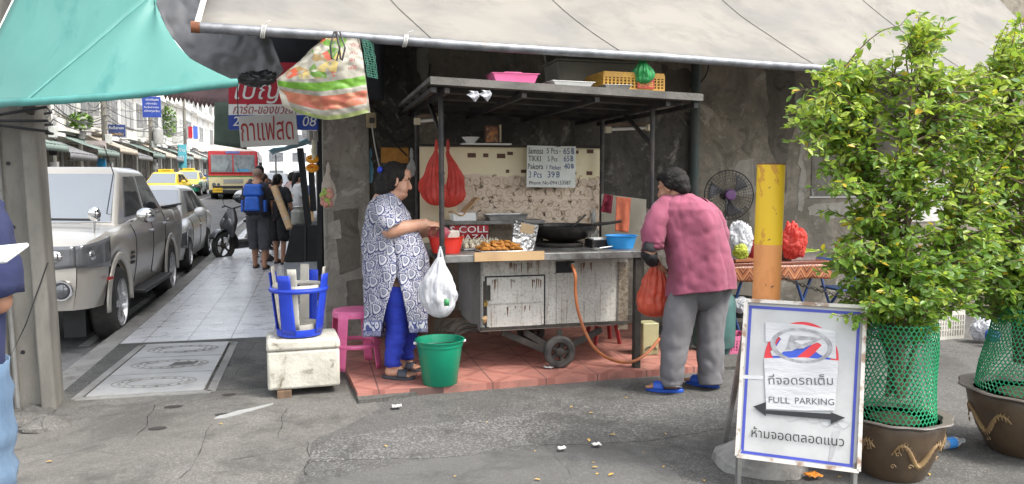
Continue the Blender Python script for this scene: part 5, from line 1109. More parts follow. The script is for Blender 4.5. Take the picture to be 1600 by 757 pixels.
SED=dict(nose=2.05,tail=-2.15,wr=.31,hw=.85,wheels=(1.3,-1.3),sill=.22,top=[(-2.15,.95),(-1.4,.98),(0,.93),(.95,.9),(1.6,.8),(2.05,.62)],cab=(1.1,.25,-.95,-1.75,.78,.6,.92,1.46,.98),win=((.2,.5),(.54,.84)),seams=((.85,.35,.9),(-.15,.35,.92),(-1.0,.6,.95)),handles=(0,-.95),lamp=.5,grille=1,spokes=5)
vehicle('sedan','pale silver sedan parked right behind the pickup','car',(-2.95,15.9,zr0(16)),-PI/2,SED,carpaint('pale_silver_paint',(.6,.6,.58),.35))
mTxY=carpaint('taxi_yellow',(.75,.55,.03)); mTxG=carpaint('taxi_green',(.01,.22,.13)); TX=dict(SED); TX['paint2']=mTxG; 
def taxi(loc,rz,lab):
    o=vehicle('taxi',lab,'taxi',loc,rz,TX,mTxY,'yellow and green taxis',.84)[0]; L,r=o.location.copy(),o.rotation_euler.copy(); o.location=(0,0,0);o.rotation_euler=(0,0,0)
    b=MB(); b.box((-.1,0,1.56),(.18,.7,.14)); s_=b.build('roof_sign',mTxY,o,bev=.02); b=MB(); b.text('TAXI',basis((.0,-.0,1.52),(0,1,0),(1,0,0)),.12,w=.4); b.build('lettering',mInk,s_,smooth=0)
    b=MB(); b.box((.95,.45,.96),(.04,.16,.09)); b.build('meter_light',mTail,o); o.location=L;o.rotation_euler=r; return o
taxi((-6.9,41.0,zr0(41)),-PI/2-.05,'yellow over green taxi on the far side of the street behind the pickup'); taxi((-7.2,50.5,zr0(50.5)),-PI/2,'second yellow and green taxi following the first taxi')
vehicle('sedan','small blue car beside the front of the red and cream bus','car',(-6.6,62,zr0(62)),-PI/2,SED,carpaint('blue_paint',(.03,.06,.2)))
vehicle('sedan','white car far down the pavement side beyond the pedestrians','car',(-1.6,36,zr0(36)+.02),-PI/2,SED,carpaint('white_paint_car',(.65,.65,.65)))
# bus
bus=thing('bus','red and cream city bus with split windscreen driving towards the viewer','bus',(0,0,0)); L_,Wb,Hb=9.5,2.5,2.75
cR=carpaint('bus_red',(.55,.03,.04)); cC=carpaint('bus_cream',(.7,.62,.36)); cG=M('bus_green',(.08,.25,.05),.4)
def bbox(nm,z0,z1,mat,ex=0,par=None,bev=.02): b=MB(); b.box((-L_/2,0,(z0+z1)/2),(L_+ex,Wb+ex,z1-z0)); return b.build(nm,mat,par or bus,bev=bev)
bbox('skirt',.28,.5,mTrim,-.06); bbox('lower_body',.5,1.2,cC); bbox('green_stripe',1.2,1.27,cG,.01,bev=0); bbox('red_stripe',1.272,1.36,cR,.012,bev=0); bbox('upper_body',1.362,2.6,cR,0,bev=.06)
b=MB(); b.grid(lambda u,v:V((-L_*u,(v-.5)*Wb*.96,2.58+.22*math.sqrt(max(0,1-(2*v-1)**2))*min(1,u*14)**.5)),14,14); b.build('roof',M('bus_roof',(.6,.5,.42),.5),bus)
for s in (1,-1):
    b=MB(); b.box((.012,s*.57,1.92),(.03,1.07,.92)); b.build('windscreen',M('bus_glass',(.3,.34,.36),.06,c2=(.16,.18,.2),sc=1.5) ,bus,bev=.05)
    b=MB(); b.tube([(.035,s*.35,1.48),(.04,s*.15,1.95)],.012,5); b.build('wiper',mTrim,bus)
    b=MB(); b.cyl((0,s*.98,.8),(.03,s*.98,.8),.1,n=16); b.cyl((0,s*.75,.8),(.03,s*.75,.8),.08,n=16); b.build('headlight',mLampG,bus)
    b=MB(); b.box((.05,s*1.4,1.8),(.08,.16,.36)); b.bar((.0,s*1.24,2.05),(.05,s*1.38,1.95),.03,.03); b.build('mirror',mTrim,bus,bev=.02)
    for k in range(8):
        b=MB(); b.box((-.9-1.05*k,s*(Wb/2+.005),1.95),(.9,.02,.72)); b.build('side_window',mGlassD,bus,bev=.03)
    for wx_ in (-1.6,-7.2):
        b=MB(); b.cyl((wx_,s*(Wb/2-.3),.46),(wx_,s*(Wb/2+.015),.46),.46,n=24); t_=b.build('wheel',mTyre,bus); b=MB(); b.cyl((wx_,s*(Wb/2),.46),(wx_,s*(Wb/2+.03),.46),.25,n=20); b.build('rim',mKerb,t_)
b=MB(); b.box((.02,0,.98),(.03,1.0,.2)); b.build('grille',mFrame,bus,smooth=0)
b=MB(); b.text('PREMIER',basis((.04,0,.93),(0,1,0),(1,0,0)),.12,w=.8); bpy.data.objects.remove(b.build('x',mTrim,bus))
b=MB(); b.box((.02,0,.66),(.04,2.1,.14)); b.build('lower_grille',mTrim,bus,bev=.01)
b=MB(); b.box((.05,0,.42),(.12,2.46,.2)); b.build('bumper',mTrim,bus,bev=.03)
b=MB(); b.box((.13,-.8,.5),(.03,.5,.24)); np_=b.build('number_plate',mYellow,bus,smooth=0); b=MB(); b.text('12-0924',basis((.15,-.8,.45),(0,1,0),(1,0,0)),.12,w=.4); b.build('lettering',mInk,np_,smooth=0)
b=MB(); b.box((.02,.5,1.56),(.02,.6,.16)); b.build('route_card',M('route_blue',(.1,.35,.6),.4),bus,smooth=0); b=MB(); b.box((.0,0,2.52),(.06,.7,.12)); b.build('roof_lamp',M('bus_roof_blue',(.15,.18,.5),.4),bus,smooth=0)
for o_ in kids(bus):
    pass
bus.location=(-4.05,44,zr0(44)); bus.rotation_euler=(0,0,-PI/2+.03)
# blue canopy stall and hanging goods far along the pavement
stl=thing('market_stall','market stall with a faded blue canopy far along the pavement','stall',(-.4,26,gz(26)))
b=MB(); b.grid(lambda u,v:V((-1.25+1.6*u,24.5+3*v,gz(26)+2.15+.5*u+.06*noise.noise(V((u*5,v*5,0))))),10,8); b.build('canopy',M('faded_blue_canvas',(.12,.33,.42),.7,c2=(.3,.42,.46),sc=2),stl,solid=.02)
for x,y in ((-1.15,27.3),(.2,24.6),(.2,27.3)):
    b=MB(); b.cyl((x,y,gz(24)),(x,y,gz(24)+(2.15 if x<-1 else 2.6)),.03); b.build('post',mFrame,stl)
b=MB(); b.box((-.4,26,gz(26)+.4),(.9,2.6,.8)); b.build('table',mCard,stl,smooth=0)
rr=random.Random(8)
for i in range(9):
    m_=M('stall_goods',(rr.uniform(.1,.7),rr.uniform(.1,.5),rr.uniform(.1,.4)),.7); b=MB(); b.box((-.6+.45*(i%2),24.9+i*.28,gz(26)+.8+.15),(.3,.22,.3),rz=rr.uniform(-.2,.2)); tag(b.build('goods_box',m_,bev=.02),'coloured box of goods on the blue canopied stall','box','goods on the far stall')
# coffee stand beside the corner pillar
cs=thing('coffee_stand','black angular coffee stand with marbled base on the pavement by the pillar','stand',atD(470,450,8.2)); cs.location.z=0
Dk=7.9
def pr3(pts,D0,D1,mat,nm,par,bev=.004):
    b=MB(); f=[atD(x,y,D0) for x,y in pts]; h=[p+FH*(D1-D0) for p in f]; n=len(f); b.add(f+h,[tuple(range(n))[::-1],tuple(range(n,2*n))]+[(i,(i+1)%n,(i+1)%n+n,i+n) for i in range(n)]); return b.build(nm,mat,par,smooth=0,bev=bev)
mBlk=M('satin_black_panel',(.013,.0135,.015),.6,c2=(.02,.02,.022),sc=3,spec=.25)
def gpt(py): return py
pr3([(457,352),(496,352),(497,408),(443,410)],Dk,Dk+.9,mBlk,'cabinet',cs); pr3([(443,410.5),(497,408.5),(497,470),(445,478)],Dk+.02,Dk+.88,M('marbled_panel',(.3,.32,.35),.25,c2=(.2,.21,.23),sc=3),'marble_base',cs)
b=MB(); b.bar(atD(477,353,Dk-.006),atD(477,408,Dk-.006),.012,.012); b.build('panel_joint',mTrim,cs)
for a,c,D in (((469,232),(482,352),7.7),((501,190),(501,430),7.3),((486,262),(490,330),8.4)):
    b=MB(); b.bar(atD(*a,D),atD(*c,D),.07,.05); b.build('post',mBlk,cs,smooth=0)
q=atD(468,351,Dk+.2); b=MB(); b.lathe([(.07,0),(.085,.02),(.085,.13),(.06,.16),(.065,.17),(.07,.19),(1e-4,.195)],q,18); tag(b.build('jar',M('murky_glass',(.3,.31,.27),.12,trans=.3)),'lidded glass jar standing on the black coffee stand','jar')
rr=random.Random(31)
ga=thing('flower_garland','orange and white flower garland hanging from the coffee stand post','garland',atD(488,290,7.0))
mOr=M('marigold',(.75,.25,.01),.7,c2=(.8,.4,.02),sc=30); mJas=M('jasmine_white',(.7,.68,.5),.7)
b=MB()
for i in range(9): b.ell(atD(490+.6*math.sin(i),222+i*3,7.0),.02,8)
b.build('jasmine_string',mJas,ga)
for y0 in (249,263):
    b=MB()
    for i in range(16): a=i*PI/8; b.ell(atD(488+6.5*math.cos(a),y0+3.5*math.sin(a),7.0-.03*math.sin(a)),.021,8)
    b.jitter(.004,40); b.build('marigold_ring',mOr,ga)
b=MB(); b.grid(lambda u,v:atD(482+14*u,205+16*v,7.1)+BK*(.03*math.sin(u*12)),12,4); tag(b.build('net_scrap',mPaperW,solid=.004),'bundle of pale netting tied under the blue number panel','net')
bag('plastic_bag','clear bag of pink and green food hanging on the edge of the grey pillar',513,268,328,12,14,6.6,film('food_bag_film',(.6,.52,.45),.25),.5,.15,6)
b=MB(); rr=random.Random(6)
for i in range(26): b.ell(atD(507+rr.uniform(-4,13),rr.uniform(298,322),6.57),rr.uniform(.015,.028),7,mi=i%2)
o=b.build('food',[M('pink_food',(.55,.25,.2),.5),M('green_food',(.3,.42,.08),.5)],[o for o in bpy.data.objects if o.get('label','').startswith('clear bag of pink')][0])
# ---------- people
mSkin=M('warm_skin',(.42,.22,.14),.5,c2=(.36,.18,.11),sc=12,sss=.15,rv=.08); mSkinF=M('fair_skin',(.5,.28,.19),.5,c2=(.44,.23,.15),sc=12,sss=.15,rv=.08); mLip=M('lips',(.36,.12,.09),.5); mEye=M('eye_dark',(.05,.03,.025),.3); mHair=M('black_hair',(.008,.007,.006),.6,c2=(.016,.013,.012),sc=4,stretch=(30,30,4),bump=.5,bsc=30,spec=.25); mNail=M('nails',(.55,.35,.28),.4)
def hbasis(f,u): f=f.normalized(); l=u.cross(f).normalized(); u=f.cross(l); return f,l,u
def head(b,c,f,u,s=1.0,full=0):
    f,l,u=hbasis(f,u); Mx=Matrix((f,l,u)).transposed().to_4x4(); Mx.translation=c; Mx=Mx@Matrix.Scale(s,4)
    E=lambda p,r,rot=(0,0,0): b.ell(p,r,18,0,rot,Mx)
    E((-.014,0,.03),(.094,.076,.084)); E((.022,0,-.02),(.066,.06,.085)); E((.028,0,-.072),(.05,.05,.036)); E((.058,0,-.098),(.024,.026,.018)); E((-.02,0,-.05),(.06,.058,.05))
    for a,c_,r0,r1 in (((.082,0,.014),(.108,0,-.028),.009,.012),): caps_(b,Mx@V(a),Mx@V(c_),r0*s,r1*s,10)
    E((.102,0,-.036),(.014,.018,.011))
    for y in (-1,1):
        E((.064,y*.03,.026),(.02,.027,.012)); E((.06,y*.036,-.03),(.026,.024,.024)); E((-.004,y*.076,-.006),(.022,.009,.034),(0,0,y*.25)); E((.07,y*.03,.002),(.013,.014,.011))
    E((.078,0,-.058),(.016,.024,.0075)); E((.076,0,-.072),(.015,.021,.008))
    if full:
        E((.045,0,-.085),(.05,.058,.04)); E((.02,0,-.1),(.06,.06,.045)); E((.055,-.03,-.045),(.034,.034,.04)); E((.055,.03,-.045),(.034,.034,.04)); E((.05,0,.05),(.045,.056,.05))
    spots=[(Mx@V((.088,0,-.065)),.017*s,1)]
    for y in (-1,1): spots+= [(Mx@V((.086,y*.031,.003)),.0095*s,2),(Mx@V((.089,y*.026,.031)),.009*s,3),(Mx@V((.082,y*.038,.031)),.009*s,3)]
    return Mx,spots
def hand(b,w,d,n,side,curl=.5,s=1.0,spread=.15):
    d=d.normalized(); n=(n-d*n.dot(d)).normalized(); side=(side-d*side.dot(d)-n*side.dot(n)).normalized()
    Mx=Matrix((d,side,n)).transposed().to_4x4(); Mx.translation=w
    b.ell((.048*s,0,0),(.052*s,.042*s,.016*s),14,0,(0,0,0),Mx)
    for i in range(4):
        y=(.03-.02*i)*s; L=[.07,.078,.072,.056][i]*s; p=Mx@V((.088*s,y,0)); dd=(Mx.to_3x3()@V((1,(1.5-i)*spread*.5,0))).normalized()
        r=.0088*s; caps_(b,Mx@V((.05*s,y*.8,0)),p,r*1.1,r,8)
        for k in range(3):
            c=curl*(.5+.5*k); d2=(dd*math.cos(c)+n*math.sin(c)).normalized(); q=p+d2*(L*[.45,.32,.23][k]); caps_(b,p,q,r*(1-.1*k),r*(.93-.1*k),8); p=q
    p=Mx@V((.025*s,.034*s,.004*s)); q=Mx@V((.058*s,.062*s,.014*s)); e=q+(d*.8+n*.45-side*.05).normalized()*.034*s; caps_(b,p,q,.012*s,.0098*s,8); caps_(b,q,e,.0098*s,.008*s,8)
def foot(b,ank,heel,toe,s=1.0):
    d=(toe-heel); L=d.length; d.normalize(); sd=V((-d.y,d.x,0)); 
    caps_(b,ank,heel+d*.04+ZU*.035,.034*s,.032*s); caps_(b,heel+d*.04+ZU*.03,heel+d*L*.7+ZU*.022,.032*s,.03*s); caps_(b,ank+d*.02,heel+d*L*.62+ZU*.03,.034*s,.026*s)
    for i in range(5):
        y=(.034-.017*i)*s; caps_(b,heel+d*L*.68+sd*y+ZU*.018,heel+d*(L*(1-.03*i))+sd*(y*1.05)+ZU*.012,.013*s,(.013 if i in(0,) else .0095)*s,8)
def bodyprims(J,k):
    b=MB(); t=k['thick']
    Mx,spots=head(b,J['head'],J['face'],J['up'],k.get('hs',1.0),k.get('full',0)); f,l,u=hbasis(J['face'],J['up'])
    caps_(b,J['neck'],J['head']-u*.07-f*.02,.062*t,.056*t); caps_(b,J['neck'],J['chest'],.1*t,.15*t,18); caps_(b,J['chest'],J['pelvis'],.15*t,k.get('pel',.155)*t,18)
    for s in 'LR':
        caps_(b,J['neck']-u*.04,J['sh'+s],.06*t,.062*t); caps_(b,J['sh'+s],J['el'+s],.058*k['arm'],.046*k['arm']); caps_(b,J['el'+s],J['wr'+s],.046*k['arm'],.03*k['arm'])
        hd=J['hand'+s]; hand(b,J['wr'+s],hd[0],hd[1],hd[2],hd[3],k.get('hands',1.0))
        caps_(b,J['hip'+s],J['kn'+s],.085*k['leg'],.058*k['leg']); caps_(b,J['kn'+s],J['an'+s],.058*k['leg'],.04*k['leg']); foot(b,J['an'+s],J['heel'+s],J['toe'+s])
    return b,spots,Mx
def make_body(root,J,k,skin,vox=.006,it=3):
    b,spots,Mx=bodyprims(J,k); r=remesh(b,vox,it,.5); paint(r,spots); r.build('body',[skin,mLip,mEye,mHair],root,smooth=80); return Mx
# ----- the woman cook
Dw=atZ(606,586,.052).dot(FH) if False else (atZ(606,586,.052)-CAM).dot(FH)
P=lambda px,py,o=0: atD(px,py,Dw-o)
kx=Dw/FPX
wo=thing('person','woman cook in navy and white paisley tunic and blue leggings leaning over the red basin','person',P(610,586))
wo.location.z=.052
J={'head':P(620,283,0),'face':(RT*1.0+FH*.12-ZU*.2),'up':(ZU+RT*.12),'neck':P(603,318),'chest':P(606,360),'pelvis':P(614,440),
 'shR':P(598,330,.15),'elR':P(609,360,.25),'wrR':P(664,350,.1),'shL':P(606,330,-.16),'elL':P(622,372,-.2),'wrL':P(668,362,-.04),
 'handR':(RT*1+FH*.25-ZU*.05,-ZU+FH*.5,FH*.6+ZU*.3,.75),'handL':(RT*1-ZU*.25,BK+ZU*-.3,ZU,.6),
 'hipR':P(618,445,.09),'knR':P(621,512,.09),'anR':P(613,570,.1),'hipL':P(628,445,-.08),'knL':P(637,508,-.09),'anL':P(634,556,-.14),
 'heelR':P(600,581,.1),'toeR':P(647,585,.14),'heelL':P(618,563,-.14),'toeL':P(655,563,-.1)}
for q in ('heelR','toeR','heelL','toeL'): J[q].z=.072
J['anR'].z=.15;J['anL'].z=.15
Hm=make_body(wo,J,dict(thick=1.08,arm=1.32,leg=1.05,hs=1.05,full=1),mSkinF,.0055)
# hair gathered at the back
b=MB(); E=lambda p,r,rot=(0,0,0): b.ell(p,r,20,0,rot,Hm)
E((-.032,0,.052),(.096,.086,.082)); E((-.07,0,.01),(.072,.083,.085)); E((-.095,0,-.05),(.06,.07,.075)); E((-.1,0,-.095),(.045,.055,.05)); E((-.005,0,.085),(.072,.068,.045),(0,.45,0)); E((-.018,-.052,.045),(.07,.034,.062)); E((-.018,.052,.045),(.07,.034,.062)); E((-.03,-.066,-.005),(.045,.024,.075)); E((-.03,.066,-.005),(.045,.024,.075)); E((-.075,-.045,-.07),(.05,.04,.07))
r=remesh(b,.007,4); r.jitter(.006,26).jitter(.004,60); r.build('hair',mHair,wo,smooth=80)
b=MB(); b.ell((-.13,-.03,.055),(.02,.03,.025),12,0,(0,0,0),Hm); b.build('hair_tie',M('blue_hair_tie',(.02,.05,.5),.6),wo)
# paisley tunic
def paisley():
    m,nt,p=nodes('paisley_cotton'); q=NB(nt); p.inputs['Roughness'].default_value=.85
    co=q.co('Object',(1,.6,.8)); 
    def layer(sc,loc,thr):
        mp=q.n('Mapping'); q.l(co,mp.inputs[0]); mp.inputs['Location'].default_value=loc; mp.inputs['Rotation'].default_value=(0,.5,0)
        v=q.n('TexVoronoi'); q.l(mp.outputs[0],v.inputs[0]); v.inputs['Scale'].default_value=sc; v.inputs['Randomness'].default_value=.55
        s1=q.n('VectorMath',operation='SUBTRACT'); sc_=q.n('VectorMath',operation='SCALE'); q.l(mp.outputs[0],sc_.inputs[0]); sc_.inputs['Scale'].default_value=sc
        ps=q.n('VectorMath',operation='SCALE'); q.l(v.outputs['Position'],ps.inputs[0]); ps.inputs['Scale'].default_value=sc
        q.l(sc_.outputs[0],s1.inputs[0]); q.l(ps.outputs[0],s1.inputs[1]); x,y,z=q.sep(s1.outputs[0])
        z2=q.m('ADD',z,.08); xb=q.m('ADD',x,q.m('MULTIPLY',q.m('MULTIPLY',z2,z2),.9))       # bent drop
        wdt=q.m('MAXIMUM',q.m('SUBTRACT',.62,q.m('MULTIPLY',z2,.95)),.16)
        d=q.m('SQRT',q.m('ADD',q.m('POWER',q.m('ABSOLUTE',q.m('DIVIDE',xb,wdt)),2),q.m('POWER',q.m('ABSOLUTE',q.m('MULTIPLY',z2,1.35)),2)))
        ring=q.m('GREATER_THAN',q.m('SINE',q.m('MULTIPLY',d,19)),-.15); ins=q.m('LESS_THAN',d,thr); return ring,ins,d
    r1,i1,d1=layer(12,(0,0,0),.62); r2,i2,d2=layer(23,(3.3,1.7,5.1),.5)
    nz=q.m('GREATER_THAN',q.noise(q.co('Object'),110,2),.5)
    basec=q.mix(nz,(.45,.45,.48),(.06,.07,.17)); c2=q.mix(r2,(.045,.05,.12),(.46,.46,.5)); col=q.mix(i2,basec,c2)
    c1=q.mix(r1,(.035,.04,.12),(.5,.5,.53)); core=q.m('LESS_THAN',d1,.27); c1=q.mix(core,c1,(.23,.24,.3)); col=q.mix(i1,col,c1)
    q.l(col,p.inputs['Base Color']); return m
mPais=paisley()
def border():
    m,nt,p=nodes('tunic_border'); q=NB(nt); co=q.co('Object'); p.inputs['Roughness'].default_value=.85
    v=q.n('TexVoronoi'); q.l(q.co('Object',(1,.5,.55)),v.inputs[0]); v.inputs['Scale'].default_value=24; w=q.m('GREATER_THAN',q.m('SINE',q.m('MULTIPLY',v.outputs['Distance'],16)),.1)
    q.l(q.mix(w,(.55,.56,.6),(.06,.075,.22)),p.inputs['Base Color']); return m
mBord=border(); mBand=M('navy_band',(.09,.1,.24),.85,c2=(.3,.31,.4),sc=60)
rg=[(302,592,616,.075),(309,584,622,.13),(318,576,629,.18),(332,569,640,.21),(352,565,652,.225),(378,565,662,.235),(402,566,671,.245),(425,567,672,.25),(450,568,671,.255),(475,568,669,.26),(500,569,667,.265),(512,570,665,.268),(524,570.5,663,.27)]
def tun(u,v):
    k=v*(len(rg)-1);i=min(int(k),len(rg)-2);f=k-i; y,xl,xr,hw_=[rg[i][q]*(1-f)+rg[i+1][q]*f for q in range(4)]
    # u=0 is the slit on the near side
    slit=max(0,(y-432)/92); g0=.0+.075*slit; uu=g0+(1-2*g0)*u
    a=-PI/2+uu*2*PI   # a=-90deg -> toward camera
    ca,sa=math.cos(a),math.sin(a); e=2.3; ca2=math.copysign(abs(ca)**(2/e),ca); sa2=math.copysign(abs(sa)**(2/e),sa)
    cx=(xl+xr)/2; off=.22*(xr-xl)*0
    xx=cx+(xr-xl)/2*ca2 + (4*slit*0)
    low=max(0,(y-430)/90); fold=.018*low*math.sin(a*7+2)+.009*low*math.sin(a*13)-.05*max(0,.28-abs(noise.noise(V((xx*.03,a*1.2,y*.018)))))*(1 if y>325 else .2)
    shift=(628-620)*0
    p=P(xx,y,-hw_*sa2)
    nrm=(RT*ca+FH*sa).normalized(); p+=nrm*(fold+.012*noise.noise(p*V((6,6,3)))*(1 if y>320 else .2)+.006*noise.noise(p*V((16,16,6))))
    if y>500: p.z+= (-.012 if ca<0 else .02)*((y-500)/24)
    return p
b=MB(); b.grid(tun,80,56,lambda u,v: 0 if v<.835 else 2 if v<.85 else 1 if v<.955 else 2)
tn=b.build('tunic',[mPais,mBord,mBand],wo,solid=.004,smooth=80)
b=MB()
def sleeve(A,B_,C,r0,r1,r2,nm,mat,par,n=24,fl=.006):
    b=MB(); d1=(B_-A).normalized(); d2=(C-B_).normalized(); rings=[]
    for t in range(15):
        q=t/14; p=(A*(1-q)**2+B_*2*q*(1-q)+C*q*q); d=((B_-A)*(1-q)+(C-B_)*q).normalized(); u,w=frame(d); r=(r0*(1-q)+r1*q) if q<.5 or r2 is None else (r0*(1-q)+r1*q); r=r0+(r1-r0)*q if r2 is None else (r0+(r2-r0)*q*2 if q<.5 else r2+(r1-r2)*(q-.5)*2)
        rings.append((p,u*r,w*r))
    b.loft(rings,n,caps=False); b.jitter(fl*2,14).jitter(fl,34); return b.build(nm,mat,par,solid=.004,smooth=80)
sleeve(P(596,322,.12),P(600,338,.24),P(614,357,.25),.07,.078,.088,'sleeve',mPais,wo); sleeve(P(604,322,-.1),P(612,345,-.2),P(626,368,-.2),.075,.075,.085,'sleeve',mPais,wo)
mLeg=M('royal_blue_cotton',(.02,.045,.42),.8,c2=(.012,.03,.32),sc=6,bump=.3,bsc=12,stretch=(1,1,3))
def trouser(nm,H,K,A_,r0,r1,r2,mat,root,seed=0,wr=.004,n=22,up=None):
    b=MB(); rings=[]
    for t in range(19):
        q=t/18; p=H.lerp(K,q*2) if q<.5 else K.lerp(A_,q*2-1); r=r0+(r1-r0)*q*2 if q<.5 else r1+(r2-r1)*(q*2-1)
        ws=wr*2.2*math.sin(t*2.1+seed)*(.4+q); rings.append((p+RT*ws*.3,RT*(r+ws*.4),FH*(r+ws*.2)))
    b.loft(rings,n,caps=False); b.jitter(wr*1.6,18,seed); return b.build(nm,mat,root,solid=.004,smooth=80)
lgR=trouser('leggings',J['hipR'],J['knR'],J['anR']+ZU*.0,.125,.082,.058,mLeg,wo,1,.006); trouser('leggings',J['hipL'],J['knL'],J['anL'],.12,.08,.058,mLeg,wo,2,.006)
def sandal(nm,heel,toe,root,sole,strap,w=.05,th=.022,zb=.0,slip=True):
    d=(toe-heel); L=d.length+.03; d.normalize(); sd=V((-d.y,d.x,0)); o=heel-d*.02; b=MB()
    pl=[]
    for i in range(20):
        t=i/20*2*PI; x=.5-.5*math.cos(t); y=math.sin(t); pl.append((x*L,y*w*(.82+.2*math.sin(PI*(x*.9-.15)))))
    Mx=Matrix((d,sd,ZU)).transposed().to_4x4(); Mx.translation=V((o.x,o.y,zb)); b.prism(pl[::-1],th,Mx); s_=b.build(nm,sole,root,bev=.004,smooth=40)
    b=MB()
    if slip: b.grid(lambda u,v:Mx@V((L*(.52+.27*v),w*1.06*math.cos(PI*u),th+.058*math.sin(PI*u)*(1-.25*v))),14,5); b.build('strap',strap,s_,solid=.006,smooth=80)
    else:
        for y in (-1,1): b.tube([Mx@V((L*.45,y*w*.9,th)),Mx@V((L*.6,y*w*.62,th+.05)),Mx@V((L*.8,0,th+.012))],.008,6,flat=.6); 
        b.build('strap',strap,s_)
mSand=M('dark_sandal',(.05,.055,.07),.6)
sandal('sandal',J['heelR'],J['toeR'],wo,mSand,mSand,zb=.054); sandal('sandal',J['heelL'],J['toeL'],wo,mSand,mSand,zb=.054)
# ----- the man in the plum shirt
Dm=(atZ(1060,610,0)-CAM).dot(FH); P=lambda px,py,o=0: atD(px,py,Dm-o)
ma_=thing('person','man in plum shirt and grey trousers bending over an orange bag, seen from behind','person',V((*P(1075,610).xy,0)))
fc=(RT*-.75+FH*.55-ZU*.3)
J={'head':P(1049,293,.0),'face':fc,'up':ZU+fc*.25,'neck':P(1066,318),'chest':P(1083,365),'pelvis':P(1096,450),
 'shL':P(1036,338,.1),'elL':P(1014,398,.16),'wrL':P(1027,412,-.08),'shR':P(1112,335,-.08),'elR':P(1110,400,-.28),'wrR':P(1056,418,-.16),
 'handL':(RT*.55-ZU*.7+FH*.3,RT*.6+FH*.5,FH*.7-RT*.2,1.1),'handR':(RT*-1-ZU*.35,-ZU+BK*.2,BK,1.2),
 'hipL':P(1072,455,.06),'knL':P(1060,528,.06),'anL':P(1046,592,.06),'hipR':P(1112,455,-.06),'knR':P(1114,530,-.08),'anR':P(1110,588,-.1),
 'heelL':P(1064,607,.06),'toeL':P(1006,603,.0),'heelR':P(1120,607,-.06),'toeR':P(1093,607,-.0)}
gx=atZ(1064,610,0); 
for q in ('heelL','toeL','heelR','toeR'): J[q].z=.024
J['toeR']=J['heelR']+(RT*-.8+FH*.6).normalized()*.24; J['toeL']=J['heelL']+(RT*-.97+FH*.22).normalized()*.245
for s in 'LR': J['an'+s]=J['heel'+s]+(J['toe'+s]-J['heel'+s])*.22+ZU*.085
Hm=make_body(ma_,J,dict(thick=.85,arm=.92,leg=.9,hs=1.03,pel=.115),mSkin,.0055)
b=MB(); E=lambda p,r,rot=(0,0,0): b.ell(p,r,20,0,rot,Hm)
E((-.03,0,.056),(.098,.086,.078)); E((-.066,0,.015),(.07,.083,.078)); E((.03,0,.095),(.06,.065,.03),(0,.3,0)); E((-.085,0,-.035),(.045,.066,.05)); E((-.02,.07,.02),(.04,.022,.045)); E((-.02,-.07,.02),(.04,.022,.045))
r=remesh(b,.007,3); r.jitter(.006,28).jitter(.004,70); r.build('hair',mHair,ma_,smooth=80)
mPlum=M('plum_shirt_cotton',(.3,.075,.13),.85,c2=(.25,.06,.105),sc=8,bump=.5,bsc=9,stretch=(1,1,.6)); mPlum.node_tree.nodes['Principled BSDF'].inputs['Sheen Weight'].default_value=.1
rg=[(303,1055,1082,.07),(309,1046,1092,.11),(317,1036,1106,.15),(328,1028,1120,.175),(345,1024,1128,.185),(370,1032,1135,.19),(398,1042,1142,.2),(425,1044,1147,.205),(447,1042,1149,.21),(458,1041,1149.5,.212)]
def shf(u,v):
    k=v*(len(rg)-1);i=min(int(k),len(rg)-2);f=k-i; y,xl,xr,h_=[rg[i][q]*(1-f)+rg[i+1][q]*f for q in range(4)]; a=u*2*PI; ca,sa=math.cos(a),math.sin(a); e=2.5
    x=(xl+xr)/2+(xr-xl)/2*math.copysign(abs(ca)**(2/e),ca); yy=y+ (-5*math.copysign(1,ca)*abs(ca)*max(0,(y-440)/15))
    p=P(x,yy,-h_*math.copysign(abs(sa)**(2/e),sa)-.03*(v-.5)); n_=(RT*ca+FH*sa)
    q_=V((p.dot(RT),p.dot(FH),p.z)); k1=V((q_.x*.8+q_.z*.6,q_.y,q_.z*.8-q_.x*.6)); w=.016*noise.noise(p*5)-.02*max(0,.32-abs(noise.noise(V((k1.x*2.2,k1.y*3,k1.z*7)))))**1.3*(.5+v)-.034*max(0,.2-abs(noise.noise(V((q_.x*12,q_.y*9,q_.z*5+7)))))+.005*noise.noise(p*22)+.012*v*math.sin(a*6+2)
    return p+n_*w
b=MB(); b.grid(shf,84,60,cu=True); sh_=b.build('shirt',mPlum,ma_,solid=.004,smooth=80)
sleeve(P(1050,322,.02),P(1018,336,.12),P(1021,391,.12),.09,.08,.088,'sleeve',mPlum,ma_,fl=.008); sleeve(P(1090,330,0),P(1126,345,-.12),P(1119,388,-.22),.1,.085,.09,'sleeve',mPlum,ma_)
b=MB(); b.tube([P(1068+16*math.cos(t),311+3*math.sin(t),.0-.06*math.sin(t)) for t in [i*PI/10 for i in range(20)]],.016,8,closed=True); b.build('collar',mPlum,ma_,smooth=80)
sleeve(P(1018,378,.13),P(1009,406,.22),P(1021,409,.02),.047,.037,.053,'arm_cover',M('black_stretch',(.012,.012,.014),.8),ma_)
b=MB()
for i in range(20): b.ell(P(1024+3*math.cos(i*PI/10),411+2*math.sin(i*PI/10),-.03+.03*math.sin(i*PI/10)),.007,6)
b.build('bead_bracelet',M('pale_beads',(.5,.42,.32),.5),ma_)
mTr=M('grey_trouser_cloth',(.17,.165,.175),.85,c2=(.14,.135,.145),sc=5,bump=.5,bsc=7,stretch=(1,1,.7))
trL=[(445,1052,1098),(458,1045,1097),(475,1039,1094),(500,1035,1088),(530,1032,1080),(560,1031,1073),(585,1031,1069),(600,1033,1067),(606,1034,1067)]
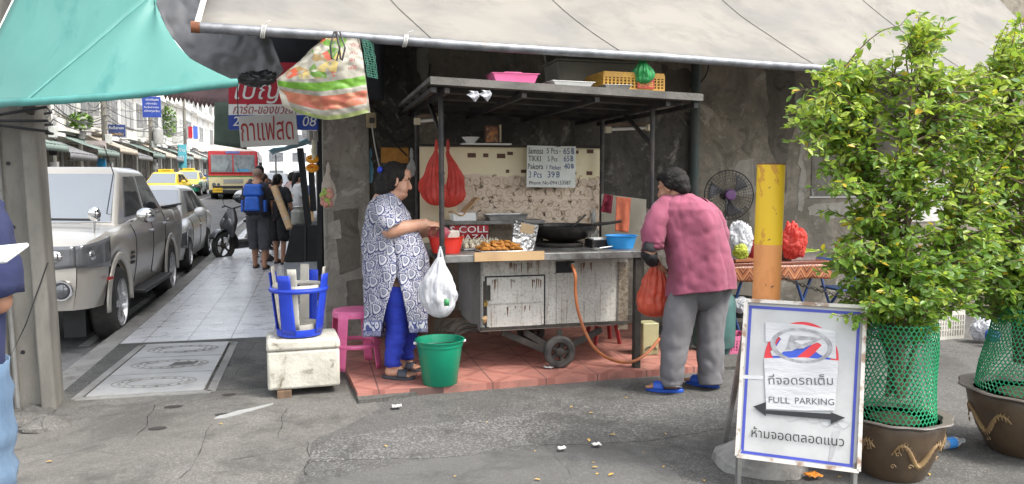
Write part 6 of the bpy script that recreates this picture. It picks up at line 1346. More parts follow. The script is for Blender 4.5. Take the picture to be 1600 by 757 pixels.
trR=[(445,1084,1146),(470,1086,1139),(500,1088,1134),(530,1090,1131),(560,1089,1131),(585,1090,1129),(602,1091,1129)]
def leg(tr,o,nm,seed,hemz):
    def f(u,v):
        k=v*(len(tr)-1);i=min(int(k),len(tr)-2);q=k-i; y,xl,xr=[tr[i][j]*(1-q)+tr[i+1][j]*q for j in range(3)]; a=u*2*PI; ca,sa=math.cos(a),math.sin(a)
        dep=.085+.025*min(1,v*3); p=P((xl+xr)/2+(xr-xl)/2*ca,y,o-dep*sa); n_=RT*ca+FH*sa
        w=.013*noise.noise(p*V((7,7,2.2))+V((seed,0,0)))-.065*max(0,.3-abs(noise.noise(V((p.x*5,p.y*5,p.z*(4+8*v)+seed)))))**1.2*(.35+abs(v-.45)*1.6)+.004*noise.noise(p*24)-.012*max(0,.2-abs(noise.noise(V((p.x*16,p.y*16,p.z*2.5+seed)))))
        p=p+n_*w; return V((p.x,p.y,max(p.z,hemz)))
    b=MB(); b.grid(f,44,50,cu=True); return b.build(nm,mTr,ma_,solid=.004,smooth=80)
leg(trL,.06,'trouser_leg',1,.025); leg(trR,-.06,'trouser_leg',5,.025)
b=MB(); b.loft([(P(1094,y),RT*((1124-1062)/2*Dm/FPX*k1),FH*(.115*k1),2.6) for y,k1 in ((436,1.1),(450,1.15),(462,1.05),(474,.7),(484,.35))],28); b.jitter(.012,7); b.build('trouser_seat',mTr,ma_,smooth=80)
mFlip=M('blue_flip_flop',(.02,.1,.55),.5); mFlipS=M('pale_blue_sole',(.35,.5,.7),.6)
for s in 'LR': sandal('flip_flop',J['heel'+s],J['toe'+s],ma_,[mFlip,mFlipS],mFlip,.05,.024,.002,True)
bag('plastic_bag','bulging orange red plastic bag held open by the man bending at the cart',1023,418,496,33,27,Dm+.12,fOrange,.75,.3,3,handles=0,amp=.07,fold=12,max_at=.7)
# ----- pedestrians on the pavement
def walker(label,px,pyfoot,h,yaw,top,bottom,skin,hair,look,step=.12,armup=0,short=.62,thick=.95,z0=None,hairlen=0):
    g=atZ(px,pyfoot,gz(13.5)); g.z=gz(g.y)-.006; F=V((math.cos(yaw),math.sin(yaw),0)); Lf=V((-F.y,F.x,0)); o=thing('person',label,'person',g,0,look); s=h/1.7
    p=lambda f,l,z: g+F*(f*s)+Lf*(l*s)+ZU*(z*s)
    J={'head':p(.03,0,1.575),'face':F-ZU*.08,'up':ZU,'neck':p(0,0,1.42),'chest':p(0,0,1.2),'pelvis':p(0,0,.95)}
    for sd,sg in (('L',1),('R',-1)):
        st_=step*sg
        J['sh'+sd]=p(0,sg*.18,1.38); J['el'+sd]=p(-.03+armup*.15,sg*.23,1.1); J['wr'+sd]=p(.06+armup*.22,sg*.22,.86+armup*.2); J['hand'+sd]=((J['wr'+sd]-J['el'+sd]).normalized(),-Lf*sg,F,.5)
        J['hip'+sd]=p(0,sg*.09,.9); J['kn'+sd]=p(st_*.5+.02,sg*.1,.48); J['an'+sd]=p(st_,sg*.1,.08); J['heel'+sd]=p(st_-.05,sg*.1,.025); J['toe'+sd]=p(st_+.19,sg*.12,.025)
    Hm=make_body(o,J,dict(thick=thick*s,arm=.95*s,leg=.95*s,hs=s,pel=.105),skin,.0095,2)
    b=MB(); rr_=[(p(0,0,1.47),.07,.07),(p(0,0,1.43),.15,.1),(p(0,0,1.37),.21,.125),(p(0,0,1.2),.2,.14),(p(0,0,1.05),.185,.135),(p(0,0,.92),.2,.15)]
    b.loft([(c,Lf*(w*thick*s),F*(d*thick*s),2.4) for c,w,d in rr_],26,caps=False); b.jitter(.018,9); t_=b.build('shirt',top,o,solid=.004,smooth=80)
    for sd in 'LR': sleeve(J['sh'+sd]+(J['neck']-J['sh'+sd])*.3,J['sh'+sd],J['sh'+sd].lerp(J['el'+sd],.75),.08*s,.068*s,.078*s,'sleeve',top,o,16)
    b=MB(); b.ell(p(0,0,.93),(.17*s,.17*s,.12*s),18); b.jitter(.01,8); b.build('waist',bottom,o,smooth=80)
    for sd in 'LR':
        A_=J['kn'+sd].lerp(J['an'+sd],short); trouser('trouser_leg',J['hip'+sd],J['kn'+sd],A_,.12*s,.1*s,.085*s,bottom,o,3,.008)
        sandal('shoe',J['heel'+sd],J['toe'+sd],o,mSand,mSand,.05,.022,g.z+.003)
    if hair:
        b=MB(); b.ell((-.028,0,.05),(.096,.085,.08),18,0,(0,0,0),Hm); b.ell((-.07,0,0),(.065,.08,.09+hairlen*.3),18,0,(0,0,0),Hm)
        if hairlen: b.ell((-.1,0,-.1-hairlen*.2),(.05,.06,.08+hairlen),16,0,(0,0,0),Hm)
        r=remesh(b,.01,3); r.jitter(.006,30); r.build('hair',hair,o,smooth=80)
    return o,p,J,Hm
mBT=M('black_tshirt',(.015,.015,.018),.9,c2=(.03,.03,.033),sc=8); mDG=M('charcoal_shorts',(.05,.05,.058),.9,c2=(.07,.07,.08),sc=5); mWT=M('white_blouse',(.6,.6,.6),.9); mPk=M('pinkish_blouse',(.5,.36,.34),.9)
o,p,J,Hm=walker('shaven headed man with a blue backpack and charcoal short trousers walking away',406,421,1.72,PI/2-.2,mBT,mDG,mSkin,None,'pedestrians on the pavement',.1,.4,.35,1.05)
b=MB(); b.ell((-.03,0,.045),(.089,.08,.079),18,0,(0,0,0),Hm); r=remesh(b,.008,3); r.build('hair',M('shaved_stubble',(.24,.16,.12),.7),o,smooth=80)
bp=thing('backpack','blue and navy backpack worn by the shaven headed man','backpack',p(-.25,0,1.0)); mBB=M('bright_blue_nylon',(.02,.12,.55),.6,c2=(.015,.09,.42),sc=9,bump=.4); mBN=M('navy_nylon',(.015,.02,.06),.7,bump=.4)
Fy=V((math.cos(PI/2-.2),math.sin(PI/2-.2),0)); Ly=V((-Fy.y,Fy.x,0))
def slab(nm,c,w,d,h,mat,par,tap=.85):
    b=MB(); Mx=Matrix((Ly,-Fy,ZU)).transposed().to_4x4(); Mx.translation=c; b.box((0,0,0),(w,d,h),M=Mx,tap=tap); return b.build(nm,mat,par,bev=.04,seg=3,smooth=80)
slab('pack',p(-.24,0,1.19),.34,.2,.46,mBN,bp); slab('top_flap',p(-.26,0,1.34),.32,.22,.2,mBB,bp); slab('front_pocket',p(-.36,0,1.12),.26,.08,.24,mBB,bp)
for s in (-1,1): slab('side_pocket',p(-.24,s*.18,1.08),.05,.15,.2,mBB,bp)
for s in (-1,1):
    b=MB(); b.tube([p(-.14,s*.12,1.38),p(-.04,s*.13,1.455),p(.11,s*.14,1.36),p(.12,s*.15,1.2),p(-.1,s*.17,1.05)],.018,6,flat=.4); b.build('shoulder_strap',mBN,bp)
bg_=thing('shoulder_bag','black shoulder bag hanging at the side of the backpacker','bag',p(.02,-.3,.9)); slab('bag_body',p(.02,-.3,1.0),.1,.26,.3,mBT,bg_,.9); slab('flap',p(.02,-.355,1.06),.02,.24,.14,mBN,bg_,.95)
q0=atD(428,292,12.9);q1=atD(453,357,12.7); b=MB(); b.tube([q0.lerp(q1,t/6) for t in range(7)],.06,16); mt=M('rolled_mat_tan',(.5,.34,.19),.7,c2=(.42,.28,.15),sc=8,stretch=(1,1,6)); ro_=tag(b.build('rolled_mat',mt),'tan rolled mat carried upright under an arm by the backpacker','mat')
for t in (.3,.78):
    b=MB(); a=q0.lerp(q1,t); d=(q1-q0).normalized(); b.cyl(a-d*.01,a+d*.01,.062,n=16); b.build('tie_band',mFrame,ro_)
o,p,J,Hm=walker('woman in black dress with dark ponytail standing beyond the coffee stand',437,414,1.62,PI/2-.5,mBT,mBT,mSkinF,mHair,'pedestrians on the pavement',.05,.5,.1,.9)
b=MB(); b.ell((-.13,0,.02),(.05,.035,.045),14,0,(0,0,0),Hm); b.ell((-.16,0,-.05),(.03,.03,.07),14,0,(0,0,0),Hm); b.build('ponytail',mHair,o)
walker('brown haired woman half hidden between the backpacker and the woman in black',414,410,1.62,PI/2-.9,mPk,mDG,mSkinF,M('brown_hair',(.05,.025,.015),.5),'pedestrians on the pavement',.1,.3,.1,.9)
walker('dark haired pedestrian in charcoal clothes just ahead of the backpacker',409,406,1.76,PI/2,mDG,mDG,mSkin,mHair,'pedestrians on the pavement',.1,.2,.8,1)
walker('long haired woman in white blouse standing at the far stalls behind the posts',467,396,1.62,PI/2-1.1,mWT,mDG,mSkinF,mHair,'pedestrians on the pavement',.05,.5,.8,.95,hairlen=.09)
walker('woman in pinkish blouse facing the far stalls beside the woman in white',459,390,1.62,PI/2-.8,mPk,mDG,mSkinF,mHair,'pedestrians on the pavement',.05,.4,.8,.95)
# ----- person at the left edge
Dp=2.55; P=lambda px,py,o=0: atD(px,py,Dp-o)
pe=thing('person','person in a navy blue top and faded jeans at the left edge, seen from behind','person',V((*P(-40,700).xy,0)))
F=FH*.95-RT*.25; F.normalize(); Lf=V((-F.y,F.x,0)); c=V((*P(-92,700).xy,0)); p=lambda f,l,z: c+F*f+Lf*l+ZU*z
J={'head':p(.03,0,1.66),'face':F,'up':ZU,'neck':p(0,0,1.5),'chest':p(0,0,1.28),'pelvis':p(0,0,.98),'shL':p(0,.18,1.44),'elL':p(-.0,.24,1.15),'wrL':p(.2,.18,1.02),'shR':p(0,-.155,1.43),'elR':p(.0,-.19,1.14),'wrR':p(.2,.06,1.14),
 'handL':(F,Lf*-1,ZU,.6),'handR':(F+Lf*.4,ZU,-Lf,.5),'hipL':p(0,.09,.93),'knL':p(.02,.1,.5),'anL':p(.1,.1,.09),'hipR':p(0,-.08,.93),'knR':p(.02,-.09,.5),'anR':p(-.05,-.09,.09),'heelL':p(.05,.1,.03),'toeL':p(.29,.12,.03),'heelR':p(-.1,-.1,.03),'toeR':p(.14,-.11,.03)}
Hm=make_body(pe,J,dict(thick=1,arm=1,leg=1,hs=1),mSkin,.008,2)
b=MB(); b.ell((-.028,0,.05),(.096,.085,.08),18,0,(0,0,0),Hm); b.ell((-.07,0,0),(.065,.08,.09),18,0,(0,0,0),Hm); r=remesh(b,.01,3); r.jitter(.006,30); r.build('hair',mHair,pe,smooth=80)
mNv=M('navy_cotton_top',(.02,.027,.085),.85,c2=(.014,.019,.06),sc=6,bump=.5,bsc=8); mJean=M('faded_denim',(.13,.2,.29),.9,c2=(.085,.14,.22),sc=7,bump=.4,bsc=30,stretch=(1,1,.4)); mDJ=M('dark_denim',(.03,.04,.07),.85)
b=MB(); b.loft([(p(0,0,z),Lf*w,F*d,2.5) for z,w,d in ((1.545,.06,.06),(1.51,.13,.09),(1.46,.2,.12),(1.3,.205,.15),(1.1,.195,.15),(.93,.2,.155),(.86,.2,.155))],36,caps=False); b.jitter(.025,6).jitter(.008,18); b.build('shirt',mNv,pe,solid=.005,smooth=80)
for sd in 'LR': sleeve(J['sh'+sd]+(J['neck']-J['sh'+sd])*.3,J['sh'+sd],J['sh'+sd].lerp(J['el'+sd],.95),.085,.08,.095,'sleeve',mNv,pe,24,.008)
b=MB(); b.ell(p(0,0,.88),(.19,.17,.12),20); b.jitter(.01,8); b.build('jeans_seat',mDJ,pe,smooth=80)
for sd in 'LR': trouser('jeans_leg',J['hip'+sd],J['kn'+sd],J['an'+sd],.135,.115,.095,mJean,pe,3,.01); sandal('shoe',J['heel'+sd],J['toe'+sd],pe,mSand,mSand,.05,.03,.002)
b=MB(); q=atD(-12,399,2.3); b.box(q,(.16,.12,.015),rz=-.3,rx=.35,ry=-.1); tag(b.build('foam_tray',mWhite,bev=.006),'white foam tray held by the person at the left edge','tray')
# ---------- right of the cart
mGas=M('dark_green_gas_paint',(.05,.13,.12),.5,c2=(.035,.09,.085),sc=5,dirt=(.09,.06,.04),dsc=6,drng=(.6,.72))
c=atZ(1115,553,0); c.z=.0; gc=thing('gas_cylinder','dark green gas cylinder standing behind the legs of the bending man','gas cylinder',c)
b=MB(); r=.185; b.lathe([(r*.75,0),(r*.78,.05),(r*.8,.055),(r*.96,.08),(r,.14),(r,.44),(r*.93,.51),(r*.7,.565),(.06,.59),(.04,.6)],c,28); b.build('tank',mGas,gc)
b=MB(); b.shell([(.1,.57),(.1,.7),(.107,.705),(.107,.57)],c,24); b.cyl(c+V((0,0,.58)),c+V((0,0,.68)),.022); b.build('collar',mGas,gc)
b=MB(); b.text('PTT',basis(c+V((-.02,-r-.002,.28)),(1,0,0),(0,-1,0)),.06); bpy.data.objects.remove(b.build('x',mWhite,gc))
# pedestal fan
fcn=atY(1139,305,6.95); fan=thing('fan','black pedestal fan with purple hub between the man and the yellow post','fan',V((fcn.x,6.98,0)))
nf=(V((-.25,-1,.05))).normalized(); fu=V((nf.y,-nf.x,0)).normalized()*-1; fv=nf.cross(fu)
rF=.245
for i,(rr_,dz) in enumerate([(rF,0)]+[(rF*k/9,.05*(1-(k/9)**3)) for k in range(2,9)]):
    b=MB(); b.tube([fcn+nf*dz+fu*(rr_*math.cos(t*PI/24))+fv*(rr_*math.sin(t*PI/24)) for t in range(48)],.006 if i==0 else .0016,6,closed=True); b.build('cage_ring',mBlack,fan)
b=MB()
for k in range(40):
    a=k*2*PI/40; dv=fu*math.cos(a)+fv*math.sin(a); b.tube([fcn+nf*(.05*(1-(q/9)**3))+dv*(rF*q/9) for q in (2,4.5,7,9)],.0014,4)
    b.tube([fcn-nf*(.05*(1-(q/9)**3))+dv*(rF*q/9) for q in (2,5,9)],.0014,4)
b.build('cage_wires',mBlack,fan)
mPur=M('purple_plastic',(.16,.07,.2),.35)
b=MB(); b.lathe([(.055,0),(.055,.02),(.045,.03),(1e-4,.032)],Matrix.Translation(fcn+nf*.045)@nf.to_track_quat('Z','Y').to_matrix().to_4x4(),24); b.build('hub_cap',mPur,fan)
for k in range(3):
    b=MB(); a0=k*2*PI/3+.4; b.grid(lambda u,v:fcn+(fu*math.cos(a0+v*.9*(.35+.65*u))+fv*math.sin(a0+v*.9*(.35+.65*u)))*(.04+.17*u)+nf*(.03*v-.015),8,5); b.build('blade',M('grey_blade',(.12,.12,.13),.3),fan,solid=.003,smooth=80)
b=MB(); b.cyl(fcn-nf*.05,fcn-nf*.17,.055,.045); b.build('motor',mBlack,fan)
b=MB(); b.cyl(V((fcn.x,7.0,.03)),V((fcn.x,7.0,fcn.z-.02)),.014); b.build('stand',mFrame,fan); b=MB(); b.lathe([(.18,0),(.18,.015),(.05,.04),(1e-4,.04)],(fcn.x,7.0,.0),24); b.build('base',mBlack,fan)
# folding table with chevron cloth
ta=thing('table','folding table with a brown and orange chevron cloth and blue tube legs','table',atZ(1225,520,0)); yt0,yt1=6.25,7.0; tz=atY(1220,410,yt0).z; tx0=atY(1120,410,yt0).x; tx1=atY(1299,410,yt0).x
def chev():
    m,nt,p=nodes('chevron_vinyl'); q=NB(nt); x,y,z=q.sep(q.co('Generated')); x=q.m('MULTIPLY',x,9.0); zz=q.m('ABSOLUTE',q.m('SUBTRACT',q.m('FRACT',x),.5)); t=q.m('FRACT',q.m('ADD',q.m('MULTIPLY',zz,1.6),q.m('MULTIPLY',z,1.2)))
    r=q.n('ValToRGB'); r.color_ramp.interpolation='CONSTANT'; q.l(t,r.inputs[0]); e=r.color_ramp.elements; e[0].color=(.32,.1,.035,1); e[1].position=.3; e[1].color=(.12,.035,.02,1)
    for pos,c_ in ((.5,(.42,.17,.07)),(.62,(.2,.055,.025)),(.85,(.45,.22,.1))): w=e.new(pos); w.color=(*c_,1)
    q.l(r.outputs[0],p.inputs['Base Color']); p.inputs['Roughness'].default_value=.4; return m
b=MB(); b.box(((tx0+tx1)/2,(yt0+yt1)/2,tz-.015),(tx1-tx0,yt1-yt0,.03)); b.build('table_top',M('glossy_brown_top',(.2,.06,.035),.25),ta,bev=.006)
tc=MB(); H_=atY(1220,438,yt0).z; tc.grid(lambda u,v:V((tx0+(tx1-tx0)*u,yt0-.006-.01*math.sin(u*22)*(v),tz-.03+(H_-tz+.03)*v+.006*math.sin(u*17)*v)),50,6); tag(tc.build('cloth_front',chev(),ta,solid=.003,smooth=80))
mBT2=M('blue_tube',(.02,.06,.2),.4)
for s in (0,1):
    for yy in (yt0+.08,yt1-.08):
        b=MB(); xa=tx0+.1 if s==0 else tx1-.08; b.tube([(xa,yy,.005),(xa+(.25 if s==0 else -.3),yy,tz-.03)],.014,8); b.build('leg',mBT2,ta)
        b=MB(); b.tube([(xa+(.25 if s==0 else -.3),yy+.03,.005),(xa,yy+.03,tz-.03)],.014,8); b.build('leg',mBT2,ta)
b=MB(); b.cyl((tx1-.35,yt0+.08,.35),(tx1-.1,yt0+.08,.35),.012); b.build('stretcher',mBT2,ta)
ch=thing('folding_chair','dark blue tubular folding chair against the wall right of the table','chair',atY(1315,500,7.0)); ch.location.z=0
q=atY(1300,405,6.9);
for x_ in (q.x-.12,q.x+.28):
    b=MB(); b.tube([(x_,6.6,.01),(x_,6.85,.45),(x_,7.0,q.z)],.014,8); b.build('leg',mBT2,ch); b=MB(); b.tube([(x_,7.0,.01),(x_,6.6,.45)],.014,8); b.build('leg',mBT2,ch)
b=MB(); b.box((q.x+.08,6.97,q.z-.02),(.46,.03,.07)); b.build('backrest',mBT2,ch,bev=.01); b=MB(); b.box((q.x+.08,6.75,.45),(.4,.34,.02)); b.build('seat',mBT2,ch,bev=.006)
def onT(px,y=6.45): p=atY(px,400,y); return V((p.x,y,tz+.001))
crumple('crumpled white plastic bag piled on the table behind the man',1154,346,406,44,6.6,fWhite,1)
crumple('small yellow green plastic bag lying on the table in front of the crumpled white one',1157,382,406,24,6.42,film('yellow_green_film',(.5,.55,.06),.3),2)
crumple('glossy red bag slumped on the table behind the metal tray',1240,352,406,46,6.66,fRed,3,.6,.25)
q=onT(1177); lathe_thing('canister','dark red plastic canister on the table left of the yellow post','canister',q,[(.05,0),(.055,.01),(.055,.17),(.04,.19),(.04,.22),(1e-4,.225)],M('deep_red_plastic',(.35,.02,.025),.35),20)
q=onT(1246,6.42); tr=tray((q.x,q.y,tz+.002),.3,.22,.075,mAlu,'tray','deep stainless tray holding green leaves on the table','tray')
b=MB(); b.grid(lambda u,v:V((q.x-.16+.32*u,q.y-.12+.22*v,tz+.085+.02*noise.noise(V((u*4,v*4,7)))+.01*math.sin(u*8))),16,10); tag(b.build('banana_leaf',M('yellow_green_leaf',(.4,.46,.04),.45,c2=(.25,.36,.04),sc=12),solid=.006,smooth=80),'yellow green leaf sheet laid over the deep stainless tray','leaf')
b=MB(); q=onT(1160,6.34); b.box((q.x,q.y,tz+.02),(.22,.1,.03),rz=.1); tag(b.build('chopping_board',M('orange_brown_board',(.35,.12,.04),.5),bev=.005),'orange brown board lying on the table edge beside the man','board')
# under and beside the table
q=atZ(1155,521,0); b=MB(); b.lathe([(.09,0),(.1,.01),(.115,.2),(.12,.205),(.1,.2),(1e-4,.19)],V((q.x,q.y,.17)),20); tag(b.build('bucket',M('blackish_bucket',(.04,.04,.045),.5)),'blackish bucket under the table beside the gas cylinder','bucket')
crumple('white plastic liner slumped over the blackish bucket under the table',1157,464,490,28,7.05,fWhite,4)
q=atZ(1152,552,0); crate(V((q.x,q.y+.06,0)),.24,.24,.165,M('pink_basket',(.6,.15,.28),.5),'basket','small pink lattice basket on the ground behind the parking sign')
mWC=M('white_crate_plastic',(.55,.53,.47),.5,c2=(.45,.43,.38),sc=5); q=atZ(1484,533,0); crate(V((q.x,q.y+.2,0)),.4,.32,.28,mWC,'crate','off white plastic crate on the ground by the wall between the two shrubs',.05)
crumple('white rubbish bag slumped on the ground right of the off white crate',1535,495,534,42,7.3,fWhite,5)
crumple('small blue rubbish bag in front of the white one by the wall',1550,515,535,22,7.1,film('blue_film',(.05,.15,.5),.3),6)
q=atZ(1487,692,.03); bt=thing('bottle','crushed clear drink bottle with a blue label lying between the two pots','bottle',q); dv=V((1,.15,0)).normalized()
b=MB(); T=Matrix.Translation(q-dv*.1)@dv.to_track_quat('Z','Y').to_matrix().to_4x4(); b.lathe([(.027,0),(.031,.01),(.031,.13),(.013,.175),(.013,.2),(1e-4,.2)],T,16); b.build('bottle_body',M('clear_pet',(.75,.78,.8),.1,trans=.7),bt)
b=MB(); b.shell([(.0322,.05),(.0322,.115)],T,16); b.build('label_wrap',M('blue_label',(.05,.25,.65),.4),bt)
# yellow steel post in its footing
pb0=atZ(1187,724,0.0); Dpo=(pb0-CAM).dot(FH); pt=atD(1205,258,Dpo); ax=(pt-pb0).normalized(); rp=.0725
po=thing('bollard_post','tall steel post, peeling yellow above and pale orange below, behind the parking sign','post',pb0)
def peel(name,a,b_,c_):
    m,nt,p=nodes(name); q=NB(nt); co=q.co(); p.inputs['Roughness'].default_value=.5
    col=q.mix(q.ramp(q.noise(q.co('Object',(1,1,.6)),11,6,.6,.4),.54,.55),a,b_); col=q.mix(q.ramp(q.noise(co,22,6,.6,.3),.66,.68),col,c_); q.l(col,p.inputs['Base Color']); q.l(q.bump(q.noise(co,11,6,.6),.3,.004),p.inputs['Normal']); return m
zc=.25; L_=(pt-pb0).length
b=MB(); b.cyl(pb0+ax*(L_*.24),pb0+ax*(L_*.74),rp,n=32); b.build('orange_section',peel('peeling_orange',(.72,.3,.1),(.68,.27,.09),(.15,.07,.04)),po)
b=MB(); b.cyl(pb0+ax*(L_*.7402),pb0+ax*L_,rp,n=32); b.build('yellow_section',peel('peeling_yellow',(.78,.5,.02),(.62,.31,.03),(.25,.12,.04)),po)
b=MB(); b.cyl(pb0-ZU*.05,pb0+ax*(L_*.2398),rp,n=32); b.build('rusty_foot',mRust,po); b=MB(); b.cyl(pb0+ax*(L_+.0005),pb0+ax*(L_+.006),rp*1.0,rp*.97,n=32); b.build('cap',mRust,po)
b=MB(); b.lathe([(.25,0),(.24,.05),(.17,.1),(.12,.125),(.05,.13)],V((pb0.x,pb0.y,-.01)),24); b.jitter(.03,7).jitter(.01,20); tag(b.build('concrete_footing',M('rough_footing',(.3,.29,.27),.9,c2=(.18,.17,.16),sc=7,bump=.6),smooth=40),'rough concrete footing around the base of the yellow post','footing')
cn=thing('chain','grey steel chain sagging from the yellow post towards the left shrub','chain',atD(1218,432,Dpo)); mCh=M('chain_steel',(.3,.29,.28),.45,.8,c2=(.18,.15,.13),sc=12)
a=atD(1219,432,Dpo-.03);e=atD(1420,462,5.0); n=44; cp=[a.lerp(e,t/n)-ZU*(.06*4*(t/n)*(1-t/n)) for t in range(n+1)]
for i in range(n):
    p0,p1=cp[i],cp[i+1]; m_=(p0+p1)/2; d=(p1-p0).normalized(); s_=d.cross(ZU).normalized(); w_=s_ if i%2 else s_.cross(d); l_=(p1-p0).length*.72
    b=MB(); b.tube([m_+d*(l_*math.cos(t*PI/8))+w_*(.009*math.sin(t*PI/8)) for t in range(16)],.0028,5,closed=True); b.build('link',mCh,cn)
# parking sign
S0=[atD(1166,470,3.98),atD(1350,482,3.82),atD(1341,738,3.62),atD(1152,711,3.78)]
nS=(S0[1]-S0[0]).cross(S0[3]-S0[0]).normalized()
if nS.dot(BK)<0: nS=-nS
sg=thing('parking_sign','white standing board reading full parking in Thai and English with a blue border','sign',atZ(1248,760,0))
def onS(cx,cy,l=0):
    d=ray(1130+cx/2.388,440+cy/2.388); t=(S0[0]-CAM).dot(nS)/d.dot(nS); return CAM+d*t+nS*l
C_=[onS(85,72),onS(528,97),onS(504,708),onS(50,650)]
mBoard=M('sign_white',(.46,.46,.455),.45,c2=(.4,.4,.395),sc=5,dirt=(.42,.41,.39),dsc=7,drng=(.62,.75)); mEdge=M('worn_white_edge',(.6,.57,.52),.7,c2=(.3,.2,.14),sc=16,rng=(.5,.62))
def spoly(nm,pts,l,mat,par=sg,th=.0006):
    b=MB(); q=[onS(x,y,l) for x,y in pts]; O=q[0]; X=(S0[1]-S0[0]).normalized(); Y_=nS.cross(X); Mx=Matrix((X,Y_,nS)).transposed().to_4x4(); Mx.translation=O
    b.prism([((p-O).dot(X),(p-O).dot(Y_)) for p in q],th,Mx); return b.build(nm,mat,par,smooth=0)
b=MB(); o=-nS*.02; b.add(C_+[p+o for p in C_],[(3,2,1,0),(4,5,6,7),(0,1,5,4),(1,2,6,5),(2,3,7,6),(3,0,4,7)]); bd=b.build('board',mBoard,sg,smooth=0)
for i in range(4):
    b=MB(); a,c=C_[i],C_[(i+1)%4]; b.bar(a+nS*.004,c+nS*.004,.018,.03,up=nS); b.build('frame_edge',mEdge,sg,smooth=0)
def sline(pts,w,nm,mat,l=.0012,closed=True):
    n=len(pts)
    for i in range(n if closed else n-1):
        (x0,y0),(x1,y1)=pts[i],pts[(i+1)%n]; L=math.hypot(x1-x0,y1-y0); nx,ny=-(y1-y0)/L*w/2,(x1-x0)/L*w/2; ex,ey=(x1-x0)/L*w/2,(y1-y0)/L*w/2
        spoly(nm,[(x0-ex+nx,y0-ey+ny),(x1+ex*.0+nx-ex,y1+ny-ey),(x1-nx-ex,y1-ny-ey),(x0-ex-nx,y0-ey-ny)],l+.0002*i,mat)
sline([(102,95),(507,120),(478,688),(71,636)],11,'blue_border',M('border_blue',(.05,.07,.4),.5))
def ell(cx,cy,rx,ry,n=40,a0=0,a1=2*PI): return [(cx+rx*math.cos(a0+(a1-a0)*i/n),cy+ry*math.sin(a0+(a1-a0)*i/n)) for i in range(n)]
cxs,cys=292,290
spoly('prohibition_ring',ell(cxs,cys,139,139),.002,M('sign_red',(.62,.03,.04),.45)); spoly('blue_disc',ell(cxs,cys,108,112),.003,M('sign_blue',(.03,.08,.5),.45)); spoly('red_slash',[(200,345),(222,365),(375,240),(358,215)],.004,M('sign_red2',(.62,.03,.04),.45))
mPap=M('wrinkled_paper',(.54,.54,.55),.6,c2=(.47,.47,.48),sc=4,bump=.6,bsc=9,stretch=(1,1,4))
spoly('torn_paper',[(157,152),(240,158),(300,162),(418,186),(421,290),(400,287),(362,275),(345,262),(368,238),(352,228),(320,240),(285,246),(255,260),(225,262),(205,278),(182,278),(176,262),(200,240),(216,215),(205,205),(180,224),(158,226)],.005,mPap); spoly('notice_paper',[(152,287),(300,284),(430,296),(416,482),(300,482),(160,476)],.0055,mPap)
mGreyInk=M('faded_grey_ink',(.25,.25,.26),.6,c2=(.4,.4,.41),sc=30)
b=MB(); X=(S0[1]-S0[0]).normalized(); 
for k in range(48):
    a0,a1=2*PI*k/48,2*PI*(k+1)/48; f=lambda a,s_:onS(292+116*s_*math.cos(a),240+66*s_*math.sin(a)+8*math.cos(a),.0066)
    b.add([f(a0,.84),f(a0,1),f(a1,1),f(a1,.84)],[(3,2,1,0)])
b.build('printed_oval',mGreyInk,sg,smooth=0); spoly('printed_triangle',[(232,255),(250,200),(372,212),(300,250)],.0066,mGreyInk); spoly('printed_gap',[(262,222),(335,220),(290,236)],.0072,mPap)
def stext(t,x0,y0,x1,y1,h,mat,nm='lettering'):
    a,c=onS(x0,y0,.0072),onS(x1,y1,.0072); b=MB(); b.text(t,basis(a,c-a,nS),h/2.388*3.9/FPX,'LEFT',w=(c-a).length); b.build(nm,mat,sg,smooth=0)
mGI=M('grey_black_ink',(.1,.1,.1),.6)
stext('ที่จอดรถเต็ม',170,384,410,386,44,mGI); stext('FULL',170,452,248,456,32,mGI); stext('PARKING',268,456,414,462,32,mGI); stext('ห้ามจอดตลอดแนว',105,580,450,616,46,mInk)
spoly('arrow',[(112,467),(160,450),(158,480),(402,494),(400,488),(455,509),(400,532),(402,516),(158,494),(160,503)],.0075,mInk)
spoly('grey_smear',[(408,560),(438,555),(410,655),(390,690)],.0012,M('tape_grey',(.4,.4,.4),.6)); spoly('tape_strip',[(66,348),(150,352),(150,366),(64,362)],.0022,mPap)
for k,(pp) in enumerate(([(225,498),(250,520),(300,512),(340,528),(390,520),(430,545)],[(330,505),(360,515),(385,540),(440,520),(470,525)],[(420,520),(450,550),(480,525)])):
    b=MB(); b.tube(smoothp([onS(x,y,.003) for x,y in pp]),.0008,4); b.build('scribble',mGreyInk,sg)
for (x,y) in ((58,655),(490,706)):
    b=MB(); a=onS(x,y,-.012); b.bar(a+ZU*.04,V((a.x,a.y,0))+nS*.05*0+BK*.0,.022,.022); b.build('leg',mAlu,sg,smooth=0)
for i in (0,1):
    b=MB(); a=C_[i].lerp(C_[1-i],.04)-nS*.03; g=V((a.x,a.y,0.0))+FH*.42; b.bar(a,g,.025,.025); b.build('rear_leg',mAlu,sg,smooth=0)
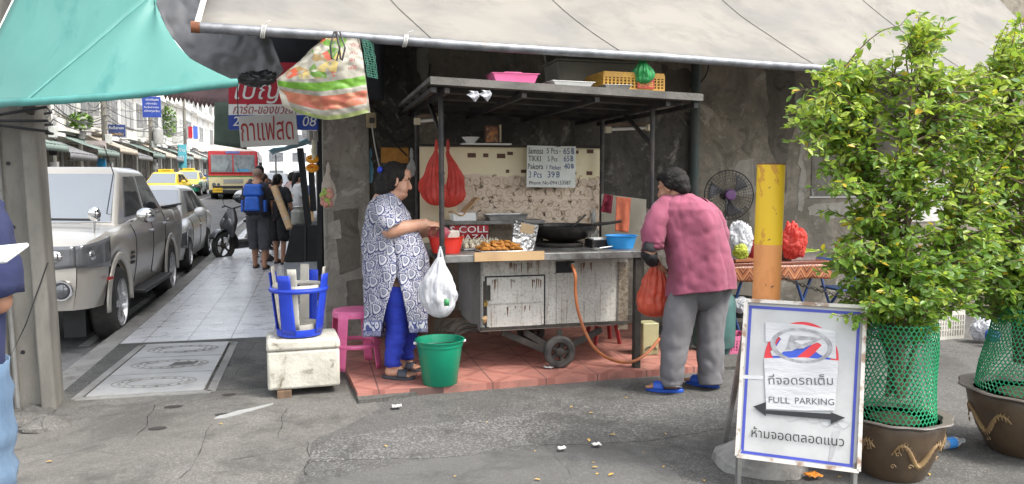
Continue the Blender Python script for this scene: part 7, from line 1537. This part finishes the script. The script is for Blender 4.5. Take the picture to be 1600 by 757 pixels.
# ---------- potted shrubs in green net
def leafmat(nm,c,c2):
    m,nt,p=nodes(nm); q=NB(nt); p.inputs['Roughness'].default_value=.4; g=q.n('NewGeometry'); col=q.mix(g.outputs['Random Per Island'],c,c2); q.l(col,p.inputs['Base Color']); t=q.n('BsdfTranslucent'); tcol=q.mix(.5,col,(.5,.7,.07)); q.l(tcol,t.inputs[0]); mx=q.n('MixShader'); mx.inputs[0].default_value=.38; q.l(p.outputs[0],mx.inputs[1]); q.l(t.outputs[0],mx.inputs[2]); q.l(mx.outputs[0],nt.nodes['Material Output'].inputs[0]); return m
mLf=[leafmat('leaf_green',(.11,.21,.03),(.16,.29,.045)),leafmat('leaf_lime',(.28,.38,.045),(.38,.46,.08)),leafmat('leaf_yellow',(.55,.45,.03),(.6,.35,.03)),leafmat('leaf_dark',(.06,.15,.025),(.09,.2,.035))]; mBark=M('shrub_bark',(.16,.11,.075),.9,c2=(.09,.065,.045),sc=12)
def leaf(b,p,d,n,L,mi):
    d=d.normalized(); s=d.cross(n)
    if s.length<1e-3: return
    s.normalize(); n=s.cross(d); w=L*.27; c=-.12*L
    vs=[p,p+d*L*.3+s*w*.9+n*.04*L,p+d*L*.65+s*w*.8+n*.02*L,p+d*L+n*c,p+d*L*.65-s*w*.8+n*.02*L,p+d*L*.3-s*w*.9+n*.04*L,p+d*L*.33-n*.03*L,p+d*L*.68-n*.05*L]
    b.add(vs,[(0,6,1),(6,7,2,1),(7,3,2),(0,5,6),(6,5,4,7),(7,4,3)],mi)
def shrub(label,cx,D,env,rootpx,ntip,seed,zb,lime=.45,dark=.12,dd=.55):
    rr=random.Random(seed); base=atD(cx,600,D); base.z=zb; o=thing('potted_shrub',label,'shrub',V((base.x,base.y,0)))
    wts=[(e[2]*e[3])**.7 for e in env]
    def pick():
        e=rr.choices(env,wts)[0]; a=rr.random()*2*PI; q=rr.random()**.5; return atD(e[0]+e[2]*q*math.cos(a),e[1]+e[3]*q*math.sin(a),D+e[4]+rr.uniform(-1,1)*dd*.55*math.sqrt(max(.05,1-q*q*.8)))
    st_=[];stl_=[]
    for k in range(9):
        q=pick() if k>2 else atD(cx+(k-1)*50,150,D); p0=base+V((rr.uniform(-.07,.07),rr.uniform(-.07,.07),0)); mid=p0.lerp(q,.45)+ZU*.18; n=11; bb=MB()
        pts=[p0*(1-t/n)**2+mid*2*(t/n)*(1-t/n)+q*(t/n)**2+V((noise.noise(V((t*.5,k,seed))),noise.noise(V((t*.5,k+9,seed))),0))*.05*(t/n) for t in range(n+1)]
        bb.tube(pts,[.016-.0011*t for t in range(n+1)],7); bb.build('stem',mBark,o)
        stl_.append(pts); st_+=[(p,i) for i,p in enumerate(pts) if i>2]
    lb=MB(); tw=MB(); jobs=[]
    for k in range(ntip):
        tip=pick(); r0=min(st_,key=lambda s:(s[0]-tip).length+max(0,s[0].z-tip.z+.08)*1.2+rr.random()*.2)[0]; L=(tip-r0).length; mid=r0.lerp(tip,.5)+ZU*(.14*L)+V((rr.gauss(0,.07),rr.gauss(0,.07),rr.gauss(0,.03))); n=10; pts=[r0*(1-t/n)**2+mid*2*(t/n)*(1-t/n)+tip*(t/n)**2-ZU*(rr.uniform(-.05,.1)*L*(t/n)**3) for t in range(n+1)]
        tw.tube(pts,[.005-.0004*t for t in range(n+1)],4,caps=False)
        jobs.append((pts,L,tip))
    for pts in stl_: jobs.append((pts[4:],(pts[-1]-pts[4]).length*1.3,pts[-1]))
    for pts,L,tip in jobs:
        n=len(pts)-1; nl=int(13+L*38); ly0=lime+.4*max(-1,min(1,(tip.z-1.25)/.8))+rr.uniform(-.25,.25)  # more lime leaves higher up: young growth plus sunlit top put into colour
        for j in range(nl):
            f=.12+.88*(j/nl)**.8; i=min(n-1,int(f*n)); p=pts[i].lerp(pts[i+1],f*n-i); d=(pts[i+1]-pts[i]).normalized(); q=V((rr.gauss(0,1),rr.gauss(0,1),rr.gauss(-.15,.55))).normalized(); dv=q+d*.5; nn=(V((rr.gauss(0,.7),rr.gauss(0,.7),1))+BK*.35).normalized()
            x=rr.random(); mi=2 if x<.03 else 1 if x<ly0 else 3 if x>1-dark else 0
            leaf(lb,p+q*.008,dv,nn,(.026+.038*rr.random()**1.5)*(.75 if f>.92 else 1),mi)
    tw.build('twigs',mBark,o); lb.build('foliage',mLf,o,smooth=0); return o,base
env1=[(1535,300,55,120,.1),(1520,420,60,70,.05),(1350,440,70,60,-.12),(1450,445,70,55,-.12),(1400,485,85,40,-.12),(1310,395,50,45,-.1),(1390,420,100,70,.1),(1440,42,14,26,0),(1412,70,12,20,0),(1250,172,28,12,-.1),(1262,165,50,45,-.1),(1240,180,24,16,-.1),(1540,200,50,90,.15),(1545,400,50,60,.15),(1480,55,20,30,0),(1475,110,60,25,.1),(1320,105,40,20,0),(1575,150,50,60,.2),(1290,150,60,50,-.1),(1265,200,45,35,-.1),(1330,290,70,60,-.1),(1345,470,55,45,-.15),(1440,470,60,45,-.15),(1400,400,110,70,-.1),(1520,330,70,90,.15),(1400,200,125,90,-.05),(1330,190,85,60,-.1),(1480,200,80,85,.05),(1400,330,85,100,0),(1390,440,90,60,-.08),(1300,175,62,50,0),(1455,300,70,80,0),(1400,120,90,40,0),(1440,70,30,50,0),(1320,400,40,30,-.1),(1480,420,70,50,-.1),(1340,130,50,40,0)]
s1,b1=shrub('bright green shrub in a brown dragon pattern pot and green net beside the parking sign',1400,4.0,env1,None,760,4,.42,.2)
env2=[(1560,440,60,60,0),(1620,450,60,60,0),(1590,45,16,28,.1),(1555,95,30,20,.1),(1580,220,120,110,.1),(1560,330,90,110,.1),(1640,300,120,200,.1),(1540,440,60,60,.0),(1600,90,60,40,.1),(1590,60,25,50,.05),(1530,150,60,60,.1),(1600,430,70,60,0),(1530,250,60,80,.2)]
s2,b2=shrub('darker green shrub in a brown pot and green net, cut off by the right edge',1610,4.35,env2,None,600,8,.5,.3,.2)
mNet=M('green_plastic_net',(.02,.3,.13),.4,c2=(.015,.24,.1),sc=5)
def netcyl(c,r0,r1,z0,z1,par,lean=V((0,0,0))):
    b=MB(); rows=int((z1-z0)/.0205); cols=int(2*PI*r0/.026); cols+=cols%2; w=.0046
    def pt(i,j,dx=0):
        a=2*PI*(i+.5*(j%2)+dx)/cols; t=j/rows; r=r0+(r1-r0)*t; r*=1+.05*noise.noise(V((math.cos(a)*1.5,math.sin(a)*1.5,t*2))); return V((c.x+r*math.cos(a),c.y+r*math.sin(a),z0+(z1-z0)*t))+lean*t
    def strip_(p,q):
        d=(q-p).normalized(); rad=(V(((p+q).x/2-c.x,(p+q).y/2-c.y,0))).normalized(); s_=d.cross(rad)*w/2; rd=rad*w*.35
        b.add([p-s_-rd,p+s_-rd,p+s_+rd,p-s_+rd,q-s_-rd,q+s_-rd,q+s_+rd,q-s_+rd],[(3,2,6,7),(0,4,5,1),(1,5,6,2),(0,3,7,4)])
    for j in range(rows):
        for i in range(cols):
            p=pt(i,j); up=V((0,0,(z1-z0)/rows*.42)); 
            strip_(p,p+up)
            q1=pt(i,j+1) if True else None
            if j%2==0: q1,q2=pt(i,j+1),pt(i-1,j+1)
            else: q1,q2=pt(i+1,j+1),pt(i,j+1)
            strip_(p+up,q1); strip_(p+up,q2)
    return b.build('net_sleeve',mNet,par,smooth=0)
mPot=M('brown_glazed_pot',(.11,.075,.045),.4,c2=(.07,.045,.028),sc=5,dirt=(.17,.13,.09),dsc=4,drng=(.55,.75),rv=.1); mPotR=M('grey_brown_rim',(.15,.13,.115),.5,c2=(.1,.085,.075),sc=5); mRel=M('tan_relief',(.3,.2,.09),.5,c2=(.24,.15,.07),sc=20); mSoil=M('soil',(.05,.035,.025),.95,c2=(.09,.07,.04),sc=20)
def pot(c,r,h,par,seed,rel=True):
    c=V((c.x,c.y,0)); b=MB(); b.shell([(r*.58,0),(r*.62,.01),(r*.8,h*.35),(r*.93,h*.7),(r*.96,h*.86),(r*.93,h*.92)],c,48); b.build('pot',mPot,par)
    b=MB(); b.lathe([(r*.92,h*.9),(r*1.03,h*.95),(r*1.1,h*.98),(r*1.08,h*1.0),(r*.9,h*.97),(r*.86,h*.9)],c,64,rf=lambda t,z:1+.025*math.sin(10*t)); b.build('rim',mPotR,par)
    b=MB(); b.lathe([(r*.88,h*.88),(r*.5,h*.9),(1e-4,h*.91)],c,24); b.build('soil',mSoil,par)
    if rel:
        b=MB(); rr=random.Random(seed)
        for a0 in (-PI/2-.55,-PI/2+.9,.6,2.6):
            P_=[]
            for i in range(40):
                t=i/39; a=a0+1.2*t-.2; z=h*(.5+.17*math.sin(t*9)); ri=r*(.62+.36*min(1,(z/h)/.86)**.75)*1.0; P_.append((c.x+(ri+.002)*math.cos(a),c.y+(ri+.002)*math.sin(a),z))
            b.tube(P_,[.004+.011*math.sin(PI*min(1,i/39*1.0)) for i in range(40)],8,flat=.9)
            for i in range(2,38):
                p=V(P_[i]); rad=V((p.x-c.x,p.y-c.y,0)).normalized(); tn_=V((-rad.y,rad.x,0)); s_=1 if i%2 else -1; b.tube([p+rad*.008,p+rad*.006+ZU*(s_*.022)+tn_*.008],[.004,.0015],4)
            for k in range(14):
                q=V(P_[rr.randrange(40)])+ZU*rr.uniform(-.075,.075); rad=V((q.x-c.x,q.y-c.y,0)).normalized(); tn_=V((-rad.y,rad.x,0)); b.tube([q+tn_*(.015*(1-t/9)*math.cos(t*.8))+ZU*(.015*(1-t/9)*math.sin(t*.8)) for t in range(10)],.0025,4)
        b.build('relief_pattern',mRel,par)
pot(b1,.25,.33,s1,1); netcyl(V((b1.x,b1.y,0)),.195,.185,.31,.82,s1)
pot(b2,.33,.37,s2,2); netcyl(V((b2.x,b2.y,0)),.275,.2,.36,.83,s2,V((.02,0,0)))
# ---------- utility pole and things on the pavement
pb0=atZ(48,640,0); pc=thing('utility_pole','weathered grooved concrete utility pole standing at the kerb in front of the pickup','utility pole',pb0)
hw_,hd,fl,wb=.185,.16,.085,.05
prof=[(-hw_,-hd),(-hw_+fl,-hd),(-hw_+fl+.02,-hd+.09),(hw_-fl-.02,-hd+.09),(hw_-fl,-hd),(hw_-.012,-hd),(hw_,-hd+.012),(hw_,hd),(hw_-fl,hd),(hw_-fl-.02,hd-.09),(-hw_+fl+.02,hd-.09),(-hw_+fl,hd),(-hw_,hd)]
b=MB(); Mx=mrot((pb0.x-.02,pb0.y+.05,-.1),.12,0,-.022); b.prism(prof,8.5,Mx); b.build('pole',mConc,pc,smooth=0,bev=.01)
b=MB()
for k in range(16): b.cyl(Mx@V((0,-hd+.0895,.5+k*.42)),Mx@V((0,-hd+.085,.5+k*.42)),.014,n=10)
b.build('bolt_holes',mInk,pc)
b=MB(); b.tube([Mx@V((-.05,-hd+.07,.02)),Mx@V((-.052,-hd+.072,1.5)),Mx@V((-.05,-hd+.07,5))],.016,8); b.build('conduit',mKerb,pc)
for k,(z,dz) in enumerate(((1.93,0),(1.97,.04),(1.9,-.03))):
    b=MB(); b.tube([Mx@V((x*hw_*1.12,y*hd*1.12,z+dz*x+.1)) for x,y in ((-1.4,-1),(1.25,-1.02),(1.1,1),(-1.1,1))],.01,6,closed=True); b.build('strap',mTrim,pc)
b=MB(); rr=random.Random(5)
for k in range(14): b.ell(Mx@V((.13+rr.uniform(-.05,.06),-.17+rr.uniform(-.03,.02),2.1+k*.024)),(.045,.035,.03),8)
b.jitter(.03,9); b.build('old_wrapping',M('black_wrap',(.03,.027,.024),.8,c2=(.1,.085,.07),sc=9),pc)
b=MB(); b.ell(Mx@V((-.04,-.2,2.08)),(.035,.03,.03),10); b.build('blue_clip',M('blue_clip',(.02,.1,.45),.5),pc)
b=MB(); b.tube([Mx@V((-.15,-.17,2.9)),Mx@V((-.14,-.18,2.55)),Mx@V((-.11,-.17,2.5)),Mx@V((-.1,-.17,2.75))],.006,5); b.tube([Mx@V((-.16,-.17,2.2)),Mx@V((-.12,-.19,1.3)),Mx@V((-.1,-.17,.4)),Mx@V((.05,-.18,.7)),Mx@V((.2,-.16,1.1))],.004,5); b.build('loose_wire',mTrim,pc)
b=MB()
for k in range(9): q=atZ(10+k*9+rr.uniform(-5,5),650+rr.uniform(-6,26),.0); b.ell((q.x,q.y,.0),(rr.uniform(.08,.16),rr.uniform(.06,.11),rr.uniform(.04,.07)),10,rot=(0,0,rr.uniform(0,3)))
b.jitter(.04,7).jitter(.015,22); tag(b.build('broken_kerb',mApron,smooth=30),'broken lump of concrete around the foot of the utility pole','concrete')
# foam box with the upturned stools
mFoam=M('dirty_styrofoam',(.55,.53,.46),.9,c2=(.42,.4,.34),sc=5,dirt=(.16,.14,.1),dsc=9,drng=(.58,.7),bump=.5,bsc=45)
q=atZ(474,620,0); bw,bd,bh=.52,.4,.36; bz=.055; rzb=.05; Mb=mrot((q.x,q.y+.2,bz),rzb)
fb=thing('foam_box','dirty white foam box resting on wooden blocks, carrying upturned stools','box',(q.x,q.y+.2,0),rzb)
b=MB(); b.box((0,0,.14),(bw*.97,bd*.96,.28),M=Mb); b.build('box_body',mFoam,fb,bev=.02,seg=3); b=MB(); b.box((0,0,.32),(bw,bd,.078),M=Mb,tap=.97); b.build('lid',mFoam,fb,bev=.022,seg=3)
for k,(x,y) in enumerate(((-.14,-.15),(.2,.13),(-.14,.13))):
    b=MB(); b.box((x,y,-.0275),(.1,.13,.054),M=Mb); tag(b.build('wood_block',mWood,smooth=0,bev=.003),['grimy wooden block under the front left of the foam box','grimy wooden block under the rear right of the foam box','grimy wooden block under the rear left of the foam box'][k],'block')
def stool(name,label,c,h,rt,rb,mat,inv=False,rz=0,nl=4,wid=.62,rail=.32,group=None):
    o=thing(name,label,'stool',c,rz); s=-1 if inv else 1; z0=h if inv else 0
    Z=lambda z:(h-z) if inv else z
    R_=lambda z: rb+(rt-rb)*(z/h)
    Mx=mrot(c,rz); b=MB(); pr=[(rt*.3,Z(h-.012)),(rt*.9,Z(h-.004)),(rt*1.02,Z(h-.008)),(rt*1.06,Z(h-.025)),(rt*1.05,Z(h-.06)),(rt*1.02,Z(h-.06)),(rt*1.0,Z(h-.022)),(rt*.3,Z(h-.022))]
    b.lathe(pr if not inv else pr[::-1],Mx,32); b.build('seat',mat,o)
    for k in range(nl):
        a0=2*PI*k/nl+PI/4; b=MB()
        b.grid(lambda u,v:Mx@V(((R_(h*(1-v)-.03*(1-v))*1.02)*math.cos(a0+(u-.5)*wid*(1.25-.45*v)),(R_(h*(1-v)-.03*(1-v))*1.02)*math.sin(a0+(u-.5)*wid*(1.25-.45*v)),Z((h-.03)*(1-v)))),8,10); b.build('leg',mat,o,solid=.008,smooth=60)
    z=h*rail; b=MB(); b.tube([Mx@V((R_(z)*1.01*math.cos(t*PI/20),R_(z)*1.01*math.sin(t*PI/20),Z(z))) for t in range(40)],.014,8,closed=True,flat=1.3); b.build('rail',mat,o); return o
ct=Mb@V((-.02,-.02,.361)); mBS=M('royal_blue_plastic',(.02,.06,.55),.4,c2=(.015,.045,.45),sc=5); mGS=M('grubby_white_plastic',(.48,.46,.4),.5,c2=(.38,.36,.31),sc=5,dirt=(.2,.18,.15),dsc=9,drng=(.6,.75))
stool('stool','royal blue plastic stool upside down on the foam box',ct,.46,.155,.212,mBS,True,.3,4,.55,.25)
stool('stool','grubby white stool upside down, nested inside the blue one on the foam box',ct+ZU*.035,.47,.135,.187,mGS,True,.55,4,.42,.3)
q=atZ(555,580,.052); c=V((q.x-.02,q.y+.18,.0)); c.z=.0
stool('stool','bright pink plastic stool standing on the tiles behind the woman',V((c.x+.03,c.y,.052)),.47,.165,.215,mPink,False,.2,4,.42,.4)
q=atZ(562,545,0); b=MB(); b.lathe([(.06,0),(.065,.01),(.06,.16),(.04,.2),(.04,.24),(1e-4,.24)],V((q.x+.05,q.y+.5,.05)),14); tag(b.build('jug',M('murky_jug',(.2,.2,.19),.4)),'murky dark jug on the floor behind the pink stool','jug')
b=MB(); b.box((q.x-.12,q.y+.62,.12),(.25,.2,.22)); tag(b.build('box',mSoot,bev=.01),'dark box on the floor behind the foam box and the pink stool','box')
# green bucket
c=atZ(691,604,.052); c.y+=.1; c.z=.053; bk=thing('bucket','bright green plastic bucket on the tiled floor beside the woman','bucket',c); mGB2=M('bright_green_plastic',(.005,.24,.13),.32,c2=(.004,.2,.11),sc=3,rv=.05)
b=MB(); r,h=.178,.33; b.lathe([(r*.7,0),(r*.72,.004),(r*.93,h*.86),(r*.96,h*.87),(r*.965,h*.97),(r*1.03,h*.975),(r*1.035,h),(r*.97,h),(r*.9,h*.84),(r*.68,.012),(1e-4,.012)],c,40); b.build('bucket_body',mGB2,bk)
b=MB(); b.tube([c+V((r*1.0*math.cos(PI*t/16),-r*.55*math.sin(PI*t/16)*-1,h*.93-.03*math.sin(PI*t/16))) for t in range(17)],.004,6); b.build('handle',mBlack,bk)
for s in (1,-1):
    b=MB(); b.cyl(c+V((s*r*.97,0,h*.93)),c+V((s*r*1.09,0,h*.93)),.013,.009); b.build('pivot',mWhite,bk)
# motorbike parked on the pavement edge
mb_=thing('motorbike','dark grey scooter with a helmet on its mirror, parked at the kerb','motorbike',(0,0,0)); mGrey=M('graphite_paint',(.04,.04,.043),.3,c2=(.06,.06,.065),sc=4,coat=.5); mSil=M('silver_plastic',(.4,.4,.41),.35,.4)
def bwheel(x,r,w):
    T=Matrix.Translation((x,0,r))@Euler((PI/2,0,0)).to_matrix().to_4x4(); b=MB(); b.shell([(r*.7,-w),(r*.9,-w),(r,0),(r*.9,w),(r*.7,w)],T,28); o=b.build('wheel',mTyre,mb_); b=MB(); b.shell([(r*.72,-w*.8),(r*.66,0),(r*.72,w*.8)],T,28); b.lathe([(.03,-w),(.05,-w*.5),(.05,w*.5),(.03,w)],T,12)
    for k in range(5): a=2*PI*k/5; b.bar(T@V((.04*math.cos(a),.04*math.sin(a),0)),T@V((r*.7*math.cos(a+.12),r*.7*math.sin(a+.12),0)),.03,.03)
    b.build('rim',mSoot,o)
bwheel(.63,.285,.05); bwheel(-.63,.285,.06)
for s in (1,-1):
    b=MB(); b.tube([(.63,s*.075,.285),(.5,s*.07,.62),(.43,s*.03,.85)],.018,8); b.build('fork_leg',mSil,mb_)
b=MB(); b.grid(lambda u,v:V((.63+.33*math.cos(PI*(.15+.75*u)),(v-.5)*.15,.285+.33*math.sin(PI*(.15+.75*u)))),12,4); b.build('mudguard',mGrey,mb_,solid=.012,smooth=80)
b=MB(); b.loft([((.5,0,.45),V((.06,0,0)),V((0,.12,0))),((.5,0,.6),V((.09,0,0)),V((0,.19,0))),((.46,0,.78),V((.1,0,0)),V((0,.2,0))),((.42,0,.92),V((.08,0,0)),V((0,.13,0))),((.4,0,1.0),V((.05,0,0)),V((0,.08,0)))],20); b.build('front_apron',mGrey,mb_)
for s in (1,-1):
    b=MB(); b.ell((.545,s*.1,.73),(.03,.06,.1),12,rot=(s*.5,0,0)); b.build('headlight',mLampG,mb_)
b=MB(); b.loft([((.35,0,.3),V((0,.13,0)),V((0,0,.1))),((.0,0,.3),V((0,.15,0)),V((0,0,.1))),((-.25,0,.5),V((0,.16,0)),V((0,0,.2))),((-.7,0,.66),V((0,.12,0)),V((0,0,.12))),((-.95,0,.72),V((0,.05,0)),V((0,0,.05)))],18); b.build('body_shell',mGrey,mb_)
b=MB(); b.loft([((.02,0,.74),V((0,.08,0)),V((0,0,.03))),((-.3,0,.77),V((0,.13,0)),V((0,0,.05))),((-.75,0,.83),V((0,.12,0)),V((0,0,.05))),((-.88,0,.84),V((0,.06,0)),V((0,0,.03)))],18); b.build('seat',mTrim,mb_)
b=MB(); b.tube([(.3,-.34,1.02),(.36,-.2,1.05),(.38,0,1.0),(.36,.2,1.05),(.3,.34,1.02)],.016,8); b.build('handlebar',mTrim,mb_)
for s in (1,-1):
    b=MB(); b.tube([(.36,s*.22,1.05),(.38,s*.26,1.2)],.006,5); b.ell((.38,s*.29,1.24),(.015,.065,.04),12); b.build('mirror',mTrim,mb_)
b=MB(); b.tube([(-.1,.12,.25),(-.12,.28,.01)],.012,6); b.build('kickstand',mSoot,mb_)
g=atZ(350,407,0); hd_=V((-.62,-.75,0)).normalized(); mb_.location=g-hd_*.63-V((0,0,.006)); mb_.rotation_euler=(0,0,math.atan2(hd_.y,hd_.x))
Rm=Matrix.LocRotScale(mb_.location,mb_.rotation_euler,None); c=Rm@V((.37,.24,1.24)); hl=thing('helmet','white and black motorbike helmet hanging on the scooter mirror','helmet',c)
b=MB(); b.ell(c,(.14,.125,.125),22); b.build('shell',mWhite,hl); b=MB(); b.ell(c+V((-.03,-.055,-.02)),(.125,.1,.085),18); b.build('visor',mGlass,hl); b=MB(); b.ell(c+V((.01,.0,-.05)),(.137,.124,.09),18); b.build('lower_trim',mTrim,hl)
# leaves and litter on the ground
mDry=M('dry_leaf',(.35,.22,.06),.8,c2=(.5,.36,.08),sc=30); rr=random.Random(77)
for i in range(36):
    if i<26: px,py=rr.uniform(880,1460),rr.uniform(618,752)
    else: px,py=rr.uniform(60,1100),rr.uniform(645,750)
    q=atZ(px,py,.009); b=MB(); a=rr.uniform(0,6); d=V((math.cos(a),math.sin(a),rr.uniform(0,.3))); leaf(b,q,d,ZU,rr.uniform(.018,.042),0); tag(b.build('fallen_leaf',mDry),'small dry yellow brown leaf lying on the asphalt','leaf','dry leaves on the ground')
for px,py,s,lb in ((620,637,.04,'crumpled white tissue on the asphalt below the green bucket'),(932,697,.032,'white paper scrap on the asphalt right of the centre'),(878,703,.028,'small yellowish paper scrap on the asphalt left of the white one'),(857,576,.045,'flat white packet lying on the tiles in front of the cart wheel'),(1270,745,.05,'orange snack wrapper on the ground under the parking sign')):
    q=atZ(px,py,.055 if py<600 else .012); b=MB(); b.grid(lambda u,v:q+V(((u-.5)*s*1.6,(v-.5)*s*1.3,.012*noise.noise(V((u*4,v*4,px)))+.012)),8,8); tag(b.build('paper_scrap',M('wrapper_orange',(.7,.25,.03),.4) if px==1270 else mPaperW,solid=.002),lb,'litter')
